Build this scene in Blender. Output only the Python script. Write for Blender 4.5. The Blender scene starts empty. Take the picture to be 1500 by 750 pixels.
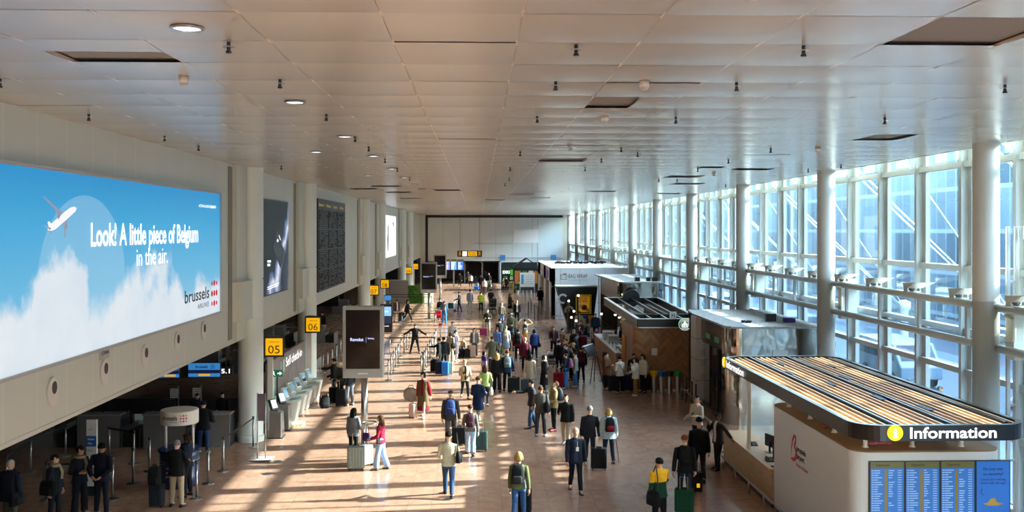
import bpy, math, random
from mathutils import Vector, Matrix
random.seed(7)
sc = bpy.context.scene
COL = sc.collection
PI = math.pi
V = Vector
# ---------------------------------------------------------------- camera
F_PX, EYE, HOR = 1400.0, 7.0, 338.0
YAW = math.atan(49 / F_PX)
CY, SY = math.cos(YAW), math.sin(YAW)
cd = bpy.data.cameras.new('camera')
cam = bpy.data.objects.new('camera', cd)
COL.objects.link(cam)
cam.location = (0, 0, EYE)
cam.rotation_euler = (PI / 2, 0, -YAW)
cd.sensor_fit = 'HORIZONTAL'
cd.sensor_width = 36.0
cd.lens = 36.0 * F_PX / 1500.0
cd.shift_y = -(375.0 - HOR) / 1500.0
cd.clip_start, cd.clip_end = 0.1, 600
sc.camera = cam


def at(px, d, z=0.0):
    """a point of the hall seen at column px, d metres ahead of the lens"""
    xc = (px - 750.0) * d / F_PX
    return V((xc * CY + d * SY, -xc * SY + d * CY, z))


def gnd(px, py):
    return at(px, F_PX * EYE / (py - HOR))


def ceil_pt(px, py, z=9.1):
    return at(px, F_PX * (z - EYE) / (HOR - py), z)


# ---------------------------------------------------------------- materials
def srgb(h):
    if not isinstance(h, str):
        return tuple(h)[:3]
    h = h.lstrip('#')
    out = []
    for i in (0, 2, 4):
        c = int(h[i:i + 2], 16) / 255.0
        out.append(c / 12.92 if c <= 0.04045 else ((c + 0.055) / 1.055) ** 2.4)
    return tuple(out)


_M = {}


def mat(name, col='#808080', rough=0.5, metal=0.0, emit=0.0, vary=0.0, scale=6.0, coat=0.0, spec=None, ecol=None):
    if name in _M:
        return _M[name]
    m = bpy.data.materials.new(name)
    m.use_nodes = True
    nt = m.node_tree
    b = nt.nodes['Principled BSDF']
    c = srgb(col)
    b.inputs['Base Color'].default_value = (*c, 1)
    b.inputs['Roughness'].default_value = rough
    b.inputs['Metallic'].default_value = metal
    if coat:
        b.inputs['Coat Weight'].default_value = coat
    if spec is not None:
        b.inputs['Specular IOR Level'].default_value = spec
    if emit:
        b.inputs['Emission Color'].default_value = (*(srgb(ecol) if ecol else c), 1)
        b.inputs['Emission Strength'].default_value = emit * 0.55
    if vary:
        tc = nt.nodes.new('ShaderNodeTexCoord')
        nz = nt.nodes.new('ShaderNodeTexNoise')
        nz.inputs['Scale'].default_value = scale
        nz.inputs['Detail'].default_value = 4
        mx = nt.nodes.new('ShaderNodeMix')
        mx.data_type = 'RGBA'
        mx.inputs[6].default_value = (*[x * (1 - vary) for x in c], 1)
        mx.inputs[7].default_value = (*[min(1, x * (1 + vary)) for x in c], 1)
        nt.links.new(tc.outputs['Object'], nz.inputs['Vector'])
        nt.links.new(nz.outputs['Fac'], mx.inputs[0])
        nt.links.new(mx.outputs[2], b.inputs['Base Color'])
    _M[name] = m
    return m


def cloth(col):
    k = col if isinstance(col, str) else str(col)
    return mat('cloth ' + k, col, 0.85, vary=0.22, scale=14, spec=0.25)


class NT:
    """a short way to wire shader nodes"""
    def __init__(s, name):
        s.m = bpy.data.materials.new(name)
        s.m.use_nodes = True
        s.t = s.m.node_tree
        s.b = s.t.nodes['Principled BSDF']
        s.out = s.t.nodes['Material Output']

    def n(s, kind, **kw):
        nd = s.t.nodes.new('ShaderNode' + kind)
        for k, v in kw.items():
            setattr(nd, k, v)
        return nd

    def l(s, a, b):
        s.t.links.new(a, b)

    def math(s, op, a, b=None, c=None):
        nd = s.n('Math', operation=op)
        for i, x in enumerate((a, b, c)):
            if x is None:
                continue
            if isinstance(x, (int, float)):
                nd.inputs[i].default_value = x
            else:
                s.l(x, nd.inputs[i])
        return nd.outputs[0]

    def mix(s, f, a, b):
        nd = s.n('Mix', data_type='RGBA')
        for i, x in ((0, f), (6, a), (7, b)):
            if isinstance(x, (int, float)):
                nd.inputs[i].default_value = x
            elif isinstance(x, (tuple, list)):
                nd.inputs[i].default_value = (*x[:3], 1)
            elif isinstance(x, str):
                nd.inputs[i].default_value = (*srgb(x), 1)
            else:
                s.l(x, nd.inputs[i])
        return nd.outputs[2]

    def noise(s, vec, scale, detail=3, rough=0.5):
        nd = s.n('TexNoise')
        nd.inputs['Scale'].default_value = scale
        nd.inputs['Detail'].default_value = detail
        nd.inputs['Roughness'].default_value = rough
        if vec is not None:
            s.l(vec, nd.inputs['Vector'])
        return nd.outputs['Fac']

    def ramp(s, f, stops):
        nd = s.n('ValToRGB')
        e = nd.color_ramp.elements
        while len(e) < len(stops):
            e.new(0.5)
        for el, (p, c) in zip(e, stops):
            el.position = p
            el.color = (*srgb(c), 1)
        s.l(f, nd.inputs[0])
        return nd.outputs[0]


# ---------------------------------------------------------------- mesh building
def FR(o, ux, uy):
    """matrix of a flat frame: local x along ux, local y along uy, local z out of it"""
    ux, uy = V(ux).normalized(), V(uy).normalized()
    uz = ux.cross(uy)
    m = Matrix((ux, uy, uz)).transposed().to_4x4()
    m.translation = V(o)
    return m


def on_left(y, z, x=-7.743):
    return FR((x, y, z), (0, 1, 0), (0, 0, 1))


def to_cam(x, y, z):
    return FR((x, y, z), (1, 0, 0), (0, 0, 1))


def to_west(x, y, z):
    return FR((x, y, z), (0, -1, 0), (0, 0, 1))


class MB:
    def __init__(s):
        s.v, s.f, s.m = [], [], []

    def add(s, vs, fs, m=0, M=None):
        b = len(s.v)
        s.v.extend((M @ V(p)) if M is not None else V(p) for p in vs)
        for f in fs:
            s.f.append([b + i for i in f])
            s.m.append(m)
        return s

    def box(s, x0, x1, y0, y1, z0, z1, m=0, M=None):
        vs = [(x, y, z) for z in (z0, z1) for y in (y0, y1) for x in (x0, x1)]
        return s.add(vs, [(0, 2, 3, 1), (4, 5, 7, 6), (0, 1, 5, 4), (2, 6, 7, 3), (0, 4, 6, 2), (1, 3, 7, 5)], m, M)

    def cbox(s, c, sz, m=0, M=None):
        return s.box(c[0] - sz[0] / 2, c[0] + sz[0] / 2, c[1] - sz[1] / 2, c[1] + sz[1] / 2, c[2] - sz[2] / 2, c[2] + sz[2] / 2, m, M)

    def quad(s, x0, x1, y0, y1, z=0.0, m=0, M=None):
        return s.add([(x0, y0, z), (x1, y0, z), (x1, y1, z), (x0, y1, z)], [(0, 1, 2, 3)], m, M)

    def rings(s, rs, m=0, M=None, cap=True, closed=False):
        """loft through rings of equally many points"""
        n = len(rs[0])
        vs = [p for r in rs for p in r]
        fs = []
        for i in range(len(rs) - 1):
            for j in range(n):
                k = (j + 1) % n
                fs.append((i * n + j, i * n + k, (i + 1) * n + k, (i + 1) * n + j))
        if cap:
            fs.append(tuple(range(n - 1, -1, -1)))
            fs.append(tuple((len(rs) - 1) * n + j for j in range(n)))
        return s.add(vs, fs, m, M)

    def tube(s, pts, r, n=8, m=0, M=None, flat=1.0):
        pts = [V(p) for p in pts]
        if not isinstance(r, (list, tuple)):
            r = [r] * len(pts)
        t0 = (pts[1] - pts[0]).normalized()
        up = V((0, 0, 1)) if abs(t0.z) < 0.9 else V((0, 1, 0))
        a = t0.cross(up).normalized()
        rs = []
        for i, p in enumerate(pts):
            t = (pts[min(i + 1, len(pts) - 1)] - pts[max(i - 1, 0)]).normalized()
            a = (a - t * a.dot(t)).normalized()
            b = t.cross(a)
            rs.append([p + a * (r[i] * math.cos(2 * PI * j / n)) + b * (r[i] * flat * math.sin(2 * PI * j / n)) for j in range(n)])
        return s.rings(rs, m, M)

    def lathe(s, prof, n=24, m=0, M=None, c=(0, 0, 0)):
        rs = [[V((c[0] + r * math.cos(2 * PI * j / n), c[1] + r * math.sin(2 * PI * j / n), c[2] + z)) for j in range(n)] for r, z in prof]
        return s.rings(rs, m, M)

    def prism(s, poly, z0, z1, m=0, M=None):
        n = len(poly)
        vs = [(x, y, z0) for x, y in poly] + [(x, y, z1) for x, y in poly]
        fs = [tuple(range(n - 1, -1, -1)), tuple(range(n, 2 * n))]
        fs += [(i, (i + 1) % n, n + (i + 1) % n, n + i) for i in range(n)]
        return s.add(vs, fs, m, M)

    def ball(s, c, r, nu=10, nv=7, m=0, M=None):
        if not isinstance(r, (list, tuple)):
            r = (r, r, r)
        rs = []
        for i in range(nv + 1):
            t = PI * (0.02 + 0.96 * i / nv)
            rs.append([V((c[0] + r[0] * math.sin(t) * math.cos(2 * PI * j / nu), c[1] + r[1] * math.sin(t) * math.sin(2 * PI * j / nu), c[2] - r[2] * math.cos(t))) for j in range(nu)])
        return s.rings(rs, m, M)

    def mesh(s, name):
        me = bpy.data.meshes.new(name)
        me.from_pydata([tuple(p) for p in s.v], [], s.f)
        if any(s.m):
            me.polygons.foreach_set('material_index', s.m)
        return me

    def build(s, name, mats, parent=None, smooth=False, bevel=0.0, origin=None):
        if not isinstance(mats, (list, tuple)):
            mats = [mats]
        if parent is not None:
            inv = wm(parent).inverted()
            s.v = [inv @ p for p in s.v]
            org = None
        else:
            if origin is None:
                xs, ys, zs = zip(*[tuple(p) for p in s.v])
                origin = ((min(xs) + max(xs)) / 2, (min(ys) + max(ys)) / 2, min(zs))
            org = V(origin)
            s.v = [p - org for p in s.v]
        me = s.mesh(name)
        for m in mats:
            me.materials.append(m)
        if smooth:
            me.polygons.foreach_set('use_smooth', [True] * len(me.polygons))
        o = bpy.data.objects.new(name, me)
        COL.objects.link(o)
        if parent is not None:
            o.parent = parent
        else:
            o.location = org
        if bevel:
            b = o.modifiers.new('bevel', 'BEVEL')
            b.width, b.segments, b.limit_method, b.angle_limit = bevel, 2, 'ANGLE', 0.6
        return o


def wm(o):
    m = o.matrix_basis.copy()
    while o.parent is not None:
        o = o.parent
        m = o.matrix_basis @ m
    return m


def rrect(w, h, r, n=5):
    """rounded rectangle outline centred on the origin"""
    out = []
    for cx, cy, a0 in ((w / 2 - r, h / 2 - r, 0), (-w / 2 + r, h / 2 - r, 90), (-w / 2 + r, -h / 2 + r, 180), (w / 2 - r, -h / 2 + r, 270)):
        for i in range(n + 1):
            a = math.radians(a0 + 90 * i / n)
            out.append((cx + r * math.cos(a), cy + r * math.sin(a)))
    return out


def disc(r, n=24, cx=0, cy=0):
    return [(cx + r * math.cos(2 * PI * i / n), cy + r * math.sin(2 * PI * i / n)) for i in range(n)]


_TXT = {}


def text(name, body, m, M, parent, w=None, h=None, bold=0.0, depth=0.004, center=False):
    """raised lettering: baseline start at M's origin, fitted to width w and cap height h"""
    key = (body, bold)
    if key not in _TXT:
        cu = bpy.data.curves.new('lettering', 'FONT')
        cu.body = body
        cu.size = 1.0
        cu.offset = bold
        cu.resolution_u = 3
        o = bpy.data.objects.new('lettering', cu)
        COL.objects.link(o)
        dg = bpy.context.evaluated_depsgraph_get()
        me = bpy.data.meshes.new_from_object(o.evaluated_get(dg))
        _TXT[key] = ([tuple(v.co) for v in me.vertices], [tuple(p.vertices) for p in me.polygons])
        bpy.data.objects.remove(o)
        bpy.data.curves.remove(cu)
        bpy.data.meshes.remove(me)
    vs, fs = _TXT[key]
    x0 = min(p[0] for p in vs)
    x1 = max(p[0] for p in vs)
    cap = 0.7
    sy = (h / cap) if h else None
    sx = (w / (x1 - x0)) if w else sy
    if sy is None:
        sy = sx
    dx = -(x1 - x0) * sx / 2 if center else 0
    mb = MB()
    mb.add([((p[0] - x0) * sx + dx, p[1] * sy, depth) for p in vs], fs, 0, M)
    return mb.build(name, m, parent)


# ---------------------------------------------------------------- scene records
def tag(o, label, cat, group=None, kind=None):
    o['label'], o['category'] = label, cat
    if group:
        o['group'] = group
    if kind:
        o['kind'] = kind
    return o


def thing(name, label, cat, loc=(0, 0, 0), rz=0.0, group=None):
    o = bpy.data.objects.new(name, None)
    COL.objects.link(o)
    o.empty_display_size = 0.2
    o.location = loc
    o.rotation_euler = (0, 0, rz)
    return tag(o, label, cat, group)


ORD = ('first', 'second', 'third', 'fourth', 'fifth', 'sixth', 'seventh', 'eighth', 'ninth', 'tenth', 'eleventh', 'twelfth')


def struct(o):
    o['kind'] = 'structure'
    return o


def structure(name, loc=(0, 0, 0)):
    o = bpy.data.objects.new(name, None)
    COL.objects.link(o)
    o.location = loc
    o['kind'] = 'structure'
    return o


def dup(root, loc=None, rz=None, label=None, group=None, M=None, recolor=None):
    """copy a thing with its parts and sub-parts; recolor maps a part name to a material"""
    def rec(o, par):
        c = o.copy()
        COL.objects.link(c)
        c.parent = par
        if recolor and o.type == 'MESH':
            mm = recolor.get(o.name.split('.')[0])
            if mm:
                c.material_slots[0].link = 'OBJECT'
                c.material_slots[0].material = mm
        for ch in o.children:
            rec(ch, c)
        return c
    r = rec(root, None)
    if M is not None:
        r.matrix_basis = M
    else:
        if loc is not None:
            r.location = loc
        if rz is not None:
            r.rotation_euler = (0, 0, rz)
    if label:
        r['label'] = label
    if group:
        r['group'] = group
    elif label and 'group' in r and group == '':
        del r['group']
    return r
# ================================================================ LIGHT
SUN_EL, SUN_AZ = math.radians(25.0), math.radians(6.0)
sl = bpy.data.lights.new('sun', 'SUN')
sl.energy = 17.5
sl.angle = math.radians(0.42)
sl.color = (1.0, 0.95, 0.87)
sun = bpy.data.objects.new('sun', sl)
COL.objects.link(sun)
_d = V((-math.cos(SUN_EL) * math.cos(SUN_AZ), -math.cos(SUN_EL) * math.sin(SUN_AZ), -math.sin(SUN_EL)))
sun.rotation_euler = _d.to_track_quat('-Z', 'Y').to_euler()
sun.location = (40, 30, 40)
w = bpy.data.worlds.new('world')
sc.world = w
w.use_nodes = True
_nt = w.node_tree
_bg = _nt.nodes['Background']
_sk = _nt.nodes.new('ShaderNodeTexSky')
_sk.sky_type = 'NISHITA'
_sk.sun_disc = False
_sk.sun_elevation = SUN_EL
_sk.sun_rotation = math.radians(90)
_sk.air_density = 1.2
_nt.links.new(_sk.outputs[0], _bg.inputs[0])
_bg.inputs[1].default_value = 2.4
sc.view_settings.view_transform = 'Standard'
sc.view_settings.look = 'None'
sc.view_settings.gamma = 1.0
sc.view_settings.exposure = 1.28
sc.view_settings.use_curve_mapping = False
sc.cycles.use_denoising = True
sc.cycles.max_bounces = 10
sc.cycles.diffuse_bounces = 8
sc.cycles.glossy_bounces = 5
sc.cycles.transparent_max_bounces = 16
sc.cycles.sample_clamp_indirect = 6.0
sc.cycles.caustics_reflective = False
sc.cycles.caustics_refractive = False

# ================================================================ SHARED MATERIALS
m_white = mat('white paint', '#dcd9d0', 0.45, vary=0.03)
m_column = mat('column paint', '#e2ebe5', 0.38, vary=0.03, scale=3)
m_cream = mat('cream trim', '#d2d3c6', 0.5, vary=0.04, scale=2)
m_black = mat('black paint', '#101012', 0.4)
m_dark = mat('dark grey', '#26262a', 0.5, vary=0.1)
m_grey = mat('mid grey', '#7d7c7a', 0.45, vary=0.05)
m_lgrey = mat('pale grey', '#b9b6b1', 0.4, vary=0.04)
m_steel = mat('brushed steel', '#b4b2ae', 0.28, 1.0, vary=0.06, scale=20)
m_chrome = mat('chrome', '#d5d5d5', 0.12, 1.0)
m_alu = mat('white aluminium', '#b6b9b6', 0.4, vary=0.03)
m_rubber = mat('black rubber', '#0c0c0d', 0.7)
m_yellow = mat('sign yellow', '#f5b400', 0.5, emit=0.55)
m_letter_k = mat('black lettering', '#0a0a0a', 0.6)
m_letter_w = mat('white lettering', '#ffffff', 0.5, emit=1.0)
m_letter_wp = mat('white print', '#f2f2f2', 0.5)
m_red = mat('logo red', '#c8102e', 0.5)


def m_floor_make():
    k = NT('polished granite floor tiles')
    g = k.n('NewGeometry')
    sp = k.n('SeparateXYZ')
    k.l(g.outputs['Position'], sp.inputs[0])
    x, y = sp.outputs[0], sp.outputs[1]
    u, v = k.math('DIVIDE', x, 0.6), k.math('DIVIDE', y, 0.6)
    fu, fv = k.math('FRACT', k.math('ADD', u, 100.0)), k.math('FRACT', k.math('ADD', v, 100.0))
    ju = k.math('LESS_THAN', k.math('MINIMUM', fu, k.math('SUBTRACT', 1.0, fu)), 0.010)
    jv = k.math('LESS_THAN', k.math('MINIMUM', fv, k.math('SUBTRACT', 1.0, fv)), 0.006)
    joint = k.math('MAXIMUM', ju, jv)
    cb = k.n('CombineXYZ')
    k.l(k.math('FLOOR', u), cb.inputs[0])
    k.l(k.math('FLOOR', v), cb.inputs[1])
    wn = k.n('TexWhiteNoise', noise_dimensions='2D')
    k.l(cb.outputs[0], wn.inputs['Vector'])
    off = k.n('VectorMath', operation='MULTIPLY_ADD')
    k.l(wn.outputs['Color'], off.inputs[0])
    off.inputs[1].default_value = (9, 9, 9)
    k.l(g.outputs['Position'], off.inputs[2])
    n1 = k.noise(off.outputs[0], 2.6, 6, 0.65)
    n2 = k.noise(g.outputs['Position'], 22, 3, 0.6)
    base = k.ramp(n1, [(0.25, '#866352'), (0.42, '#9e7864'), (0.60, '#a8846f'), (0.78, '#b2927c')])
    base = k.mix(k.math('MULTIPLY', wn.outputs['Value'], 0.30), base, '#a27861')
    base = k.mix(k.math('MULTIPLY', k.math('GREATER_THAN', n2, 0.66), 0.25), base, '#7f5a47')
    base = k.mix(k.math('MULTIPLY', joint, 0.6), base, '#5a4033')
    k.l(base, k.b.inputs['Base Color'])
    r = k.math('ADD', 0.17, k.math('MULTIPLY', n1, 0.12))
    k.l(r, k.b.inputs['Roughness'])
    k.l(k.math('MULTIPLY', 0.5, k.math('SUBTRACT', 1.0, joint)), k.b.inputs['Specular IOR Level'])
    return k.m


def m_ceiling_make():
    k = NT('ceiling metal panels')
    g = k.n('NewGeometry')
    n1 = k.noise(g.outputs['Position'], 0.8, 3)
    k.l(k.mix(n1, '#b2b0a8', '#bcbab2'), k.b.inputs['Base Color'])
    k.b.inputs['Roughness'].default_value = 0.24
    k.b.inputs['Specular IOR Level'].default_value = 0.65
    return k.m


def m_wall_make():
    k = NT('beige wall panels')
    g = k.n('NewGeometry')
    sp = k.n('SeparateXYZ')
    k.l(g.outputs['Position'], sp.inputs[0])
    f = k.math('FRACT', k.math('ADD', k.math('DIVIDE', sp.outputs[1], 1.206), 99.85))
    seam = k.math('LESS_THAN', f, 0.016)
    n1 = k.noise(g.outputs['Position'], 1.2, 3)
    c = k.mix(n1, '#cbd0c4', '#d3d8cb')
    k.l(k.mix(seam, c, '#e3e6da'), k.b.inputs['Base Color'])
    k.b.inputs['Roughness'].default_value = 0.42
    return k.m


def m_glass_make(name='window glass', tint='#e4f0f2', refl=1.0):
    k = NT(name)
    k.t.nodes.remove(k.b)
    tr = k.n('BsdfTransparent')
    tr.inputs[0].default_value = (*srgb(tint), 1)
    gl = k.n('BsdfGlossy')
    gl.inputs['Roughness'].default_value = 0.02
    lw = k.n('LayerWeight')
    lw.inputs['Blend'].default_value = 0.5
    fr = k.math('ADD', 0.05, k.math('MULTIPLY', 0.8, k.math('POWER', lw.outputs['Facing'], 4.0)))
    mx = k.n('MixShader')
    k.l(k.math('MULTIPLY', fr, refl), mx.inputs[0])
    k.l(tr.outputs[0], mx.inputs[1])
    k.l(gl.outputs[0], mx.inputs[2])
    k.l(mx.outputs[0], k.out.inputs[0])
    return k.m


m_floor = m_floor_make()
m_ceil = m_ceiling_make()
m_wall = m_wall_make()
m_glass = m_glass_make()
m_glass_clear = m_glass_make('clear glass', '#f2f6f6', 0.8)

# ================================================================ SHELL
XL, XG, ZC, YF, YN = -7.75, 13.2, 9.1, 128.0, -14.0
b = MB()
b.box(-24, XG + 0.3, YN, YF + 14, -0.2, 0)
struct(b.build('floor', m_floor))

# suspended ceiling of bowed square panels, with a few panels left out
PX, PY, X0, Y0 = 1.367, 1.41, -7.774, -3.45
gaps = {}


def panel_ij(px, py):
    p = ceil_pt(px, py)
    return int((p.x - X0) // PX), int((p.y - Y0) // PY)


rnd = random.Random(3)
for (px, py, a0, a1, v0, v1) in ((140, 64, 0, 1, 0.45, 1), (1478, 45, 0, 1, 0, 1), (890, 149, 0, 0.55, 0, 1), (838, 233, 0, 1, 0, 1), (1333, 199, 0, 0.7, 0, 1),
                                 (1076, 249, 0, 1, 0, 0.6), (996, 257, 0, 1, 0, 1), (1060, 246, 0, 0.6, 0.3, 1), (1015, 268, 0, 1, 0, 1), (650, 278, 0, 1, 0, 1), (575, 282, 0, 1, 0, 1),
                                 (545, 276, 0, 1, 0, 0.7), (768, 284, 0, 1, 0, 0.5), (790, 290, 0, 1, 0, 0.7), (880, 280, 0, 1, 0, 0.7), (975, 283, 0, 1, 0, 1), (720, 293, 0, 1, 0, 0.7), (610, 290, 0, 1, 0, 0.7), (562, 273, 0, 1, 0, 0.7)):
    gaps[panel_ij(px, py)] = (a0, a1, v0, v1)
b = MB()
nx, ny = 15, int((YF - Y0) / PY) + 1
K = 6
for i in range(nx):
    for j in range(-7, ny):
        ax, ay = X0 + i * PX, Y0 + j * PY
        bx, by = min(ax + PX - 0.006, 12.4), min(ay + PY - 0.008, YF)
        tilt, lift, sag = rnd.uniform(-0.003, 0.003), rnd.uniform(-0.001, 0.001), rnd.uniform(0.012, 0.017)
        if rnd.random() < 0.03:
            lift -= 0.008
        cells = [(0, 1, 0, 1)]
        if (i, j) in gaps:
            a0, a1, v0, v1 = gaps[(i, j)]
            cells = []
            if a1 < 1:
                cells.append((a1, 1, v0, v1))
            if v0 > 0:
                cells.append((0, 1, 0, v0))
            if v1 < 1:
                cells.append((0, 1, v1, 1))
        for (a0, a1, v0, v1) in cells:
            vs, fs = [], []
            for r in range(K + 1):
                t = v0 + (v1 - v0) * r / K
                z = ZC + lift - sag * 4 * t * (1 - t) + tilt * (t - 0.5)
                vs += [(ax + (bx - ax) * a0, ay + (by - ay) * t, z), (ax + (bx - ax) * a1, ay + (by - ay) * t, z)]
            for r in range(K):
                fs.append((2 * r, 2 * r + 2, 2 * r + 3, 2 * r + 1))
            b.add(vs, fs)
ceiling = struct(b.build('ceiling', m_ceil, smooth=True, origin=(0, 0, ZC)))
b = MB()
for i in range(nx):
    x = X0 + i * PX - 0.003
    b.box(x - 0.014, x + 0.014, Y0 - 7 * PY, YF, ZC - 0.004, ZC + 0.03)
b.build('ceiling_rail', mat('ceiling rail', '#c9bdac', 0.4), ceiling)
b = MB()
b.box(-8.2, 12.45, YN, YF, ZC + 0.05, ZC + 0.1)
b.build('ceiling_void', mat('felt above the ceiling', '#86837e', 0.95, vary=0.4, scale=60), ceiling)
b = MB()
b.box(12.4, 12.5, YN, YF, ZC - 0.02, ZC + 0.3)
b.build('ceiling_edge', m_cream, ceiling)
b = MB()
b.box(-24.3, XG + 0.35, YN - 0.3, YF + 14, 11.0, 11.4)
struct(b.build('roof', m_grey))

# left: upper wall over the dark check-in hall
b = MB()
b.box(XL - 0.5, XL, YN, YF, 3.5, 11)
wall_left = struct(b.build('wall_left', m_wall))
b = MB()
b.box(XL - 0.52, XL + 0.012, YN, YF, 3.44, 3.52)
struct(b.build('trim_soffit', m_cream))
m_cave = mat('dark check-in hall', '#302d2b', 0.7, vary=0.2)  # darkness of the unlit hall is put into this surface colour
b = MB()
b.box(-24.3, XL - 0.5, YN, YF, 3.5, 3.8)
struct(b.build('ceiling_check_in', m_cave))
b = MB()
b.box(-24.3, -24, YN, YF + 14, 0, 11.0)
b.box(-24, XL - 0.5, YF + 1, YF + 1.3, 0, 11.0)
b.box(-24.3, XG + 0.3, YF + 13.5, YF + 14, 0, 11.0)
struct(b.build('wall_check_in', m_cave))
# behind the camera
b = MB()
b.box(-24.3, XG + 0.35, YN - 0.3, YN, 0, 11.0)
struct(b.build('wall_front', m_cream))

# far end
m_sheet = mat('white construction sheeting', '#d9e0dd', 0.6, vary=0.05, scale=0.7)
b = MB()
x0, x1 = -6.75, 11.3
b.box(x0, x1, YF, YF + 0.2, 2.75, 8.75)
b.box(-0.6 + 3.4, x1, YF, YF + 0.2, 0, 2.75)
far = structure('wall_back', (2, YF, 0))
b.build('sheeting', m_sheet, far)
b = MB()
for xx in (-4.7, -2.2, 0.3, 2.3, 4.5, 7.2):
    b.box(xx - 0.02, xx + 0.02, YF - 0.02, YF, 2.75, 8.7)
b.box(-0.5, 4.5, YF - 0.06, YF, 5.25, 5.33)
b.box(-0.5, 11.2, YF - 0.08, YF, 3.35, 3.42)
b.box(7.9, 7.98, YF - 0.03, YF, 1, 8.6)
b.build('sheet_batten', m_lgrey, far)
b = MB()
b.box(4.75, 8.0, YF - 0.04, YF - 0.01, 5.4, 7.15)
b.build('sunlit_patch', mat('painted sunlit patch', '#f1f1ef', 0.5), far)  # paler rectangle painted in for the sunlit patch on the sheeting
b = MB()
b.box(x0 - 0.35, x0, YF - 0.1, YF + 0.2, 2.4, 9.1)
b.box(x0 - 0.35, x1, YF - 0.1, YF + 0.2, 8.75, 9.1)
b.box(7.6, 11.6, YF + 0.2, YF + 0.4, 0, 9.1)
b.build('wall_frame', m_black, far)
b = MB()
b.box(XL, x0 - 0.35, YF - 0.4, YF, 0, 9.1)
b.build('wall_return', m_cream, far)
b = MB()
b.box(11.3, XG, YF + 0.05, YF + 0.2, 0, 11)
b.build('wall_edge', m_cream, far)
b = MB()
for xx in (-1.85, 0.5, 2.75):
    b.box(xx - 0.09, xx + 0.09, YF - 0.05, YF + 0.15, 0, 2.75)
b.box(-6.75, 2.9, YF + 12, YF + 12.3, 0, 2.8)
b.box(-6.75, 2.9, YF, YF + 12, 2.75, 2.95)
b.box(2.8, 3.0, YF + 0.2, YF + 12, 0, 2.75)
b.build('passage', m_grey, far)

# ---------------------------------------------------------------- columns
def column(name, x, y, r, joints, mt):
    prof = [(r + 0.03, 0), (r + 0.03, 0.18), (r, 0.2)]
    for z in joints:
        prof += [(r, z - 0.025), (r - 0.03, z - 0.02), (r - 0.03, z + 0.02), (r, z + 0.025)]
    prof.append((r, 11.0))
    o = MB().lathe(prof, 40, c=(x, y, 0)).build(name, mt, smooth=True)
    e = o.modifiers.new('edges', 'EDGE_SPLIT')
    e.split_angle = 0.5
    return struct(o)


for k in (0, 1, 3, 4, 6, 7):
    y = 32.2 + 10.5 * k
    column('column', -7.6, y, 0.41, (4.1, 5.4), m_column)
    b = MB()
    b.box(XL - 0.1, XL + 0.13, y - 1.75, y - 0.5, 3.5, 9.1)
    b.box(XL - 0.1, XL + 0.3, y - 1.85, y - 0.3, 4.12, 5.38)
    struct(b.build('trim_pilaster', m_wall, bevel=0.01))
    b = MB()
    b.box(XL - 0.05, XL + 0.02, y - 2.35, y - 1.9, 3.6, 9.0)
    struct(b.build('trim_painted_shade', mat('painted recess shade', '#8d897c', 0.6)))  # flat darker strip, the gap's shade is put into its colour
for k in range(-1, 10 + 1):
    y = 22.4 + 10.5 * k
    column('column', 12.1, y, 0.30, (3.96, 5.3, 1.6), mat('grey column paint', '#c0c0b9', 0.38, vary=0.03, scale=3))

# ---------------------------------------------------------------- glass wall
for k in range(-2, 10):
    ya = 22.73 + 10.5 * k
    n = 4 if k < 9 else 3
    wroot = structure('window_%d' % (k + 3), (XG, ya, 0))
    b = MB()
    for j in range(n):
        y = ya + 2.625 * j
        b.box(XG - 0.22, XG + 0.06, y - 0.07, y + 0.07, 0, 11)
        b.box(XG - 0.03, XG + 0.10, y - 0.26, y + 0.26, 0, 11)
    b.build('mullion', m_alu, wroot)
    b = MB()
    yb = min(ya + 10.5, YF)
    for z in (0.1, 1.9, 3.2, 4.3, 5.98, 8.8):
        b.box(XG - 0.14, XG + 0.05, ya, yb, z - 0.08, z + 0.08)
    b.box(XG - 0.14, XG + 0.05, ya, yb, 10.2, 11.0)
    b.build('transom', m_alu, wroot)
    b = MB()
    b.box(XG + 0.06, XG + 0.08, ya, yb, 0, 11)
    b.build('glazing', m_glass, wroot)

# tubes between the columns, their uprights and the floodlights on them
for k in range(-1, 10):
    y0, y1 = 22.4 + 10.5 * k + 0.25, 22.4 + 10.5 * (k + 1) - 0.25
    if y0 > YF - 2:
        break
    root = structure('trim_tube_rail', (12.25, y0, 4.2))
    b = MB()
    for z in (5.18, 4.22):
        b.tube([(12.25, y0 + 0.1, z), (12.25, y1, z)], 0.10, 12)
        b.ball((12.25, y0 + 0.08, z), (0.12, 0.08, 0.12), 12, 8)
    b.build('tube', m_alu, root, smooth=True)
    b = MB()
    for z in (5.12, 4.16):
        b.box(12.3, 13.1, y0 + 0.3, y1, z - 0.02, z + 0.02)
    for j in range(4):
        y = y0 + 0.9 + 2.625 * j
        b.box(12.21, 12.29, y - 0.05, y + 0.05, 4.25, 5.15)
    b.build('upright', m_alu, root)
    b = MB()
    b.box(12.35, 12.9, y1 - 0.5, y1 - 0.2, 4.0, 5.35)
    b.tube([(12.33, y1 - 0.2, 4.4), (12.33, y1 - 0.55, 4.45), (12.33, y1 - 0.55, 4.95), (12.33, y1 - 0.2, 5.0)], 0.05, 8)
    b.build('end_box', m_cream, root)

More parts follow.
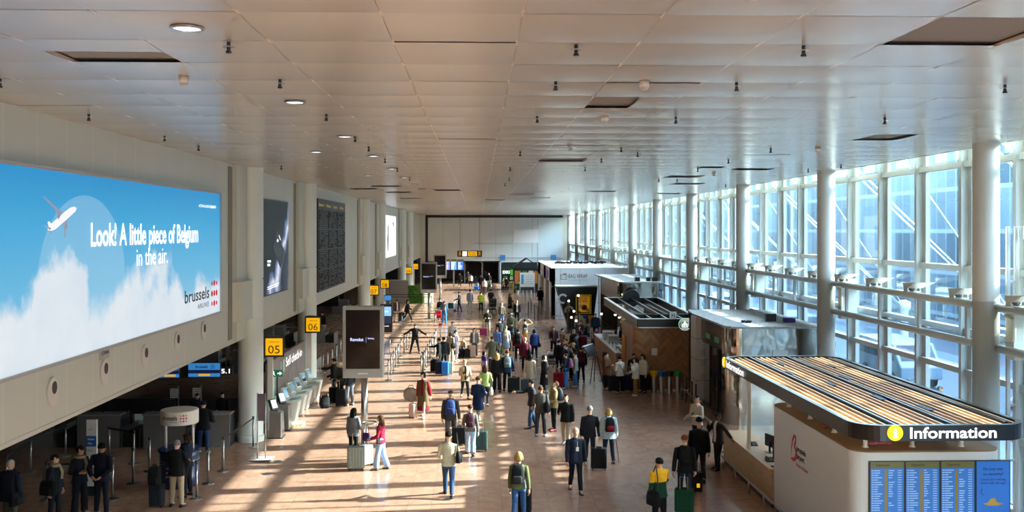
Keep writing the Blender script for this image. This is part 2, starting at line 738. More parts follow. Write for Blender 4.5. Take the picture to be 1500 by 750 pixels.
fl = None
for k in range(-1, 7):
    for j in range(4):
        y = 22.4 + 10.5 * k + 1.4 + 2.625 * j
        if y < 20 or (k == 3 and j > 0):
            continue
        lab = 'white tilted floodlight on the tube rail, %s of the %s window bay' % (ORD[j], ORD[k + 1])
        if fl is None:
            fl = thing('floodlight', lab, 'light', (12.25, y, 5.28), 0, 'floodlights along the tube rail')
            q = MB()
            q.add([(-0.30, -0.62, 0.30), (0.30, -0.62, 0.30), (0.22, 0.30, 0.24), (-0.22, 0.30, 0.24), (-0.20, 0.05, 0.10), (0.20, 0.05, 0.10), (0.20, 0.30, 0.12), (-0.20, 0.30, 0.12)],
                  [(0, 1, 2, 3), (4, 7, 6, 5), (0, 4, 5, 1), (1, 5, 6, 2), (2, 6, 7, 3), (3, 7, 4, 0)])
            q.v = [p + V((12.25, y, 5.28)) for p in q.v]
            q.build('reflector', m_alu, fl)
            q = MB()
            q.box(12.25 - 0.2, 12.25 - 0.17, y + 0.08, y + 0.28, 5.28, 5.5)
            q.box(12.25 + 0.17, 12.25 + 0.2, y + 0.08, y + 0.28, 5.28, 5.5)
            q.box(12.25 - 0.2, 12.25 + 0.2, y + 0.05, y + 0.3, 5.27, 5.3)
            q.build('bracket', m_alu, fl)
            q = MB()
            q.ball((12.25, y + 0.2, 5.36), (0.09, 0.1, 0.07), 10, 6)
            q.build('lamp', m_grey, fl, smooth=True)
        else:
            dup(fl, (12.25, y, 5.28), label=lab)
# vertical guide posts beside the nearest column
b = MB()
b.box(12.42, 12.5, 22.05, 22.13, 0, 7.1)
b.box(12.62, 12.7, 22.05, 22.13, 0, 7.1)
for z in (5.8, 5.3, 4.2, 2.9, 1.6):
    b.box(12.45, 12.66, 22.06, 22.12, z - 0.03, z + 0.03)
b.box(12.78, 12.98, 21.8, 21.95, 0, 6.2)
b.box(12.7, 12.78, 21.9, 22.0, 6.8, 7.1)
struct(b.build('trim_guide_post', m_alu, bevel=0.008))

# ---------------------------------------------------------------- outside
b = MB()
b.box(XG + 0.3, 37.5, -60, 260, -0.25, -0.05)
struct(b.build('ground_outside', mat('asphalt road deck', '#2b3744', 0.45, vary=0.25, scale=0.6)))
b = MB()
b.box(XG + 0.3, 17.0, -60, 260, -0.05, 0.08)
b.box(24.5, 26.5, -60, 260, -0.05, 0.08)
struct(b.build('pavement_outside', mat('pale paving', '#46525c', 0.5, vary=0.12, scale=2)))
k = NT('opposite facade')
g = k.n('NewGeometry')
sp = k.n('SeparateXYZ')
k.l(g.outputs['Position'], sp.inputs[0])
fy = k.math('FRACT', k.math('ADD', k.math('DIVIDE', sp.outputs[1], 1.6), 100))
fz = k.math('FRACT', k.math('ADD', k.math('DIVIDE', sp.outputs[2], 3.4), 100))
ln = k.math('MAXIMUM', k.math('LESS_THAN', fy, 0.07), k.math('LESS_THAN', fz, 0.10))
bay = k.n('CombineXYZ')
k.l(k.math('FLOOR', k.math('DIVIDE', sp.outputs[1], 3.2)), bay.inputs[0])
k.l(k.math('FLOOR', k.math('DIVIDE', sp.outputs[2], 3.4)), bay.inputs[1])
wn = k.n('TexWhiteNoise', noise_dimensions='2D')
k.l(bay.outputs[0], wn.inputs['Vector'])
c = k.mix(wn.outputs['Value'], '#3e4b54', '#677277')
c = k.mix(ln, c, '#7b8387')
k.l(c, k.b.inputs['Base Color'])
k.b.inputs['Roughness'].default_value = 0.7
k.b.inputs['Specular IOR Level'].default_value = 0.1
m_facade = k.m
b = MB()
for i, (ya, yb, xo, hh) in enumerate(((-60, 8, 38, 16.5), (8, 34, 38.6, 16.9), (34, 62, 38, 16.6), (62, 75, 39, 17.1), (75, 118, 38.2, 16.7), (118, 160, 38, 16.5), (160, 260, 39, 16.9))):
    b.box(xo, xo + 10, ya, yb, -0.2, hh)
    b.box(xo - 0.35, xo, yb - 1.4, yb, -0.2, hh)
struct(b.build('building_outside', m_facade))
b = MB()
b.add([(13.5, YN, 11.25), (16.2, YN, 12.5), (16.2, YF, 12.5), (13.5, YF, 11.25), (13.5, YN, 11.45), (16.2, YN, 12.7), (16.2, YF, 12.7), (13.5, YF, 11.45)],
      [(3, 2, 1, 0), (4, 5, 6, 7), (0, 1, 5, 4), (1, 2, 6, 5), (2, 3, 7, 6), (3, 0, 4, 7)])
struct(b.build('roof_added_outside', mat('added overhang', '#9aa0a4', 0.6)))  # unseen overhang, added and sloped to hold back sky light

# white struts that hold the roof outside, a pair for each bay
st = None
m_strut = mat('white strut', '#cdd0d0', 0.4)
for k in range(-1, 10):
    y = 22.4 + 10.5 * k + 4.2
    lab = 'paired white diagonal strut outside the glass wall, %s bay from the camera' % ORD[k + 1]
    if st is None:
        st = thing('roof_strut', lab, 'strut', (21.5, y, 0), 0, 'diagonal struts outside the glass')
        for dy in (-0.35, 0.35):
            q = MB()
            q.tube([(13.7, y + dy, 10.4), (21.3, y + dy * 0.4, 3.2)], 0.045, 10)
            q.build('tube', m_strut, st, smooth=True)
        q = MB()
        q.lathe([(0.45, 0), (0.45, 0.3), (0.22, 0.5), (0.2, 2.9), (0.32, 3.1), (0.32, 3.4), (0.1, 3.5)], 16, c=(21.5, y, 0))
        q.build('foot', m_strut, st, smooth=True)
        q = MB()
        q.tube([(21.4, y, 3.3), (17.5, y + 2.6, 10.6)], 0.028, 8)
        q.build('stay', m_strut, st, smooth=True)
    else:
        dup(st, (21.5, y, 0), label=lab)
# ================================================================ LEFT SIDE
# ---- big sky-blue lightbox
Y0b, Y1b, Z0b, Z1b = 10.0, 28.6, 4.62, 8.08
Wb, Hb = Y1b - Y0b, Z1b - Z0b
bb = thing('billboard', 'huge lit sky-blue billboard with small aeroplane and white clouds on the left wall', 'billboard', (XL, (Y0b + Y1b) / 2, Z0b))
b = MB()
M = on_left(Y0b, Z0b)
for (x0, x1, y0, y1) in ((-0.06, Wb + 0.06, -0.06, 0), (-0.06, Wb + 0.06, Hb, Hb + 0.06), (-0.06, 0, 0, Hb), (Wb, Wb + 0.06, 0, Hb)):
    b.box(x0, x1, y0, y1, 0, 0.13, 0, M)
b.build('frame', m_alu, bb)
k = NT('lit sky print')
tc = k.n('TexCoord')
sp = k.n('SeparateXYZ')
k.l(tc.outputs['Object'], sp.inputs[0])
u, v = sp.outputs[1], sp.outputs[2]
t = k.math('DIVIDE', v, Hb)
warp = k.noise(tc.outputs['Object'], 0.9, 6, 0.6)
big = k.noise(tc.outputs['Object'], 0.33, 2, 0.4)
sky = k.ramp(t, [(0.0, '#a9d4ee'), (0.35, '#6dbfe8'), (0.75, '#3fabe0'), (1.0, '#2494d2')])
edge = k.math('ADD', k.math('MULTIPLY', big, 0.75), k.math('MULTIPLY', k.math('SUBTRACT', warp, 0.5), 0.55))
low = k.math('SUBTRACT', edge, t)
cl = k.n('MapRange')
cl.inputs[1].default_value, cl.inputs[2].default_value = 0.02, 0.17
k.l(low, cl.inputs[0])
# a tall cumulus at the near end
du = k.math('DIVIDE', k.math('ADD', u, 1.6), 1.5)
dv = k.math('DIVIDE', k.math('SUBTRACT', v, 0.7), 1.45)
rr = k.math('SQRT', k.math('ADD', k.math('MULTIPLY', du, du), k.math('MULTIPLY', dv, dv)))
cum = k.n('MapRange')
cum.inputs[1].default_value, cum.inputs[2].default_value = 0.98, 0.80
k.l(k.math('ADD', rr, k.math('MULTIPLY', k.math('SUBTRACT', warp, 0.5), 1.1)), cum.inputs[0])
cloud = k.math('MAXIMUM', cl.outputs[0], cum.outputs[0])
# the pale disc behind the aeroplane
eu = k.math('DIVIDE', k.math('ADD', u, 0.35), 2.05)
ev = k.math('DIVIDE', k.math('SUBTRACT', v, 1.45), 1.62)
disc_ = k.math('LESS_THAN', k.math('ADD', k.math('MULTIPLY', eu, eu), k.math('MULTIPLY', ev, ev)), 1.0)
sky2 = k.mix(k.math('MULTIPLY', disc_, 0.28), sky, '#bfe4f7')
shade = k.mix(k.math('MULTIPLY', warp, 0.9), '#cfe2f2', '#f5fafd')
col_ = k.mix(cloud, sky2, shade)
k.l(k.mix(0.7, col_, '#000000'), k.b.inputs['Base Color'])
k.l(col_, k.b.inputs['Emission Color'])
k.b.inputs['Emission Strength'].default_value = 0.33
k.b.inputs['Roughness'].default_value = 0.5
m_sky_print = k.m
b = MB()
b.box(0, Wb, 0, Hb, 0.0, 0.08, 0, M)
pr = b.build('printed_face', m_sky_print, bb)
m_lit_w = mat('lit white print', '#ffffff', 0.5, emit=0.85)
m_lit_k = mat('lit dark print', '#12181f', 0.5)
m_lit_r = mat('lit red print', '#d0123a', 0.5, emit=0.35)


def yz(px):
    """distance along the left wall seen at column px"""
    return 7.75 * F_PX / (701 - px)


def zz(px, py, x=7.75):
    return EYE + (HOR - py) / (701 - px) * x


def wtext(name, body, m, px0, px1, pybase, cap, parent, bold=0.0, x=XL + 0.09):
    ya, yb_ = yz(px0), yz(px1)
    return text(name, body, m, on_left(ya, zz(px0, pybase), x), parent, w=yb_ - ya, h=cap, bold=bold)


wtext('headline', 'Look! A little piece of Belgium', m_lit_w, 135, 290, 360, 0.46, bb, 0.022)
wtext('headline', 'in the air.', m_lit_w, 201, 246, 389, 0.40, bb, 0.0)
wtext('small_print', 'A STAR ALLIANCE MEMBER', m_lit_w, 291, 316, 303.5, 0.075, bb, 0.01)
wtext('logo_name', 'brussels', m_lit_k, 270.5, 306, 443.5, 0.33, bb, 0.012)
wtext('logo_name', 'AIRLINES', m_lit_k, 289, 306, 451.5, 0.13, bb, 0.0)
for i in range(3):
    for j in range(3):
        r = 0.085 if (i == 1 or j == 1) else 0.06
        yy = yz(309.5) + 0.05 + 0.24 * i
        MB().prism(disc(r, 14), 0, 0.006, 0, on_left(yy, 4.90 + 0.29 * j, XL + 0.088)).build('logo_dot', m_lit_r, bb)
# printed aeroplane: fuselage, wings, tail, engines as flat cut shapes of the print
m_pl, m_pl2 = mat('lit plane white', '#e6e9ee', 0.5, emit=0.6), mat('lit plane grey', '#97a2b3', 0.5, emit=0.4)


def wpoly(mb, pts, m=0, x=XL + 0.089):
    P = [V((x + 0.002 * m, yz(a), zz(a, c))) for a, c in pts]
    q = [p + V((0.004, 0, 0)) for p in P]
    n = len(P)
    mb.add(P + q, [tuple(range(n - 1, -1, -1)), tuple(range(n, 2 * n))] + [(i, (i + 1) % n, n + (i + 1) % n, n + i) for i in range(n)], m)


b = MB()
wpoly(b, [(76, 339), (73, 336), (76, 330), (96, 312), (106, 304.5), (111, 303), (114.5, 305), (113, 310), (102, 320), (84, 336)], 0)
wpoly(b, [(88, 322), (84, 308), (66, 289), (68, 288.6), (94, 312)], 1)
wpoly(b, [(96, 326), (101, 323), (98.5, 347), (97, 347)], 1)
wpoly(b, [(76, 337), (68, 331), (69, 330), (78, 334)], 1)
wpoly(b, [(78, 338), (79, 343.5), (77.5, 343.5), (74, 338)], 1)
wpoly(b, [(75, 334), (73, 326), (75, 324), (80, 331)], 0)
wpoly(b, [(86, 318), (87, 311), (92, 308), (94, 311), (90, 318)], 1)
wpoly(b, [(97, 335), (97, 332), (101, 329), (103, 331), (101, 335)], 1)
b.build('printed_aeroplane', [m_pl, m_pl2], bb)

# ---- oval nozzles and small plate under the billboard
nz = None
for i, (px, py) in enumerate(((-2, 607), (86, 570), (160, 542), (218, 519), (264, 499), (302, 483))):
    lab = 'oval white air nozzle under the billboard, %s from the left' % ORD[i]
    y, z = yz(px), zz(px, py)
    if nz is None:
        nz = thing('air_nozzle', lab, 'air nozzle', (XL, y, z), 0, 'air nozzles in the left wall')
        b = MB()
        b.prism([(0.20 * c, 0.26 * s) for c, s in disc(1, 24)], 0, 0.03, 0, on_left(y, z))
        b.build('plate', m_white, nz)
        b = MB()
        b.prism([(0.095 * c + 0.03, 0.115 * s + 0.07) for c, s in disc(1, 20)], 0.028, 0.04, 0, on_left(y, z))
        b.build('opening', mat('nozzle grille', '#4b4640', 0.7), nz)
    else:
        dup(nz, (XL, y, z), label=lab)
y, z = yz(160), zz(160, 514)
pl = thing('wall_plate', 'small grey wall plate with dark print under the billboard', 'plate', (XL, y, z - 0.13))
MB().box(-0.25, 0.25, -0.13, 0.13, 0, 0.02, 0, on_left(y, z)).build('plate', m_lgrey, pl)
text('print', 'JCDecaux', mat('navy print', '#1d2740', 0.5), on_left(y - 0.2, z - 0.03, XL + 0.03), pl, w=0.4, h=0.09, bold=0.02)

# ---- black ad with a card, between the first columns
ya, yb_, za, zb = yz(383), yz(421), 4.68, 8.1
ad = thing('wall_advert', 'tall dark lit advert with a black card, between two left columns', 'advert', (XL, (ya + yb_) / 2, za))
M = on_left(ya, za)
Wa, Ha = yb_ - ya, zb - za
MB().box(-0.05, Wa + 0.05, -0.05, Ha + 0.05, 0, 0.08, 0, M).build('frame', m_black, ad)
k = NT('dark smoke print')
tc = k.n('TexCoord')
sp = k.n('SeparateXYZ')
k.l(tc.outputs['Object'], sp.inputs[0])
n1 = k.noise(tc.outputs['Object'], 0.55, 4, 0.5)
d = k.math('ADD', k.math('MULTIPLY', k.math('SUBTRACT', sp.outputs[1], sp.outputs[2]), 0.18), k.math('MULTIPLY', n1, 0.9))
c = k.ramp(d, [(0.0, '#07080b'), (0.18, '#151c2b'), (0.27, '#5f76a5'), (0.35, '#f0f4fb'), (0.45, '#7d8fb5'), (0.58, '#0b0c10'), (0.80, '#3c4354'), (1, '#9fa9bd')])
k.l(k.mix(0.8, c, '#000000'), k.b.inputs['Base Color'])
k.l(c, k.b.inputs['Emission Color'])
k.b.inputs['Emission Strength'].default_value = 0.33
MB().box(0, Wa, 0, Ha, 0.08, 0.1, 0, M).build('printed_face', k.m, ad)
b = MB()
wpoly(b, [(398, 362), (404, 337), (415.5, 369), (409, 393)], 0, XL + 0.11)
b.build('printed_card', mat('card black', '#050506', 0.4), ad)
b = MB()
wpoly(b, [(403.5, 353), (404.5, 349.5), (406, 352), (405, 355)], 0, XL + 0.117)
wpoly(b, [(406.5, 345), (408.5, 352), (409, 351), (407, 344)], 0, XL + 0.117)
wpoly(b, [(390, 420), (407, 413.5), (407, 414.5), (390, 421)], 0, XL + 0.11)
wpoly(b, [(390, 423), (406, 416.5), (406, 417.5), (390, 424)], 0, XL + 0.11)
wpoly(b, [(390, 381), (395, 381), (395, 384), (390, 384)], 0, XL + 0.11)
wpoly(b, [(390, 386), (394, 386), (394, 389.5), (390, 389.5)], 0, XL + 0.11)
b.build('printed_lines', m_lit_w, ad)

# ---- departure board
ya, yb_, za, zb = yz(464), yz(503.5), 4.05, 8.55
db = thing('departure_board', 'large dark flight departure board with twelve panels high on the left wall', 'departure board', (XL, (ya + yb_) / 2, za))
M = on_left(ya, za)
Wd, Hd = yb_ - ya, zb - za
MB().box(0, Wd, 0, Hd, 0, 0.12, 0, M).build('casing', mat('board casing', '#34332f', 0.5, vary=0.08), db)
rr_ = random.Random(5)
m_row = mat('board flaps', '#121211', 0.7, spec=0.2)
m_chars = mat('board characters', '#6d6a60', 0.5)
for r in range(4):
    for c in range(3):
        b = MB()
        x0 = 0.12 + c * (Wd - 0.2) / 3
        x1 = x0 + (Wd - 0.2) / 3 - 0.14
        y0 = 0.10 + r * 0.99
        for i in range(8):
            yy = y0 + i * 0.115
            b.box(x0, x1, yy, yy + 0.085, 0.12, 0.14, 0, M)
            xx = x0 + 0.08
            while xx < x1 - 0.3:
                ln_ = rr_.uniform(0.12, 0.5)
                if rr_.random() < 0.75:
                    b.box(xx, min(xx + ln_, x1 - 0.05), yy + 0.02, yy + 0.06, 0.14, 0.144, 1, M)
                xx += ln_ + 0.09
        b.build('flap_panel', [m_row, m_chars], db)
for i, s in enumerate(('Departures', 'Check-in', 'Departs', 'Abflug')):
    text('heading', s, mat('board yellow', '#e0b53a', 0.5, emit=0.3), on_left(ya + 0.2 + i * Wd / 4, zb - 0.36, XL + 0.125), db, w=1.35, h=0.14, bold=0.01)

# ---- pale advert further along
ya, yb_, za, zb = yz(562), yz(579), 4.75, 8.3
ad = thing('wall_advert', 'pale lit advert with a brown figure, far along the left wall', 'advert', (XL, (ya + yb_) / 2, za))
M = on_left(ya, za)
MB().box(0, yb_ - ya, 0, zb - za, 0, 0.1, 0, M).build('printed_face', mat('pale lit print', '#e4edf6', 0.5, emit=0.75), ad)
b = MB()
b.prism([(2.6 + p[0] * s, 1.5 + p[1]) for p, s in (((0.0, -1.0), 1), ((0.5, -0.9), 1), ((0.75, 0.1), 1), ((0.6, 0.7), 1), ((0.75, 1.05), 1), ((0.45, 1.2), 1), ((0.15, 1.0), 1), ((0.2, 0.6), 1), ((-0.2, 0.1), 1))], 0.1, 0.11, 0, M)
b.build('printed_figure', mat('tan print', '#a87b5c', 0.6), ad)
MB().prism([(7.4, 2.9), (8.3, 2.55), (8.4, 2.9), (7.8, 3.1)], 0.1, 0.11, 0, M).build('printed_mark', m_lit_r, ad)

# ---- hall signs on their posts
sg = None
for n_, y, px in (('05', 33.4, 404), ('06', 41.2, 459), ('07', 65.0, 548), ('08', 72.6, 564), ('09', 97.0, 598), ('10', 107.5, 608)):
    p = V((-7.08, y, 2.98))
    s = thing('check_in_sign', 'yellow check-in sign in dark box reading %s' % n_, 'sign', (p.x, p.y, 0), 0, 'yellow check-in signs')
    b = MB()
    b.add([(p.x - 0.36, y - 0.02, p.z - 0.36), (p.x + 0.36, y - 0.02, p.z - 0.36), (p.x + 0.36, y - 0.02, p.z + 0.36), (p.x - 0.36, y - 0.02, p.z + 0.36),
           (p.x - 0.30, y + 0.42, p.z - 0.36), (p.x - 0.1, y + 0.42, p.z - 0.36), (p.x - 0.1, y + 0.42, p.z + 0.36), (p.x - 0.30, y + 0.42, p.z + 0.36)],
          [(0, 1, 2, 3), (1, 5, 6, 2), (5, 4, 7, 6), (4, 0, 3, 7), (3, 2, 6, 7), (0, 4, 5, 1)])
    b.build('casing', m_dark, s, bevel=0.02)
    MB().box(-0.29, 0.29, -0.29, 0.29, 0.02, 0.035, 0, to_cam(p.x, y, p.z)).build('face', m_yellow, s)
    text('number', n_, m_letter_k, to_cam(p.x, y - 0.037, p.z - 0.23), s, w=0.40, h=0.28, center=True)
    text('caption', 'CHECK-IN', m_letter_k, to_cam(p.x, y - 0.037, p.z + 0.14), s, w=0.36, h=0.06, center=True)
    MB().box(p.x - 0.30, p.x - 0.12, y + 0.3, y + 0.42, 0, p.z - 0.36).build('post', m_white, s)

# ---- self check-in wall
XS = -7.62
ya, yb_ = 35.0, 44.6
sc_ = thing('self_check_in_wall', 'long taupe self check-in panel beside the left columns', 'panel', (XS, (ya + yb_) / 2, 0))
k = NT('taupe panel')
g = k.n('NewGeometry')
n1 = k.noise(g.outputs['Position'], 1.1, 5, 0.6)
k.l(k.ramp(n1, [(0.3, '#5d514d'), (0.55, '#857773'), (0.7, '#6c5f5b')]), k.b.inputs['Base Color'])
k.b.inputs['Roughness'].default_value = 0.35
M = on_left(ya, 0, XS)
MB().box(0, yb_ - ya, 0.8, 2.18, -0.12, 0, 0, M).build('panel', k.m, sc_)
MB().box(0, yb_ - ya, 0.74, 0.8, -0.14, 0.02, 0, M).build('edge_strip', mat('teal edge', '#79c9b2', 0.4, emit=0.2), sc_)
b = MB()
for i in range(9):
    b.box(0.1 + i * 1.17, 0.18 + i * 1.17, 0, 0.8, -0.13, -0.01, 0, M)
b.box(0, yb_ - ya, 0, 0.74, -0.2, -0.14, 0, M)
b.build('lower_panel', m_lgrey, sc_)
text('lettering', 'Self check-in', m_letter_w, on_left(38.1, 1.62, XS + 0.004), sc_, w=3.4, h=0.36, bold=0.0)
b = MB()
b.box(2.1, 2.22, 1.5, 1.95, 0.0, 0.01, 0, M)
b.box(2.55, 2.8, 1.5, 1.95, 0.0, 0.01, 0, M)
b.build('pictogram', mat('pale teal', '#bfe6da', 0.5), sc_)
b = MB()
b.box(0.06, 0.85, 0.82, 1.75, 0.0, 0.03, 0, M)
b.build('notice', mat('mint notice', '#9fdcc6', 0.5, emit=0.15), sc_)
b = MB()
for i, wl in enumerate((0.55, 0.62, 0.4, 0.6, 0.5, 0.3)):
    b.box(0.13, 0.13 + wl, 1.58 - 0.12 * i, 1.63 - 0.12 * i, 0.03, 0.034, 0, M)
b.build('notice_print', m_letter_wp, sc_)
# green exit sign, hung at its near end
es = thing('exit_sign', 'green emergency exit sign with running figure and arrow below sign 05', 'exit sign', (-7.25, 34.2, 1.75))
m_green = mat('exit green', '#0c6b4b', 0.5, emit=0.3)
MB().box(-0.20, 0.20, 0, 0.24, 0, 0.03, 0, to_cam(-7.15, 34.2, 1.82)).build('plate', m_green, es)
b = MB()
M = to_cam(-7.15, 34.2, 1.82)
b.prism(disc(0.02, 8, -0.115, 0.185), 0.03, 0.034, 0, M)
b.prism([(-0.15, 0.05), (-0.135, 0.05), (-0.115, 0.09), (-0.085, 0.06), (-0.07, 0.03), (-0.06, 0.035), (-0.085, 0.10), (-0.095, 0.16), (-0.14, 0.15), (-0.16, 0.12), (-0.15, 0.115), (-0.13, 0.13)], 0.03, 0.034, 0, M)
b.prism([(0.02, 0.10), (0.10, 0.10), (0.10, 0.05), (0.18, 0.12), (0.10, 0.19), (0.10, 0.14), (0.02, 0.14)], 0.03, 0.034, 0, M)
b.build('pictogram', m_letter_w, es)
MB().box(-7.17, -7.13, 34.2, 34.24, 0, 1.83).build('post', m_dark, es)

# ---- self check-in machines
kk = None


def kiosk_silver(p, label):
    t = thing('check_in_kiosk', label, 'check-in kiosk', p, 0, 'self check-in machines')
    MB().add([(p.x - 0.22, p.y - 0.28, 0.02), (p.x + 0.22, p.y - 0.28, 0.02), (p.x + 0.22, p.y + 0.28, 0.02), (p.x - 0.22, p.y + 0.28, 0.02),
              (p.x - 0.2, p.y - 0.2, 0.92), (p.x + 0.2, p.y - 0.2, 0.86), (p.x + 0.2, p.y + 0.2, 0.86), (p.x - 0.2, p.y + 0.2, 0.92)],
             [(3, 2, 1, 0), (4, 5, 6, 7), (0, 1, 5, 4), (1, 2, 6, 5), (2, 3, 7, 6), (3, 0, 4, 7)]).build('cabinet', m_steel, t, bevel=0.02)
    M = Matrix.Translation((p.x - 0.06, p.y, 0.90)) @ Matrix.Rotation(math.radians(60), 4, 'Z') @ Matrix.Rotation(math.radians(-22), 4, 'X')
    MB().box(-0.15, 0.15, -0.05, 0.05, 0, 0.40, 0, M).build('screen_housing', m_dark, t, bevel=0.015)
    MB().box(-0.12, 0.12, -0.06, -0.05, 0.07, 0.36, 0, M).build('screen', mat('pale screen', '#c3d2d6', 0.2, emit=0.35), t)
    MB().box(p.x - 0.25, p.x + 0.25, p.y - 0.31, p.y + 0.31, 0, 0.03).build('foot', m_dark, t)
    return t


def kiosk_white(p, label):
    t = thing('check_in_kiosk', label, 'check-in kiosk', p, 0, 'self check-in machines')
    MB().add([(p.x - 0.42, p.y - 0.27, 0.02), (p.x + 0.16, p.y - 0.27, 0.02), (p.x + 0.16, p.y + 0.27, 0.02), (p.x - 0.42, p.y + 0.27, 0.02),
              (p.x - 0.35, p.y - 0.3, 0.85), (p.x + 0.30, p.y - 0.3, 0.74), (p.x + 0.30, p.y + 0.3, 0.74), (p.x - 0.35, p.y + 0.3, 0.85)],
             [(3, 2, 1, 0), (4, 5, 6, 7), (0, 1, 5, 4), (1, 2, 6, 5), (2, 3, 7, 6), (3, 0, 4, 7)]).build('cabinet', m_white, t, bevel=0.03)
    M = Matrix.Translation((p.x - 0.01, p.y, 0.80)) @ Matrix.Rotation(math.radians(-9.6), 4, 'Y')
    MB().box(-0.30, 0.30, -0.27, 0.27, 0, 0.02, 0, M).build('scanner_top', mat('teal glass', '#9fc5bb', 0.15), t)
    M = Matrix.Translation((p.x - 0.2, p.y, 0.83)) @ Matrix.Rotation(math.radians(70), 4, 'Z') @ Matrix.Rotation(math.radians(-25), 4, 'X')
    MB().box(-0.16, 0.16, -0.05, 0.03, 0, 0.42, 0, M).build('screen_housing', m_white, t, bevel=0.015)
    MB().box(-0.13, 0.13, -0.06, -0.05, 0.06, 0.38, 0, M).build('screen', mat('dark teal screen', '#31464a', 0.12, emit=0.15), t)
    MB().box(p.x - 0.36, p.x + 0.1, p.y - 0.24, p.y + 0.24, 0, 0.03).build('plinth', m_dark, t)
    return t


EDX = ('nearest', 'second')
for i, y in enumerate((32.7, 34.0)):
    kiosk_silver(V((-6.85, y, 0)), 'silver check-in kiosk with tilted screen, %s machine of the row' % EDX[i])
for i, y in enumerate((35.4, 36.6, 37.8, 39.0, 40.2)):
    kiosk_white(V((-6.85, y, 0)), 'white self check-in kiosk with scanner top, %s white machine counting from the columns' % ('first', 'second', 'third', 'fourth', 'last')[i])
# striped ramp on the floor beside them
p = gnd(432, 622)
t = thing('floor_ramp', 'small floor ramp with black and yellow edge beside the white kiosks', 'ramp', p)
b = MB()
b.add([(p.x - 0.32, p.y - 0.28, 0), (p.x + 0.32, p.y - 0.28, 0), (p.x + 0.32, p.y + 0.28, 0), (p.x - 0.32, p.y + 0.28, 0), (p.x - 0.28, p.y - 0.05, 0.07), (p.x + 0.32, p.y - 0.05, 0.07), (p.x + 0.32, p.y + 0.28, 0.07), (p.x - 0.28, p.y + 0.28, 0.07)],
      [(3, 2, 1, 0), (4, 5, 6, 7), (0, 1, 5, 4), (1, 2, 6, 5), (2, 3, 7, 6), (3, 0, 4, 7)])
b.build('ramp', m_lgrey, t)
b = MB()
for i in range(5):
    b.box(p.x - 0.28 + i * 0.12, p.x - 0.22 + i * 0.12, p.y - 0.29, p.y - 0.27, 0.0, 0.045)
b.build('warning_stripes', m_yellow, t)
for px, py in ((405, 676), (392, 694)):
    tag(MB().lathe([(0.16, 0), (0.16, 0.004), (0.13, 0.012), (0.05, 0.012)], 20, c=gnd(px, py)).build('floor_socket', m_steel), 'round metal floor socket near the standing notice, %s one' % ('farther' if py < 680 else 'nearer'), 'floor socket')
# standing notice by the first column
p = gnd(383, 674)
t = thing('standing_notice', 'slim standing notice on twin poles and grey base before the first left column', 'notice', p)
MB().box(p.x - 0.35, p.x + 0.35, p.y - 0.25, p.y + 0.25, 0.03, 0.06).build('base', m_lgrey, t, bevel=0.01)
b = MB()
b.tube([(p.x - 0.12, p.y, 0.05), (p.x - 0.12, p.y, 2.05)], 0.022, 8)
b.tube([(p.x + 0.12, p.y, 0.05), (p.x + 0.12, p.y, 2.05)], 0.022, 8)
b.build('pole', m_steel, t, smooth=True)
MB().box(p.x - 0.11, p.x + 0.11, p.y - 0.02, p.y + 0.02, 1.2, 2.02).build('panel', mat('mauve panel', '#6d5f63', 0.5), t)
b = MB()
for dx in (-0.28, 0.28):
    b.ball((p.x + dx, p.y - 0.2, 0.02), 0.02, 8, 5)
    b.ball((p.x + dx, p.y + 0.2, 0.02), 0.02, 8, 5)
b.build('caster', m_rubber, t)

# ---- free-standing screens on poles
def totem(p, H0, H1, W, label, scale=1.0):
    t = thing('advertising_screen', label, 'advertising screen', p, 0, 'tall advertising screens on poles')
    MB().box(p.x - W / 2, p.x + W / 2, p.y - 0.16, p.y + 0.16, H0, H1).build('housing', mat('totem grey', '#b3b0ac', 0.35, vary=0.03), t, bevel=0.03)
    MB().box(p.x - W / 2 + 0.03, p.x + W / 2 - 0.03, p.y - 0.17, p.y - 0.15, H0 + 0.03, H1 - 0.03).build('bezel', mat('totem bezel', '#a6a4a0', 0.3), t, bevel=0.01)
    k0, k1 = H0 + 0.30, H1 - 0.12
    MB().box(p.x - W / 2 + 0.11, p.x + W / 2 - 0.11, p.y - 0.18, p.y - 0.165, k0, k1).build('screen', mat('dark screen', '#17100e', 0.08), t)
    M = to_cam(p.x - 0.40, p.y - 0.181, (k0 + k1) / 2 - 0.05)
    text('screen_text', 'Revolut', mat('screen text', '#b9c4ff', 0.5, emit=1.0), M, t, w=0.42, h=0.10, bold=0.02)
    text('screen_text', 'Banking', mat('screen text', '#b9c4ff', 0.5, emit=1.0), to_cam(p.x + 0.16, p.y - 0.181, (k0 + k1) / 2 + 0.01), t, w=0.2, h=0.05, bold=0.01)
    MB().box(0.5, 0.505, -0.05, 0.12, 0, 0.003, 0, M).build('screen_line', mat('screen text', '#b9c4ff', 0.5, emit=1.0), t)
    MB().box(-0.16, 0.16, 0.13, 0.16, 0, 0.004, 0, to_cam(p.x, p.y - 0.171, H0)).build('name_plate', m_letter_wp, t)
    MB().tube([(p.x + 0.03, p.y, 0.02), (p.x + 0.03, p.y, H0 + 0.1)], 0.11, 16).build('pole', m_steel, t, smooth=True)
    MB().lathe([(0.38, 0), (0.38, 0.02), (0.12, 0.035)], 24, c=(p.x + 0.03, p.y, 0)).build('base_plate', m_steel, t)
    return t


totem(at(532.5, 30.9), 2.26, 4.57, 1.31, 'tall grey advertising screen on a pole, nearest of the three')
totem(at(628, 76), 2.05, 4.50, 1.32, 'tall grey advertising screen on a pole, in front of the green plant wall')
totem(at(644.5, 98), 2.15, 4.55, 1.33, 'tall grey advertising screen on a pole, farthest, beside the flight monitors')
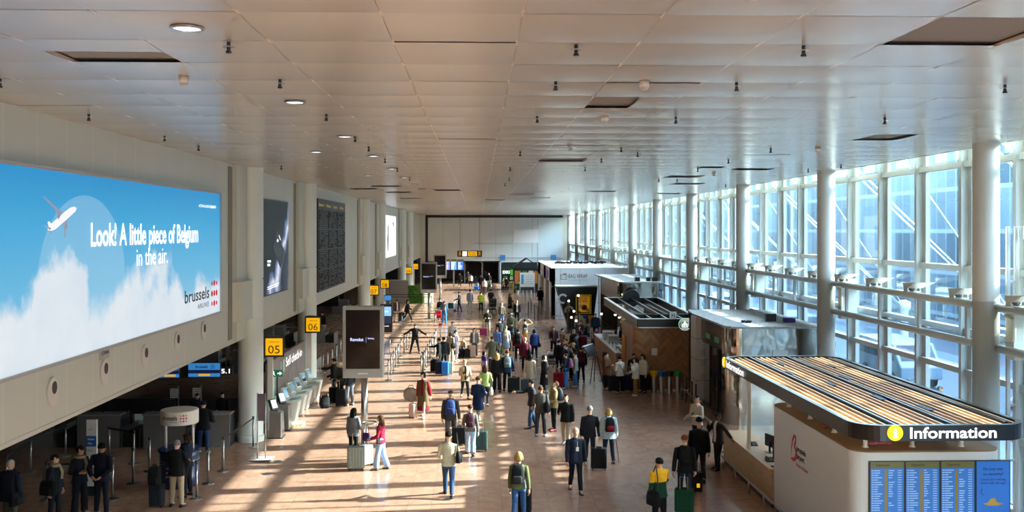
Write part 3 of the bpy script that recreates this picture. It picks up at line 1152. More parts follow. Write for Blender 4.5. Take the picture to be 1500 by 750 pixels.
# ring rail round the foot of the nearest pole
p = at(541, 29.6)
t = thing('ring_table', 'small round steel ring table at the foot of the nearest screen', 'table', p)
b = MB()
ring = [V((p.x + 0.24 * math.cos(a * PI / 12), p.y + 0.24 * math.sin(a * PI / 12), 1.05)) for a in range(25)]
b.tube(ring, 0.03, 8)
b.build('ring', m_steel, t, smooth=True)
b = MB()
for a in (0.3, 2.4, 4.5):
    b.tube([(p.x + 0.22 * math.cos(a), p.y + 0.22 * math.sin(a), 0), (p.x + 0.24 * math.cos(a), p.y + 0.24 * math.sin(a), 1.05)], 0.018, 8)
b.build('leg', m_steel, t, smooth=True)
# black display pillar
p = at(566, 65.8)
t = thing('display_pillar', 'black floor-standing display with blue screen behind the nearest tall screen', 'display', p)
MB().box(p.x - 0.42, p.x + 0.42, p.y - 0.12, p.y + 0.12, 0, 1.95).build('housing', m_black, t, bevel=0.02)
MB().box(p.x - 0.34, p.x + 0.34, p.y - 0.13, p.y - 0.115, 1.15, 1.78).build('screen', mat('light blue screen', '#7fb2ea', 0.3, emit=0.8), t)
MB().box(p.x - 0.34, p.x + 0.34, p.y - 0.13, p.y - 0.115, 0.62, 1.12).build('picture', mat('dark blue picture', '#2c3b55', 0.3, emit=0.3), t)
text('print', 'CARD', m_letter_w, to_cam(p.x, p.y - 0.132, 1.4), t, w=0.3, h=0.1, center=True)
text('print', 'Revolut', m_letter_w, to_cam(p.x, p.y - 0.121, 0.42), t, w=0.36, h=0.08, center=True, bold=0.02)

# ---- pale partitions and plant wall by the far queue
t = thing('partition', 'plain taupe partition wall beside the green plant wall', 'partition', at(583, 93))
p0, p1 = at(564, 93), at(598, 93)
MB().box(p0.x, p1.x, p0.y, p0.y + 0.2, 0, 2.15).build('panel', mat('taupe board', '#a59c94', 0.6, vary=0.04), t)
MB().box(p0.x, p1.x, p0.y - 0.03, p0.y + 0.23, 2.15, 2.22).build('top_rail', m_cream, t)
p0, p1 = at(598, 92), at(619, 92)
t = thing('plant_wall', 'green plant wall of dense leaves beside the taupe partition', 'plant wall', ((p0.x + p1.x) / 2, p0.y, 0))
MB().box(p0.x, p1.x, p0.y, p0.y + 0.25, 0, 1.72).build('backing', mat('plant backing', '#26401b', 0.8), t)
b = MB()
rl = random.Random(9)
for i in range(2600):
    x, z, s = rl.uniform(p0.x, p1.x), rl.uniform(0.02, 1.72), rl.uniform(0.04, 0.09)
    a, e = rl.uniform(0, 6.3), rl.uniform(0.02, 0.12)
    c, q = math.cos(a) * s, math.sin(a) * s
    b.add([(x - c, p0.y - e * 0.3, z - q), (x - q * 0.4, p0.y - e, z + c * 0.4), (x + c, p0.y - e * 0.7, z + q), (x + q * 0.4, p0.y - e * 0.5, z - c * 0.4)], [(0, 1, 2, 3)], i % 3)
lv = b.build('leaves', [mat('leaf green', '#4f8a2c', 0.5), mat('leaf light green', '#7fb53c', 0.5), mat('leaf dark green', '#2c5a1e', 0.5)], t)
lv['kind'] = 'stuff'
p0 = at(627, 92)
t = thing('lit_panel', 'pale lit panel standing beside the plant wall', 'panel', p0)
MB().box(p0.x - 0.35, p0.x + 0.5, p0.y, p0.y + 0.15, 0.05, 1.75).build('panel', mat('soft lit green white', '#e6f2cf', 0.5, emit=0.6), t)
MB().box(p0.x - 0.4, p0.x + 0.55, p0.y - 0.05, p0.y + 0.2, 0, 0.06).build('base', m_lgrey, t)

# ---- far flight monitors and gate sign
p = at(668, 116)
t = thing('flight_monitor_stand', 'three blue and purple flight monitors on one post in the far hall', 'monitor', p)
for i, c in enumerate(('#9fa0e0', '#6fb0ee', '#3f7be8')):
    x = p.x - 1.1 + i * 0.82
    MB().box(x - 0.38, x + 0.38, p.y - 0.05, p.y + 0.05, 2.2, 3.5).build('monitor', m_black, t)
    f = MB().box(x - 0.35, x + 0.35, p.y - 0.06, p.y - 0.05, 2.26, 3.3).build('screen', mat('monitor ' + c, c, 0.3, emit=0.75), t)
    b = MB()
    for r in range(9):
        b.box(x - 0.3, x - 0.3 + rnd.uniform(0.3, 0.55), p.y - 0.065, p.y - 0.06, 2.32 + r * 0.1, 2.36 + r * 0.1)
    b.build('screen_rows', m_letter_w, f)
    MB().box(x - 0.35, x + 0.35, p.y - 0.06, p.y - 0.05, 3.32, 3.45).build('header', mat('olive header', '#7a7428', 0.4, emit=0.2), t)
MB().box(p.x - 0.35, p.x - 0.2, p.y - 0.02, p.y + 0.1, 0, 2.2).build('post', m_steel, t)
MB().box(p.x - 1.0, p.x + 0.4, p.y - 0.2, p.y + 0.3, 0, 0.05).build('base', m_steel, t)
p = at(688, 118)
t = thing('gate_sign', 'black hanging sign with yellow and white fields above the far passage', 'sign', (p.x, p.y, 3.8))
MB().box(p.x - 1.52, p.x + 1.52, p.y - 0.1, p.y + 0.1, 3.78, 4.53).build('casing', m_black, t)
MB().box(p.x - 0.2, p.x + 0.9, p.y - 0.12, p.y - 0.1, 3.87, 4.45).build('yellow_field', m_yellow, t)
MB().box(p.x - 0.88, p.x - 0.35, p.y - 0.12, p.y - 0.1, 3.87, 4.45).build('white_field', m_letter_w, t)
b = MB()
for s in (-1, 1):
    for zz_ in (3.9, 4.08, 4.26):
        x = p.x + s * 1.2
        b.add([(x - 0.14, p.y - 0.12, zz_), (x, p.y - 0.12, zz_ + 0.14), (x + 0.14, p.y - 0.12, zz_), (x + 0.14, p.y - 0.12, zz_ + 0.07), (x, p.y - 0.12, zz_ + 0.2), (x - 0.14, p.y - 0.12, zz_ + 0.07)], [(0, 1, 4, 5), (1, 2, 3, 4)])
b.build('arrows', m_yellow, t)
text('letters', 'B gates', m_letter_k, to_cam(p.x + 0.35, p.y - 0.122, 4.2), t, w=0.8, h=0.16, center=True, bold=0.02)
text('letters', 'A gates', m_letter_k, to_cam(p.x + 0.35, p.y - 0.122, 3.95), t, w=0.8, h=0.16, center=True, bold=0.02)
b = MB()
for s in (-1.2, 1.2):
    b.tube([(p.x + s, p.y, 4.5), (p.x + s, p.y, 9.08)], 0.02, 6)
b.build('hanger', m_dark, t)
for px, lab in ((737, 'beside the gable-roofed shop'), (813, 'above the white pavilion roof')):
    p = at(px, 126)
    s = tag(MB().box(p.x - 0.33, p.x + 0.33, p.y - 0.05, p.y + 0.05, 3.05, 3.75).build('blue_sign', mat('info blue', '#3c78b4', 0.4, emit=0.3)), 'small square blue sign on the far sheeting %s' % lab, 'sign')
    s.location.y = YF - 0.1

# ---- check-in hall in the shade
def counter(x0, x1, y, label, belt=True):
    t = thing('check_in_counter', label, 'counter', ((x0 + x1) / 2, y, 0), 0, 'check-in counters')
    MB().box(x0, x1, y, y + 0.08, 0, 1.05).build('front', mat('counter grey', '#6e6a67', 0.5, vary=0.06), t)
    MB().box(x0 - 0.03, x1 + 0.03, y - 0.05, y + 0.45, 1.05, 1.10).build('worktop', mat('counter top', '#8a8580', 0.3), t)
    MB().box(x0, x0 + 0.05, y + 0.08, y + 0.9, 0, 1.05).build('side', m_dark, t)
    MB().box(x1 - 0.05, x1, y + 0.08, y + 0.9, 0, 1.05).build('side', m_dark, t)
    if not belt:
        return t
    MB().box(x1 + 0.06, x1 + 0.62, y + 0.1, y + 1.6, 0.0, 0.45).build('baggage_belt', m_rubber, t, bevel=0.04)
    b = MB()
    b.box(x1 + 0.03, x1 + 0.06, y, y + 1.6, 0, 0.6)
    b.box(x1 + 0.62, x1 + 0.65, y, y + 1.6, 0, 0.6)
    b.build('belt_side', m_steel, t)
    mx_ = (x0 + x1) / 2
    f = MB().box(mx_ - 0.24, mx_ + 0.24, y + 0.3, y + 0.34, 1.18, 1.5).build('monitor', m_black, t)
    MB().box(mx_ - 0.03, mx_ + 0.03, y + 0.33, y + 0.37, 1.1, 1.25).build('monitor_stand', m_black, f)
    return t


ks = 0
for row, (y, xs) in enumerate(((31.2, (-15.0, -12.9, -10.8)), (47.5, (-14.2, -12.1, -10.0)), (60.0, (-13.5, -11.0)), (82, (-12.5, -10.2)))):
    for i, x in enumerate(xs):
        counter(x, x + 1.35, y, 'grey check-in counter with baggage belt, %s desk of the %s row' % (('left', 'middle', 'right')[i], ('nearest', 'second', 'third', 'farthest')[row]))
counter(-8.72, -8.05, 31.2, 'narrow grey check-in counter where a man in black stands, beside the first column', False)
b = MB()
t = thing('baggage_conveyor', 'long dark baggage conveyor behind the nearest check-in counters', 'conveyor', (-13, 35.5, 0))
MB().box(-22, -8.6, 35.0, 36.0, 0.55, 0.7).build('belt', m_rubber, t)
MB().box(-22, -8.6, 34.9, 34.98, 0.4, 0.95).build('side_panel', m_dark, t)
b = MB()
for i in range(8):
    b.box(-21.5 + i * 1.8, -21.42 + i * 1.8, 35.0, 36.0, 0, 0.55)
b.build('support', m_steel, t)
# lit desk displays
scr = None
for (px0, px1, py0, py1, d, lab, big) in ((276, 322, 532, 552, 33.2, 'wide blue airline display above the counter beside the first column', 1), (226, 262, 536, 553, 33.6, 'wide blue airline display left of its twin', 1), (563, 573, 433, 440, 64, 'small blue display far inside the check-in hall', 0)):
    a, c = at(px0, d), at(px1, d)
    z1, z0 = EYE - (py0 - HOR) * d / F_PX, EYE - (py1 - HOR) * d / F_PX
    t = thing('desk_display', lab, 'display', ((a.x + c.x) / 2, a.y, z0), 0, 'displays over the check-in desks')
    MB().box(a.x - 0.03, c.x + 0.03, a.y, a.y + 0.08, z0 - 0.03, z1 + 0.03).build('casing', m_black, t)
    MB().box(a.x, c.x, a.y - 0.01, a.y, z0, z1).build('screen', mat('airline blue', '#3a86c8', 0.3, emit=0.55), t)
    if big:
        b = MB()
        b.box(a.x, c.x, a.y - 0.014, a.y - 0.01, z0 + 0.12, z0 + 0.24)
        b.build('screen_band', mat('navy band', '#20275c', 0.3, emit=0.25), t)
        b = MB()
        b.box(a.x + 0.35, a.x + 0.75, a.y - 0.018, a.y - 0.012, z0 + 0.03, z0 + 0.1)
        b.build('screen_field', m_yellow, t)
        text('logo_name', 'brussels', mat('navy lettering', '#10163a', 0.5), to_cam(a.x + 0.25, a.y - 0.012, z1 - 0.17), t, w=0.42, h=0.1, bold=0.02)
        b = MB()
        for i in range(3):
            for j in range(3):
                b.prism(disc(0.016, 8, a.x + 0.78 + 0.05 * i, z1 - 0.17 + 0.05 * j), 0.012, 0.016, 0, to_cam(0, a.y, 0))
        b.build('logo_dots', m_lit_k, t)
    b = MB()
    for x in (a.x + 0.1, c.x - 0.1):
        b.box(x - 0.015, x + 0.015, a.y + 0.03, a.y + 0.06, z1, 3.5)
    b.build('hanger', m_dark, t)
p = at(331, 33.4)
z = EYE - (543 - HOR) * 33.4 / F_PX
t = thing('desk_number', 'small dark desk number display beside the blue airline display', 'sign', (p.x, p.y, z - 0.12))
MB().box(p.x - 0.25, p.x + 0.25, p.y - 0.05, p.y + 0.05, z - 0.14, z + 0.14).build('casing', m_dark, t)
text('number', '5.1', m_letter_w, to_cam(p.x, p.y - 0.052, z - 0.08), t, w=0.3, h=0.15, center=True, bold=0.02)
MB().box(p.x - 0.02, p.x + 0.02, p.y, p.y + 0.03, z + 0.14, 3.5).build('hanger', m_dark, t)
for i, (px, d, za, zb, wd) in enumerate(((372, 52, 2.2, 3.0, 1.5), (430, 56, 2.0, 2.9, 1.8), (478, 62, 2.1, 2.8, 1.6), (492, 66, 2.3, 3.0, 1.2))):
    p = at(px, d)
    t = tag(MB().box(p.x - wd / 2, p.x + wd / 2, p.y, p.y + 0.1, za, zb).build('dark_monitor', mat('sleeping monitor', '#14161c', 0.15)), 'dark switched-off monitor hung inside the check-in hall, %s from the near end' % ('first', 'second', 'third', 'fourth')[i], 'monitor')
# steel frame inside the hall
b = MB()
t = thing('gantry', 'dark steel gantry frame deep inside the check-in hall', 'gantry', (-14, 52, 0))
for x in (-20, -17, -14, -11.5):
    b.box(x - 0.04, x + 0.04, 54, 54.1, 0, 3.5)
for z in (1.6, 2.4, 3.2):
    b.box(-21, -9.5, 54, 54.08, z - 0.03, z + 0.03)
b.build('frame', m_steel, t)
for px, py, lab in ((255, 576, 'left'), (288, 575, 'right')):
    d = 32.6
    p = at(px, d)
    z = EYE - (py - HOR) * d / F_PX
    t = thing('pole_notice', 'small white printed notice on a pole over the counters, %s of the two' % lab, 'notice', (p.x, p.y, 0))
    MB().box(p.x - 0.13, p.x + 0.13, p.y - 0.012, p.y, z - 0.16, z + 0.16).build('sheet', m_white, t)
    b = MB()
    for i in range(4):
        for j in range(3):
            b.box(p.x - 0.1 + 0.07 * j, p.x - 0.05 + 0.07 * j, p.y - 0.015, p.y - 0.012, z - 0.12 + 0.07 * i, z - 0.08 + 0.07 * i)
    b.build('print', m_grey, t)
    MB().box(p.x + 0.13, p.x + 0.17, p.y - 0.02, p.y + 0.02, 0, z + 0.25).build('pole', m_steel, t)

# ---- business class totem
p = at(135, 25.3)
t = thing('queue_totem', 'white upright totem with blue Business Class band by the suited staff', 'sign', p)
MB().box(p.x - 0.13, p.x + 0.13, p.y - 0.05, p.y + 0.05, 0.25, 2.0).build('panel', m_white, t)
MB().box(p.x - 0.13, p.x + 0.13, p.y - 0.06, p.y + 0.06, 0, 0.25).build('foot', m_dark, t)
MB().box(p.x - 0.13, p.x + 0.13, p.y - 0.054, p.y - 0.05, 1.30, 1.58).build('blue_band', mat('business blue', '#1f62a8', 0.5), t)
for s, z in (('Business', 1.47), ('Class', 1.36)):
    text('lettering', s, m_letter_wp, to_cam(p.x - 0.09, p.y - 0.056, z), t, w=0.17 if s == 'Business' else 0.11, h=0.055, bold=0.02)
text('lettering', 'Europe', m_letter_k, to_cam(p.x - 0.09, p.y - 0.052, 1.18), t, w=0.12, h=0.045)
text('lettering', 'brussels', m_letter_k, to_cam(p.x - 0.09, p.y - 0.052, 1.74), t, w=0.12, h=0.035)
MB().box(p.x - 0.13, p.x - 0.05, p.y - 0.054, p.y - 0.05, 0.86, 0.95).build('yellow_mark', m_yellow, t)

# ---- round information drum of the airline
p = at(263, 26.3)
t = thing('airline_desk', 'round blue airline help desk under a white drum sign', 'desk', p)
m_blue = mat('airline desk blue', '#262c55', 0.35, vary=0.08)
MB().lathe([(0.45, 0), (0.5, 0.02), (0.52, 0.06), (0.52, 0.96), (0.5, 0.98)], 36, c=p).build('drum', m_blue, t, smooth=True)
MB().lathe([(0.56, 0.97), (0.57, 0.99), (0.57, 1.02), (0.55, 1.03), (0.0, 1.03)], 36, c=p).build('worktop', mat('desk top blue', '#1c2146', 0.25), t)
MB().lathe([(0.525, 0.72), (0.527, 0.72), (0.527, 0.74), (0.525, 0.74)], 36, c=p).build('band', m_steel, t)
MB().lathe([(0.0, 1.72), (0.50, 1.72), (0.505, 1.74), (0.505, 2.07), (0.49, 2.09), (0.0, 2.10)], 40, c=p).build('drum_sign', m_white, t)
b = MB()
for dx in (-0.37, 0.37):
    b.tube([(p.x + dx, p.y, 1.0), (p.x + dx, p.y, 1.75)], 0.035, 12)
b.build('post', m_white, t, smooth=True)


def curved_text(name, body, m, c, r, z, a_mid, wd, h, parent, bold=0.0):
    o = text(name, body, m, Matrix.Identity(4), None, w=wd, h=h, bold=bold, center=True)
    off = o.location.copy()
    inv = wm(parent).inverted()
    for v in o.data.vertices:
        q = v.co + off
        a = a_mid + q.x / r
        v.co = inv @ V((c.x + (r + q.z) * math.sin(a), c.y - (r + q.z) * math.cos(a), z + q.y))
    o.location = (0, 0, 0)
    o.parent = parent
    return o


curved_text('logo_name', 'brussels', m_letter_k, p, 0.506, 1.88, -0.24, 0.42, 0.12, t, 0.015)
curved_text('logo_name', 'airlines', m_letter_k, p, 0.506, 1.81, -0.02, 0.2, 0.035, t)
b = MB()
for i in range(3):
    for j in range(3):
        a = 0.36 + 0.14 * i
        q = FR((p.x + 0.506 * math.sin(a), p.y - 0.506 * math.cos(a), 1.84 + 0.075 * j), (math.cos(a), math.sin(a), 0), (0, 0, 1))
        b.prism(disc(0.024 if (i == 1 or j == 1) else 0.018, 10), 0, 0.004, 0, q)
b.build('logo_dots', m_red, t)
for i, s in enumerate(('Hi!', 'How can', 'we help', 'you today')):
    curved_text('lettering', s, m_letter_wp, p, 0.522, 0.66 - 0.11 * i, -0.25, 0.12 if i == 0 else 0.2, 0.055, t)
# ================================================================ RIGHT SIDE
m_wood = NT('pale oak')
_g = m_wood.n('NewGeometry')
_sc = m_wood.n('VectorMath', operation='MULTIPLY')
m_wood.l(_g.outputs['Position'], _sc.inputs[0])
_sc.inputs[1].default_value = (1.0, 1.0, 14.0)
_n = m_wood.noise(_sc.outputs[0], 1.5, 4, 0.6)
m_wood.l(m_wood.ramp(_n, [(0.3, '#b08e66'), (0.6, '#c6a67d'), (0.8, '#d2b58d')]), m_wood.b.inputs['Base Color'])
m_wood.b.inputs['Roughness'].default_value = 0.5
m_wood = m_wood.m
m_slat = mat('slat oak', '#cba67c', 0.5, vary=0.12, scale=5)
m_kiosk = mat('satin white kiosk', '#dbdeda', 0.35, vary=0.02)
m_blackgloss = mat('black fascia', '#0d0d0f', 0.3)

# ---------------- information desk
XI0, XI1, YI0, YI1 = 7.37, 10.4, 18.55, 23.9
ds = thing('information_desk', 'white information desk block with rounded corners and oak counter at lower right', 'information desk', ((XI0 + XI1) / 2, 21, 0))


def rr_block(x0, x1, y0, y1, r):
    return [(x + (x0 + x1) / 2, y + (y0 + y1) / 2) for x, y in rrect(x1 - x0, y1 - y0, r, 8)]


b = MB()
b.prism(rr_block(XI0, XI1, YI0, YI1, 0.35), 0.12, 2.63)
b.build('body', m_kiosk, ds)
b = MB()
b.prism(rr_block(XI0 + 0.05, XI1 - 0.05, YI0 + 0.05, YI1 - 0.05, 0.32), 0, 0.12)
b.build('plinth', m_dark, ds)
b = MB()
b.prism(rr_block(XI0 + 0.01, XI1 - 0.01, YI0 + 0.01, YI1 - 0.01, 0.35), 2.63, 2.66)
b.build('top_board', mat('brown top board', '#8a6d4a', 0.6, vary=0.1), ds)
# counter with oak front, running away from the camera
MB().box(XI0 + 0.02, XI0 + 0.10, YI1, 28.6, 0.1, 0.93).build('counter_front', m_wood, ds)
MB().box(XI0 - 0.02, XI0 + 0.75, YI1, 28.65, 0.93, 0.97).build('counter_top', m_slat, ds, bevel=0.01)
b = MB()
b.box(XI0 + 0.02, XI0 + 0.75, 28.5, 28.6, 0, 0.93)
b.build('counter_end', m_wood, ds)
MB().box(XI0 + 0.03, XI0 + 0.7, YI1, 28.6, 0, 0.1).build('counter_plinth', m_dark, ds)
MB().box(XI0 + 1.7, XI0 + 2.4, YI1, 28.6, 0, 0.95).build('back_counter', m_wood, ds)
MB().box(XI0 + 1.65, XI0 + 2.42, YI1, 28.65, 0.95, 0.99).build('back_counter_top', m_slat, ds)
b = MB()
b.tube([(XI0 - 0.22, YI0 + 1.0, 0.38), (XI0 - 0.22, 28.4, 0.38), (XI0 + 0.02, 28.4, 0.38)], 0.022, 8)
for i in range(7):
    y = YI0 + 1.2 + i * 1.35
    b.tube([(XI0 - 0.22, y, 0.38), (XI0 - 0.18, y, 0.02)], 0.018, 8)
b.build('foot_rail', m_steel, ds, smooth=True)
# airport emblem on the white side
M = to_west(XI0 - 0.001, 22.1, 1.75)
b = MB()


def ribbon(mb, pts, ws, M, z=0.004, m=0):
    P = [V((x, y, 0)) for x, y in pts]
    L, R = [], []
    for i, p in enumerate(P):
        t = (P[min(i + 1, len(P) - 1)] - P[max(0, i - 1)]).normalized()
        n = V((-t.y, t.x, 0))
        L.append(p + n * ws[i])
        R.append(p - n * ws[i])
    vs = [(q.x, q.y, z) for q in L + R]
    n = len(P)
    mb.add(vs, [(i, i + 1, n + i + 1, n + i) for i in range(n - 1)], m, M)


ribbon(b, [(-0.20, -0.05), (-0.17, 0.12), (-0.09, 0.33), (0.03, 0.47), (0.12, 0.45), (0.12, 0.33), (0.03, 0.22), (0.0, 0.20)], [0.005, 0.02, 0.035, 0.04, 0.05, 0.05, 0.035, 0.01], M)
ribbon(b, [(0.0, 0.22), (0.12, 0.18), (0.17, 0.08), (0.12, -0.04), (0.0, -0.10), (-0.16, -0.11), (-0.22, -0.10)], [0.01, 0.04, 0.055, 0.055, 0.045, 0.025, 0.004], M)
b.build('emblem', m_red, ds)
text('lettering', 'brussels', m_letter_k, to_west(XI0 - 0.001, 21.9, 1.90), ds, w=0.62, h=0.13, bold=0.02)
text('lettering', 'airport', m_letter_k, to_west(XI0 - 0.001, 21.9, 1.73), ds, w=0.52, h=0.13, bold=0.02)
text('lettering', 'the heart of Europe', m_red, to_west(XI0 - 0.001, 21.95, 1.55), ds, w=0.78, h=0.09, bold=0.01)
# monitors wall at the front
rs_ = random.Random(11)
for i in range(4):
    x0, x1 = at(1281 + i * 53.3, YI0).x, at(1281 + i * 53.3 + 51.5, YI0).x
    y = YI0 - 0.012
    f = MB().box(x0 - 0.01, x1 + 0.01, y - 0.03, y + 0.03, 1.1, 2.47).build('monitor', m_black, ds)
    if i < 3:
        MB().box(x0 + 0.015, x1 - 0.01, y - 0.034, y - 0.03, 1.12, 2.33).build('screen', mat('departures blue', '#2a63a5', 0.3, emit=0.42), f)
        MB().box(x0 + 0.015, x1 - 0.01, y - 0.034, y - 0.03, 2.335, 2.455).build('screen_header', mat('departures olive', '#5f5a22', 0.3, emit=0.25), f)
        text('screen_title', 'Departures', mat('olive lettering', '#1c1c0d', 0.5), to_cam(x0 + 0.12, y - 0.036, 2.375), f, w=0.26, h=0.05, bold=0.01)
        b = MB()
        b.add([(x0 + 0.03, y - 0.036, 2.39), (x0 + 0.09, y - 0.036, 2.41), (x0 + 0.1, y - 0.036, 2.42), (x0 + 0.05, y - 0.036, 2.4)], [(0, 1, 2, 3)])
        b.build('screen_plane', mat('olive lettering', '#1c1c0d', 0.5), f)
        MB().box(x0 + 0.29, x0 + 0.345, y - 0.037, y - 0.034, 1.12, 2.30).build('screen_gates', mat('departures gate column', '#7d681b', 0.3, emit=0.3), f)
        b = MB()
        for r in range(26):
            zr = 2.29 - r * 0.0455
            b.box(x0 + 0.03, x0 + 0.075, y - 0.037, y - 0.034, zr - 0.012, zr + 0.006)
            b.box(x0 + 0.085, x0 + 0.11 + rs_.uniform(0.04, 0.15), y - 0.037, y - 0.034, zr - 0.012, zr + 0.006)
            if rs_.random() < 0.8:
                b.box(x0 + 0.37, x0 + 0.39 + rs_.uniform(0.02, 0.1), y - 0.037, y - 0.034, zr - 0.012, zr + 0.006)
            b.box(x0 + 0.55, x0 + 0.63, y - 0.037, y - 0.034, zr - 0.010, zr + 0.004)
        b.build('screen_rows', mat('screen rows white', '#8fb0d3', 0.4, emit=0.3), f)
    else:
        MB().box(x0 + 0.015, x1 - 0.01, y - 0.034, y - 0.03, 1.12, 2.455).build('screen', mat('security blue', '#235ea8', 0.3, emit=0.42), f)
        mk = mat('navy screen lettering', '#0b1c3f', 0.5)
        for s, z, wd, hh in (('On your way', 2.28, 0.40, 0.055), ('to security?', 2.18, 0.40, 0.055), ('Check your waiting', 2.08, 0.50, 0.04), ('times with the app!', 2.01, 0.50, 0.04)):
            text('screen_text', s, mk, to_cam((x0 + x1) / 2, y - 0.036, z), f, w=wd, h=hh, bold=0.005, center=True)
        b = MB()
        b.prism([(0, 0), (0.10, 0.02), (0.16, 0.10), (0.24, 0.11), (0.28, 0.03), (0.42, 0.0), (0.3, -0.04), (0.1, -0.04)], 0, 0.003, 0, to_cam(x0 + 0.14, y - 0.034, 1.62))
        b.build('screen_picture', mat('straw print', '#a88436', 0.5, emit=0.2), f)
        b = MB()
        b.tube([(x0 + 0.12, y - 0.035, 1.92), (x0 + 0.1, y - 0.035, 1.83), (x0 + 0.16, y - 0.035, 1.78)], 0.006, 6)
        b.build('screen_arrow', mk, f)
# canopy
XC0, XC1, YC0, YC1 = 6.93, 10.25, 17.3, 27.1
cn = thing('canopy', 'black-edged slatted oak canopy over the information desk', 'canopy', ((XC0 + XC1) / 2, 22, 2.66))
out = rr_block(XC0, XC1, YC0, YC1, 0.55)
inn = rr_block(XC0 + 0.10, XC1 - 0.10, YC0 + 0.10, YC1 - 0.10, 0.46)
b = MB()
n = len(out)
vs = [(x, y, 3.13) for x, y in out] + [(x, y, 3.42) for x, y in out] + [(x, y, 3.42) for x, y in inn] + [(x, y, 3.13) for x, y in inn]
fs = []
for i in range(n):
    j = (i + 1) % n
    fs += [(i, j, n + j, n + i), (n + i, n + j, 2 * n + j, 2 * n + i), (2 * n + i, 2 * n + j, 3 * n + j, 3 * n + i), (3 * n + i, 3 * n + j, j, i)]
b.add(vs, fs)
b.build('fascia', m_blackgloss, cn)
ns = 20
for i in range(ns):
    x = XC0 + 0.17 + i * (XC1 - XC0 - 0.34) / (ns - 1)
    inset = 0.12 if 1 < i < ns - 2 else 0.35
    dark = i in (4, 11, 18)
    MB().box(x - (0.03 if dark else 0.024), x + (0.03 if dark else 0.024), YC0 + inset, YC1 - inset, 3.23, 3.41 if dark else 3.39).build('track' if dark else 'slat', m_blackgloss if dark else m_slat, cn)
b = MB()
for j in range(7):
    y = YC0 + 0.6 + j * 1.42
    b.box(XC0 + 0.1, XC1 - 0.1, y - 0.04, y + 0.04, 3.15, 3.23)
b.build('cross_beam', mat('dark beam', '#4a3a2a', 0.5), cn)
b = MB()
for j in range(6):
    for i in range(ns - 1):
        x = XC0 + 0.17 + (i + 0.5) * (XC1 - XC0 - 0.34) / (ns - 1)
        b.box(x - 0.03, x + 0.03, YC0 + 0.58 + j * 1.42 + (0.3 if i % 2 else 0), YC0 + 0.66 + j * 1.42 + (0.3 if i % 2 else 0), 3.23, 3.33)
b.build('spacer', m_dark, cn)
for (x, y, sx_, sy_) in ((8.2, 25.6, 0.1, 0.25), (7.9, 24.0, 0.1, 0.25), (8.3, 22.3, 0.1, 0.25), (8.65, 20.4, 0.12, 0.3), (9.4, 25.2, 0.1, 0.25), (9.0, 23.2, 0.1, 0.3), (9.1, 19.2, 0.12, 0.3)):
    MB().box(x - sx_ * 0.55, x + sx_ * 0.55, y - sy_, y + sy_, 3.25, 3.40).build('lamp_module', m_dark, cn)
b = MB()
for (x, y) in ((7.75, 18.9), (8.7, 18.9), (9.7, 18.9), (10.2, 19.5), (7.65, 20.3), (7.65, 21.8), (7.65, 23.3), (10.2, 22), (10.2, 24)):
    b.lathe([(0.07, 2.662), (0.045, 2.69), (0.045, 3.16)], 12, c=(x, y, 0))
b.build('post', m_white, cn)
b = MB()
b.box(7.45, 7.53, 26.2, 26.28, 0.972, 3.15)
b.box(9.9, 9.98, 26.2, 26.28, 0.0, 3.15)
b.build('long_post', m_white, cn)
mi = mat('info white lettering', '#ffffff', 0.5, emit=0.9)
text('lettering', 'Information', mi, to_cam(at(1342, YC0).x, YC0 - 0.003, 3.19), cn, w=1.62, h=0.20, bold=0.018, depth=0.02)
text('lettering', 'Information', mi, to_west(XC0 - 0.003, 26.45, 3.19), cn, w=1.75, h=0.20, bold=0.018, depth=0.02)
for q, nm in ((to_cam(at(1319.5, YC0).x, YC0 - 0.003, 3.29), 0), (to_west(XC0 - 0.003, 26.72, 3.29), 1)):
    MB().prism(disc(0.145, 28), 0, 0.03, 0, q).build('info_disc', mat('info yellow', '#f7c600', 0.4, emit=0.6), cn)
    b = MB()
    b.prism(disc(0.022, 12, 0, 0.065), 0.03, 0.04, 0, q)
    b.prism([(-0.045, -0.085), (0.045, -0.085), (0.045, -0.06), (0.022, -0.06), (0.022, 0.03), (-0.04, 0.03), (-0.04, 0.008), (-0.018, 0.008), (-0.018, -0.06), (-0.045, -0.06)], 0.03, 0.04, 0, q)
    b.build('info_letter', mi, cn)
# things left on the desk block
t = thing('cardboard_box', 'open brown cardboard box on top of the information desk', 'box', (9.0, 20.6, 2.66))
b = MB()
b.box(8.7, 9.3, 20.4, 20.8, 2.66, 2.95)
b.build('carton', mat('cardboard', '#8b6b45', 0.8, vary=0.1), t)
MB().box(8.98, 9.02, 20.39, 20.81, 2.66, 2.955).build('tape', mat('green tape', '#5f7d3a', 0.5), t)
t = MB()
t.box(8.05, 8.55, 19.9, 20.4, 2.66, 2.78)
tag(t.build('paper_stack', m_white, bevel=0.01), 'stack of white paper on top of the information desk', 'paper')
t = MB()
for i in range(5):
    t.ball((7.95 + 0.09 * i, 19.1 + 0.02 * (i % 2), 2.69), (0.07, 0.05, 0.03), 8, 5)
tag(t.build('cable_coil', mat('pink cable', '#c25a78', 0.6), smooth=True), 'pink coiled cable lying on top of the information desk', 'cable')
t = MB()
for i in range(7):
    t.ball((7.62 + 0.03 * i, 20.75 + 0.06 * i, 2.69), (0.05, 0.06, 0.03), 8, 5)
tag(t.build('cable_coil', mat('red cable', '#b5373f', 0.6), smooth=True), 'red cable lying on the long edge of the information desk top', 'cable')
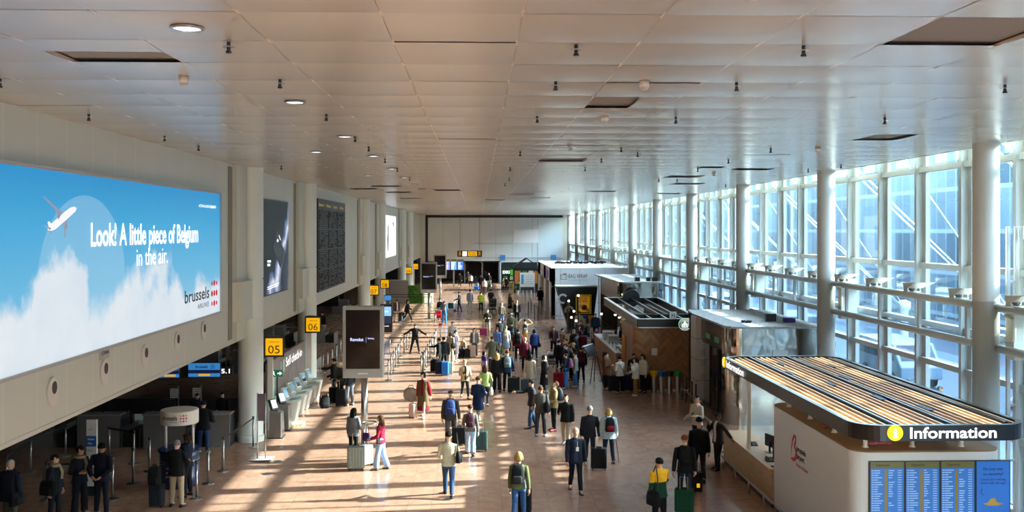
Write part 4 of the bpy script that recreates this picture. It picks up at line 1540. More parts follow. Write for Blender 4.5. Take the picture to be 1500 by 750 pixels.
# desk equipment
def monitor(p, rz, lab, wd=0.55):
    t = thing('computer_monitor', lab, 'monitor', p, rz)
    M = Matrix.Translation(p) @ Matrix.Rotation(rz, 4, 'Z')
    MB().box(-wd / 2, wd / 2, -0.02, 0.02, 0.14, 0.48, 0, M).build('panel', m_black, t, bevel=0.008)
    MB().box(-0.03, 0.03, 0.02, 0.05, 0.01, 0.3, 0, M).build('stand', m_black, t)
    MB().box(-0.13, 0.13, -0.08, 0.12, 0.0, 0.015, 0, M).build('base', m_black, t)


monitor(V((7.95, 25.75, 0.97)), math.radians(105), 'black computer monitor on the oak counter, farther one')
monitor(V((7.78, 24.35, 0.97)), math.radians(150), 'black computer monitor on the oak counter, close to the white block', 0.42)
for (x, y, lab) in ((7.72, 26.6, 'black desk phone on the oak counter, near the man in brown jacket'), (7.62, 24.75, 'black desk phone on the oak counter, beside the nearer monitor')):
    t = thing('desk_phone', lab, 'phone', (x, y, 0.97))
    MB().add([(x - 0.1, y - 0.1, 0.97), (x + 0.1, y - 0.1, 0.97), (x + 0.1, y + 0.1, 0.97), (x - 0.1, y + 0.1, 0.97), (x - 0.1, y - 0.1, 1.0), (x + 0.1, y - 0.1, 1.0), (x + 0.1, y + 0.1, 1.06), (x - 0.1, y + 0.1, 1.06)],
              [(3, 2, 1, 0), (4, 5, 6, 7), (0, 1, 5, 4), (1, 2, 6, 5), (2, 3, 7, 6), (3, 0, 4, 7)]).build('base', m_dark, t)
    MB().tube([(x - 0.07, y - 0.09, 1.03), (x - 0.07, y - 0.05, 1.06), (x - 0.07, y + 0.05, 1.08), (x - 0.07, y + 0.1, 1.07)], [0.025, 0.018, 0.018, 0.025], 8).build('handset', m_black, t, smooth=True)
t = MB()
t.ball((7.5, 24.15, 0.99), (0.035, 0.06, 0.022), 10, 6)
tag(t.build('computer_mouse', m_black, smooth=True), 'black computer mouse at the near end of the oak counter', 'mouse')
t = MB()
t.box(8.15, 8.35, 25.9, 26.35, 0.97, 1.0)
tag(t.build('keyboard', m_dark, bevel=0.005), 'dark keyboard behind the farther counter monitor', 'keyboard')
t = thing('office_chair', 'black office chair behind the oak counter', 'chair', (8.55, 25.2, 0))
MB().box(8.3, 8.8, 24.95, 25.45, 0.48, 0.56).build('seat', m_black, t, bevel=0.03)
MB().box(8.74, 8.82, 24.97, 25.43, 0.6, 1.1).build('backrest', m_black, t, bevel=0.03)
MB().tube([(8.55, 25.2, 0.08), (8.55, 25.2, 0.5)], 0.03, 8).build('column', m_chrome, t)
b = MB()
for i in range(5):
    a = i * 2 * PI / 5
    b.tube([(8.55, 25.2, 0.1), (8.55 + 0.3 * math.cos(a), 25.2 + 0.3 * math.sin(a), 0.05)], 0.02, 6)
b.build('base', m_dark, t)

# ---------------- mirror-steel pavilions
k = NT('rippled mirror steel')
tc = k.n('NewGeometry')
n1 = k.noise(tc.outputs['Position'], 0.9, 2)
bp = k.n('Bump')
bp.inputs['Strength'].default_value = 0.35
bp.inputs['Distance'].default_value = 0.12
k.l(n1, bp.inputs['Height'])
k.l(bp.outputs[0], k.b.inputs['Normal'])
k.b.inputs['Base Color'].default_value = (*srgb('#b9b2a8'), 1)
k.b.inputs['Metallic'].default_value = 1.0
k.b.inputs['Roughness'].default_value = 0.10
m_mirror = k.m
k = NT('dusty grey roof')
tc = k.n('NewGeometry')
n1 = k.noise(tc.outputs['Position'], 7, 4, 0.7)
k.l(k.ramp(n1, [(0.35, '#8c8c88'), (0.52, '#b4b4af'), (0.56, '#a9a9a4'), (0.62, '#4f4f4c')]), k.b.inputs['Base Color'])
k.b.inputs['Roughness'].default_value = 0.7
m_dust = k.m


def arc(cx, cy, r, a0, a1, n=8):
    return [(cx + r * math.cos(math.radians(a0 + (a1 - a0) * i / n)), cy + r * math.sin(math.radians(a0 + (a1 - a0) * i / n))) for i in range(n + 1)]


pv = thing('steel_pavilion', 'mirror-steel entrance pavilion with dusty flat roof behind the information desk', 'pavilion', (10.5, 38, 0))
X0p, X1p, Y0p, Y1p, Zp = 8.95, 12.45, 34.0, 41.5, 3.5
poly = arc(X0p + 0.5, Y0p + 0.5, 0.5, 180, 270) + arc(X1p - 0.3, Y0p + 0.3, 0.3, 270, 360) + [(X1p, Y0p + 0.9), (X0p, Y0p + 0.9)]
MB().prism(poly, 0, Zp - 0.02).build('front_wall', m_mirror, pv, smooth=False)
b = MB()
for yy in (Y0p + 0.9, Y0p + 4.55):
    pass
b.box(X0p + 0.2, X1p, Y1p - 0.3, Y1p, 0, Zp - 0.02)
b.box(X1p - 0.15, X1p, Y0p + 0.9, Y1p, 0, Zp - 0.02)
b.build('side_wall', m_mirror, pv)
MB().prism([(X0p - 0.1, Y0p + 4.6), (X0p + 0.45, Y0p + 4.6), (X0p + 0.45, Y0p + 5.6), (X0p - 0.1, Y0p + 5.6)], 0, Zp - 0.02).build('side_panel', mat('pale brushed steel', '#cfcdc8', 0.3, 0.25, vary=0.08, scale=3), pv)
MB().prism(arc(X0p + 0.5, Y0p + 0.5, 0.52, 180, 270) + arc(X1p - 0.3, Y0p + 0.3, 0.32, 270, 360) + [(X1p, Y1p), (X0p + 0.2, Y1p), (X0p - 0.02, Y0p + 5.6)], Zp - 0.02, Zp + 0.05).build('roof', m_dust, pv)
b = MB()
for z in (0.9, 1.75, 2.6):
    b.box(X0p - 0.105, X0p + 0.455, Y0p + 4.595, Y0p + 5.605, z - 0.008, z + 0.008)
b.build('panel_joint', m_dark, pv)
b = MB()
b.box(X0p + 0.1, X0p + 0.3, Y0p + 0.9, Y0p + 4.6, 2.6, Zp - 0.02)
b.build('lintel', mat('bronze lintel', '#3a3028', 0.25, 0.8), pv)
b = MB()
for i in range(3):
    y = Y0p + 0.95 + i * 1.2
    b.box(X0p + 0.15, X0p + 0.22, y, y + 0.07, 0, 2.6)
b.box(X0p + 0.15, X0p + 0.22, Y0p + 0.9, Y0p + 4.6, 2.5, 2.6)
b.box(X0p + 0.15, X0p + 0.22, Y0p + 0.9, Y0p + 4.6, 0.0, 0.1)
fr_ = b.build('door_frame', m_dark, pv)
MB().box(X0p + 0.18, X0p + 0.19, Y0p + 2.2, Y0p + 4.5, 0.1, 2.5).build('glass', m_glass_clear, fr_)
b = MB()
b.box(X0p + 2.2, X0p + 2.3, Y0p + 1.0, Y1p - 0.4, 0, Zp - 0.03)
b.build('inner_wall', mat('inner wall dark', '#55504a', 0.5), pv)
for (y, s) in ((Y0p + 2.0, 'a'), (Y0p + 3.4, 'b')):
    MB().box(X0p + 0.085, X0p + 0.1, y - 0.35, y + 0.35, 2.75, 2.95).build('door_sign', mat('door green', '#1d5a44', 0.4, emit=0.2), pv)
for i, z in enumerate((1.9, 1.5, 0.9)):
    MB().box(X0p + 0.08, X0p + 0.27, Y0p + 4.585, Y0p + 4.6, z, z + 0.28).build('notice', m_lgrey, pv)
MB().box(10.55, 11.1, Y0p - 0.05, Y0p - 0.005, 2.4, 2.7).build('name_plate', m_steel, pv)
b = MB()
b.box(10.9, 11.3, 35.9, 36.1, Zp + 0.05, Zp + 0.35)
tag(b.build('roof_unit', m_black, bevel=0.01), 'black box standing on the dusty pavilion roof', 'box')
b = MB()
b.box(11.5, 11.9, 35.5, 35.8, Zp + 0.05, Zp + 0.22)
tag(b.build('roof_unit', mat('purple box', '#3c2f86', 0.5), bevel=0.01), 'small purple box on the dusty pavilion roof', 'box')
b = MB()
for i in range(10):
    a = i * 0.9
    b.ball((10.1 + 0.15 * math.cos(a), 35.7 + 0.15 * math.sin(a), Zp + 0.08), (0.06, 0.06, 0.05), 6, 4)
tag(b.build('cable_coil', m_black), 'black cable coil on the dusty pavilion roof', 'cable')
t = thing('guard_rail', 'low steel guard rail on black posts before the steel pavilion', 'rail', (8.2, 38.5, 0))
b = MB()
ys = (39.4, 38.6, 37.6, 36.9)
for i, y in enumerate(ys):
    q = MB()
    q.lathe([(0.14, 0), (0.14, 0.02), (0.03, 0.04), (0.03, 1.0), (0.04, 1.03), (0.0, 1.05)], 12, c=(8.45, y, 0))
    q.build('post', m_black, t)
b.tube([(8.45, 39.4, 0.45), (8.45, 36.9, 0.45)], 0.025, 8)
b.build('rail', m_steel, t)
t = thing('guard_rail', 'low steel guard rail between the information desk and the steel pavilion', 'rail', (8.1, 31, 0))
b = MB()
b.tube([(7.6, 32.6, 0.0), (7.6, 32.6, 0.75), (7.6, 29.2, 0.75), (7.6, 29.2, 0.0)], 0.025, 8)
b.tube([(7.6, 32.6, 0.4), (7.6, 29.2, 0.4)], 0.018, 8)
b.build('rail', m_steel, t, smooth=True)

pv = thing('steel_pavilion', 'mirror-steel pavilion with white roof behind the coffee bar', 'pavilion', (9.8, 64, 0))
X0q, X1q, Y0q, Y1q, Zq = 8.75, 11.5, 59.0, 69.5, 3.75
MB().prism(arc(X0q + 0.4, Y0q + 0.4, 0.4, 180, 270) + arc(X1q - 0.4, Y0q + 0.4, 0.4, 270, 360) + [(X1q, Y0q + 1.0), (X0q, Y0q + 1.0)], 0, Zq).build('front_wall', m_mirror, pv)
b = MB()
b.box(X0q, X0q + 0.3, Y1q - 1.2, Y1q, 0, Zq)
b.box(X0q, X1q, Y1q - 0.3, Y1q, 0, Zq)
b.box(X1q - 0.2, X1q, Y0q + 1, Y1q, 0, Zq)
b.build('side_wall', m_mirror, pv)
MB().prism(arc(X0q + 0.4, Y0q + 0.4, 0.42, 180, 270) + arc(X1q - 0.4, Y0q + 0.4, 0.42, 270, 360) + [(X1q, Y1q), (X0q - 0.3, Y1q)], Zq, Zq + 0.07).build('roof', m_dust, pv)
MB().box(X0q + 0.05, X0q + 0.25, Y0q + 1, Y1q - 1.2, 2.5, Zq).build('lintel', m_lgrey, pv)
MB().box(X0q + 0.9, X0q + 1.0, Y0q + 1, Y1q - 0.3, 0, Zq - 0.05).build('inner_wall', m_dark, pv)
for i, (x, w_) in enumerate(((10.0, 0.3), (10.7, 0.25), (11.1, 0.35))):
    tag(MB().box(x - w_ / 2, x + w_ / 2, 59.8, 60.1, Zq + 0.07, Zq + 0.32).build('roof_unit', m_black), 'black unit on the pavilion roof behind the coffee bar, %s from the window side' % ('third', 'second', 'first')[i], 'box')

# ---------------- coffee bar
k = NT('herringbone walnut')
g = k.n('NewGeometry')
sp = k.n('SeparateXYZ')
k.l(g.outputs['Position'], sp.inputs[0])
xx = k.math('ADD', sp.outputs[0], sp.outputs[1])
tri = k.math('PINGPONG', xx, 0.34)
zz_ = k.math('ADD', sp.outputs[2], tri)
row = k.math('FLOOR', k.math('DIVIDE', zz_, 0.10))
colm = k.math('FLOOR', k.math('DIVIDE', xx, 0.34))
cb = k.n('CombineXYZ')
k.l(row, cb.inputs[0])
k.l(colm, cb.inputs[1])
wn = k.n('TexWhiteNoise', noise_dimensions='2D')
k.l(cb.outputs[0], wn.inputs['Vector'])
gap = k.math('LESS_THAN', k.math('FRACT', k.math('DIVIDE', zz_, 0.10)), 0.09)
n1 = k.noise(g.outputs['Position'], 6, 4)
c = k.mix(wn.outputs['Value'], '#8a5c36', '#b07d4c')
c = k.mix(k.math('MULTIPLY', n1, 0.3), c, '#75492a')
k.l(k.mix(k.math('MULTIPLY', gap, 0.6), c, '#3f2817'), k.b.inputs['Base Color'])
k.b.inputs['Roughness'].default_value = 0.4
m_herring = k.m
m_walnut = mat('walnut', '#9a6c42', 0.45, vary=0.2, scale=5)
sb = thing('coffee_bar', 'walnut clad coffee bar with black open roof frame and round green emblem', 'coffee bar', (8.2, 48, 0))
XB0, XB1, YB0, YB1 = 6.85, 9.55, 42.0, 55.0
poly = arc(XB0 + 0.35, YB0 + 0.35, 0.35, 180, 270) + [(XB1 + 0.16, YB0), (XB1 + 0.16, YB0 + 0.25), (XB0 + 0.4, YB0 + 0.25), (XB0 + 0.25, YB0 + 0.4), (XB0 + 0.25, YB0 + 3.4), (XB0, YB0 + 3.4)]
MB().prism(poly, 0, 2.76).build('clad_wall', m_herring, sb)
MB().box(XB1, XB1 + 0.15, YB0 + 0.26, YB1, 0, 2.76).build('rear_wall', m_dark, sb)
# roof frame
out = [(7.0, 41.7), (9.75, 41.7), (10.35, 55.0), (7.3, 55.0)]
b = MB()


def beam(mb, p, q, z0, z1, wd=0.12, m=0):
    p, q = V((*p, 0)), V((*q, 0))
    t = (q - p).normalized()
    nn = V((-t.y, t.x, 0)) * wd / 2
    mb.add([(*(p + nn).xy, z0), (*(p - nn).xy, z0), (*(q - nn).xy, z0), (*(q + nn).xy, z0), (*(p + nn).xy, z1), (*(p - nn).xy, z1), (*(q - nn).xy, z1), (*(q + nn).xy, z1)],
           [(3, 2, 1, 0), (4, 5, 6, 7), (0, 1, 5, 4), (1, 2, 6, 5), (2, 3, 7, 6), (3, 0, 4, 7)], m)


for i in range(4):
    beam(b, out[i], out[(i + 1) % 4], 2.78, 3.12)
b.build('roof_frame', m_blackgloss, sb)
b = MB()
for i in range(4):
    beam(b, out[i], out[(i + 1) % 4], 3.12, 3.15, 0.16)
    beam(b, out[i], out[(i + 1) % 4], 2.74, 2.78, 0.14)
b.build('roof_edge', m_lgrey, sb)
for f in (0.25, 0.5, 0.75):
    a = [out[0][i] * (1 - f) + out[1][i] * f for i in (0, 1)]
    c_ = [out[3][i] * (1 - f) + out[2][i] * f for i in (0, 1)]
    q = MB()
    beam(q, a, c_, 2.95, 3.10, 0.08)
    q.build('roof_beam', m_blackgloss, sb)
q = MB()
beam(q, (7.05, 44.2), (9.85, 44.2), 2.9, 3.12, 0.1)
q.build('roof_beam', m_blackgloss, sb)
MB().box(7.6, 9.6, 42.3, 43.9, 2.55, 2.6).build('inner_ceiling', m_lgrey, sb)
# bar counter
b = MB()
b.box(XB0 - 0.25, XB0 + 0.05, YB0 + 3.6, YB1 - 1.0, 0, 1.1)
b.box(XB0 - 0.1, XB1, YB1 - 1.05, YB1 - 0.8, 0, 1.1)
b.build('counter', m_walnut, sb)
MB().box(XB0 - 0.3, XB0 + 0.45, YB0 + 3.6, YB1 - 0.9, 1.1, 1.15).build('counter_top', m_lgrey, sb)
MB().box(XB1 - 0.6, XB1, YB0 + 3.4, YB1 - 0.9, 0, 1.0).build('back_counter', m_dark, sb)
b = MB()
for i in range(3):
    for j in range(12):
        y = YB0 + 4 + j * 0.7
        b.box(XB1 - 0.25, XB1 - 0.02, y, y + 0.45, 1.3 + 0.42 * i, 1.3 + 0.42 * i + rs_.uniform(0.12, 0.3), (i + j) % 3)
b.build('back_shelf', [mat('shelf amber', '#a5713c', 0.5), mat('shelf cream', '#cbbfa8', 0.5), mat('shelf green', '#2f5741', 0.5)], sb)
# pastry case glass
b = MB()
b.box(XB0 - 0.2, XB0 + 0.4, YB0 + 3.7, YB0 + 5.6, 1.15, 1.5)
cs = b.build('display_case', m_glass_clear, sb)
b = MB()
for i in range(10):
    b.ball((XB0 + 0.1, YB0 + 3.85 + i * 0.18, 1.2), (0.09, 0.07, 0.05), 8, 5)
b.build('pastry', mat('pastry', '#c08a4a', 0.6), cs)
# coffee machine and cups as separate things on the bar
for i, (y, lab) in enumerate(((49.3, 'nearer'), (51.2, 'farther'))):
    t = thing('coffee_machine', 'steel coffee machine on the walnut bar, %s one' % lab, 'coffee machine', (XB0 + 0.1, y, 1.152))
    MB().box(XB0 - 0.15, XB0 + 0.35, y - 0.4, y + 0.4, 1.22, 1.6).build('body', m_steel, t, bevel=0.03)
    MB().box(XB0 - 0.1, XB0 + 0.3, y - 0.35, y + 0.35, 1.152, 1.22).build('foot', m_black, t)
    b = MB()
    for j in range(3):
        b.tube([(XB0 + 0.36, y - 0.25 + 0.25 * j, 1.35), (XB0 + 0.45, y - 0.25 + 0.25 * j, 1.33)], 0.02, 6)
    b.build('handle', m_black, t)
for i, (y, x) in enumerate(((47.9, XB0 - 0.1), (48.15, XB0), (48.4, XB0 - 0.12), (50.2, XB0 - 0.1), (50.4, XB0 + 0.02))):
    t = MB().lathe([(0.03, 0), (0.045, 0.13), (0.048, 0.135), (0.048, 0.15), (0.0, 0.155)], 12, c=(x, y, 1.15)).build('paper_cup', m_white, smooth=True)
    tag(t, 'white paper cup on the walnut coffee bar, %s from the near end' % ORD[i], 'cup', 'paper cups on the coffee bar')
# globe spotlights under the roof frame
gl = None
for i, y in enumerate((44.5, 46.0, 47.5, 49.0, 50.5)):
    c_ = (7.25, y, 2.55)
    lab = 'small globe pendant lamp under the black coffee bar frame, %s from the near end' % ORD[i]
    if gl is None:
        gl = thing('pendant_lamp', lab, 'lamp', c_, 0, 'pendant lamps over the coffee bar')
        MB().ball(c_, 0.075, 12, 8).build('globe', mat('lamp globe', '#fff1d8', 0.3, emit=1.6), gl, smooth=True)
        MB().tube([(7.25, y, 2.62), (7.25, y, 2.8)], 0.015, 6).build('stem', m_black, gl)
        MB().lathe([(0.1, 0), (0.07, 0.06), (0.02, 0.09)], 12, c=(7.25, y, 2.58)).build('cap', m_dark, gl)
    else:
        dup(gl, c_, label=lab)
# round emblem hung on the near corner and the back of its twin
def emblem(x, y, z, r, front, lab):
    t = thing('round_sign', lab, 'sign', (x, y, z - r))
    s = 1 if front else -1
    M = FR((x, y, z), (s, 0, 0), (0, 0, 1))
    MB().prism(disc(r, 36), -0.05, 0.03, 0, M).build('disc', mat('emblem green', '#0b6b46', 0.4, emit=0.35) if front else m_black, t)
    if not front:
        return
    b = MB()
    for ra, rb_ in ((r * 0.98, r * 0.94), (r * 0.64, r * 0.60)):
        p1, p2 = disc(ra, 36), disc(rb_, 36)
        b.add([(q[0], q[1], 0.033) for q in p1 + p2], [(i, (i + 1) % 36, 36 + (i + 1) % 36, 36 + i) for i in range(36)], 0, M)
    b.build('ring', m_letter_w, t)
    b = MB()
    # crowned long-haired figure drawn as plain white strokes
    b.prism([(-0.12 * r, -0.1 * r), (0.12 * r, -0.1 * r), (0.16 * r, 0.12 * r), (0.1 * r, 0.3 * r), (-0.1 * r, 0.3 * r), (-0.16 * r, 0.12 * r)], 0.03, 0.036, 0, M)
    b.prism([(-0.16 * r, 0.32 * r), (0.16 * r, 0.32 * r), (0.2 * r, 0.5 * r), (0.08 * r, 0.42 * r), (0, 0.56 * r), (-0.08 * r, 0.42 * r), (-0.2 * r, 0.5 * r)], 0.03, 0.036, 0, M)
    for s_ in (-1, 1):
        for j in range(3):
            x0 = s_ * (0.2 + 0.1 * j) * r
            ribbon(b, [(x0, (0.3 - 0.1 * j) * r), (x0 + s_ * 0.04 * r, 0.0), (x0 + s_ * 0.02 * r, -0.3 * r), (x0 - s_ * 0.06 * r, -0.5 * r)], [0.02 * r, 0.03 * r, 0.03 * r, 0.01 * r], M, 0.036)
    b.prism([(-0.1 * r, -0.15 * r), (0.1 * r, -0.15 * r), (0.06 * r, -0.5 * r), (-0.06 * r, -0.5 * r)], 0.03, 0.036, 0, M)
    b.build('figure', m_letter_w, t)
    for i, ch in enumerate('STARBUCKS'):
        a = math.radians(150 - i * 15)
        text('letter', ch, m_letter_w, M @ Matrix.Translation((0.72 * r * math.cos(a), 0.72 * r * math.sin(a), 0.03)) @ Matrix.Rotation(a - PI / 2, 4, 'Z'), t, h=0.13 * r, bold=0.03, center=True)
    for i, ch in enumerate('COFFEE'):
        a = math.radians(232 + i * 15)
        text('letter', ch, m_letter_w, M @ Matrix.Translation((0.86 * r * math.cos(a), 0.86 * r * math.sin(a), 0.03)) @ Matrix.Rotation(a + PI / 2, 4, 'Z'), t, h=0.13 * r, bold=0.03, center=True)


p = at(1003, 41.55)
emblem(p.x, p.y, EYE - (475 - HOR) * 41.55 / F_PX, 0.27, True, 'round green coffee emblem on the near corner of the coffee bar')
p = at(925, 55.1)
emblem(p.x, p.y + 0.1, EYE - (437 - HOR) * 55.1 / F_PX, 0.5, False, 'black back of a round sign on the far edge of the coffee bar roof')
p = at(985, 42.0)
t = thing('wall_sign', 'small grey letter sign on the near edge of the coffee bar roof', 'sign', (p.x, 41.6, 3.15))
MB().box(p.x - 0.15, p.x + 0.15, 41.58, 41.62, 3.15, 3.45).build('plate', m_lgrey, t)
text('letter', 'H', m_letter_k, to_cam(p.x, 41.578, 3.22), t, h=0.16, center=True, bold=0.02)
p = at(960, 42)
t = tag(MB().box(p.x - 0.12, p.x + 0.12, 41.96, 41.99, 1.5, 1.8).build('wall_notice', m_white), 'small white notice on the herringbone wall of the coffee bar', 'notice')
# ---- bins
bn = None
for i, (px, c) in enumerate(((958, '#f2c200'), (969, '#1f6fd0'), (981, '#3a3d42'), (993, '#1f9a3e'))):
    p = at(px, 41.4)
    nm = ('yellow', 'blue', 'dark grey', 'green')[i]
    t = thing('recycling_bin', 'steel recycling bin with %s top before the herringbone wall' % nm, 'bin', p, 0, 'recycling bins by the coffee bar')
    b = MB()
    b.lathe([(0.12, 0), (0.12, 0.7)], 20, c=p)
    b.build('body', m_steel, t, smooth=False)
    b = MB()
    b.lathe([(0.13, 0.7), (0.18, 0.9), (0.18, 0.92), (0.1, 0.9), (0.09, 0.85)], 20, c=p)
    b.build('top', mat('bin ' + nm, c, 0.4), t)
for i, (px, c) in enumerate(((857.5, '#1f6fd0'), (865, '#f2c200'))):
    p = at(px, 67.0)
    nm = ('blue', 'yellow')[i]
    t = thing('recycling_bin', 'steel recycling bin with %s top under the framed yellow poster' % nm, 'bin', p, 0, 'recycling bins under the poster')
    MB().lathe([(0.17, 0), (0.17, 0.85)], 16, c=p).build('body', m_steel, t)
    MB().lathe([(0.18, 0.85), (0.22, 1.05), (0.0, 1.06)], 16, c=p).build('top', mat('bin ' + nm, c, 0.4), t)

# ---------------- white luggage-wrap pavilion
bw = thing('luggage_wrap_shop', 'white block shop with BAG WRAP lettering on its side', 'shop', (8.7, 84, 0))
XW0, XW1, YW0, YW1, ZW = 5.76, 11.85, 75.4, 92.5, 4.0
m_bw = mat('shop white', '#d5d4d1', 0.5, vary=0.03)
b = MB()
b.box(XW0, XW1, YW0, YW0 + 0.3, 0, ZW)
b.build('front_wall', m_bw, bw)
b = MB()
for (ya, yb_) in ((YW0, YW0 + 2.2), (YW0 + 6.5, YW0 + 9.0), (YW0 + 13.5, YW1)):
    b.box(XW0, XW0 + 0.3, ya, yb_, 0, ZW)
b.box(XW0, XW0 + 0.3, YW0, YW1, 2.9, ZW)
b.build('side_wall', m_bw, bw)
MB().box(XW0 - 0.02, XW1, YW0 - 0.02, YW1, ZW, ZW + 0.08).build('roof', mat('shop roof', '#dfdfdc', 0.6), bw)
MB().box(XW0 + 2.2, XW0 + 2.3, YW0 + 0.3, YW1, 0, 2.9).build('inner_wall', mat('shop inside', '#6b5a4b', 0.6), bw)
b = MB()
for x in (XW0 + 0.7, 8.0, 10.0):
    b.box(x - 0.01, x + 0.01, YW0 - 0.006, YW0, 0.1, ZW)
for z in (1.3, 2.6):
    b.box(XW0, XW1, YW0 - 0.006, YW0, z - 0.01, z + 0.01)
b.build('panel_joint', m_grey, bw)
text('lettering', 'BAG WRAP', m_letter_k, to_cam(at(833, YW0).x, YW0 - 0.003, 3.25), bw, w=1.5, h=0.32, bold=0.0)
text('lettering', 'SECURE LUGGAGE', m_grey, to_cam(at(833, YW0).x, YW0 - 0.003, 3.06), bw, w=1.45, h=0.08)
b = MB()
M = to_cam(at(826, YW0).x, YW0 - 0.003, 3.25)
for wd, hh, cy_ in ((0.52, 0.42, 0.1), (0.34, 0.18, 0.12)):
    p1 = [(x, y + cy_) for x, y in rrect(wd, hh, 0.07, 4)]
    p2 = [(x * 0.86, (y) * 0.82 + cy_) for x, y in rrect(wd, hh, 0.07, 4)]
    nn = len(p1)
    b.add([(q[0], q[1], 0.004) for q in p1 + p2], [(i, (i + 1) % nn, nn + (i + 1) % nn, nn + i) for i in range(nn)], 0, M)
b.box(-0.02, 0.2, 0.31, 0.35, 0, 0.004, 0, M)
b.box(0.0, 0.03, 0.35, 0.42, 0, 0.004, 0, M)
b.box(0.15, 0.18, 0.35, 0.42, 0, 0.004, 0, M)
b.build('case_symbol', m_letter_k, bw)
b = MB()
b.box(XW0 - 0.03, XW0, YW0 + 3.4, YW0 + 5.3, 3.1, 3.75)
b.build('purple_sign', mat('sign violet', '#5a2a9c', 0.4, emit=0.3), bw)
MB().box(XW0 + 0.4, XW0 + 0.45, YW0 + 2.6, YW0 + 4.2, 1.4, 2.8).build('blue_display', mat('blue display', '#2447c8', 0.3, emit=0.5), bw)
b = MB()
b.tube([(XW0 + 0.05, YW0 - 0.35, 0.0), (XW0 + 0.05, YW0 - 0.35, 0.3), (XW0 + 1.1, YW0 - 0.35, 0.3), (XW0 + 1.1, YW0 - 0.35, 0)], 0.03, 8)
b.build('bumper_rail', m_steel, bw, smooth=True)
rb = random.Random(4)
for i in range(9):
    x = XW0 + 1.2 + i * 0.5
    t = MB()
    for j in range(8):
        t.ball((x + rb.uniform(-0.2, 0.2), 84 + rb.uniform(-0.2, 0.2), ZW + 0.08 + rb.uniform(0.08, 0.2)), (rb.uniform(0.1, 0.2), rb.uniform(0.1, 0.2), rb.uniform(0.06, 0.12)), 7, 5)
    tag(t.build('roof_sack', m_black), 'black sack in the row along the white shop roof, %s from the left' % ORD[i], 'sack', 'black sacks on the shop roof')

# ---- black tapered stand with the framed yellow poster
yS = 68.0
xa, xb = at(815.5, yS).x, at(876, yS).x
st = thing('poster_stand', 'black tapered stand with framed yellow poster before the white shop', 'stand', ((xa + xb) / 2, yS, 0))
b = MB()
b.add([(xa, yS, 3.0), (xb, yS, 2.95), (xb - 0.35, yS, 0), (xa + 0.9, yS, 0), (xa, yS + 1.6, 3.0), (xb, yS + 1.6, 2.95), (xb - 0.35, yS + 1.6, 0), (xa + 0.9, yS + 1.6, 0)],
      [(3, 2, 1, 0), (4, 5, 6, 7), (0, 1, 5, 4), (1, 2, 6, 5), (2, 3, 7, 6), (3, 0, 4, 7)])
b.build('body', mat('stand black', '#111113', 0.45), st)
MB().box(xa - 0.03, xb + 0.03, yS - 0.05, yS + 1.65, 3.0, 3.06).build('top', m_lgrey, st)
px0, px1 = at(844, yS).x, at(866.5, yS).x
z1, z0 = EYE - (432 - HOR) * yS / F_PX, EYE - (460 - HOR) * yS / F_PX
MB().box(px0, px1, yS - 0.05, yS, z0, z1).build('poster_frame', mat('frame yellow', '#d8b500', 0.4, emit=0.1), st)
MB().box(px0 + 0.05, px1 - 0.05, yS - 0.055, yS - 0.05, z0 + 0.05, z1 - 0.05).build('poster_border', m_black, st)
MB().box(px0 + 0.13, px1 - 0.10, yS - 0.06, yS - 0.055, z0 + 0.12, z1 - 0.10).build('poster', mat('poster orange', '#d59a2c', 0.5, emit=0.2), st)
b = MB()
b.prism(disc(0.2, 16, (px0 + px1) / 2 + 0.05, z0 + 0.45), 0.062, 0.066, 0, to_cam(0, yS, 0))
b.prism(disc(0.13, 16, (px0 + px1) / 2 - 0.2, z0 + 0.55), 0.062, 0.066, 1, to_cam(0, yS, 0))
b.prism([(px1 - 0.35, z0 + 0.15), (px1 - 0.14, z0 + 0.15), (px1 - 0.14, z0 + 0.38), (px1 - 0.35, z0 + 0.38)], 0.062, 0.066, 2, to_cam(0, yS, 0))
b.build('poster_picture', [mat('poster brown', '#7a3f1b', 0.5), mat('poster cream', '#e9dcc0', 0.5), m_lgrey], st)
text('poster_text', 'NEW TASTE', mat('poster red', '#b34a16', 0.5), to_cam(px0 + 0.2, yS - 0.062, z1 - 0.32), st, w=0.62, h=0.13, bold=0.03)
text('poster_text', 'OF TRAVEL', mat('poster red', '#b34a16', 0.5), to_cam(px0 + 0.2, yS - 0.062, z1 - 0.52), st, w=0.62, h=0.13, bold=0.03)
b = MB()
b.box(xa + 0.74, xa + 0.77, yS - 0.1, yS - 0.04, 0.2, 1.9)
b.build('yellow_edge', mat('dull yellow', '#b39a22', 0.5), st)
b = MB()
M = to_cam(xa + 0.45, yS - 0.001, 2.15)
ribbon(b, [(0.3 * math.cos(a), 0.3 * math.sin(a)) for a in [0.6 + 0.5 * i for i in range(10)]], [0.07] * 10, M)
M = to_cam(xa + 0.9, yS - 0.001, 1.3)
ribbon(b, [(0.28 * math.cos(a), 0.28 * math.sin(a)) for a in [0.2 + 0.5 * i for i in range(8)]], [0.07] * 8, M)
b.build('printed_letters', m_lgrey, st)

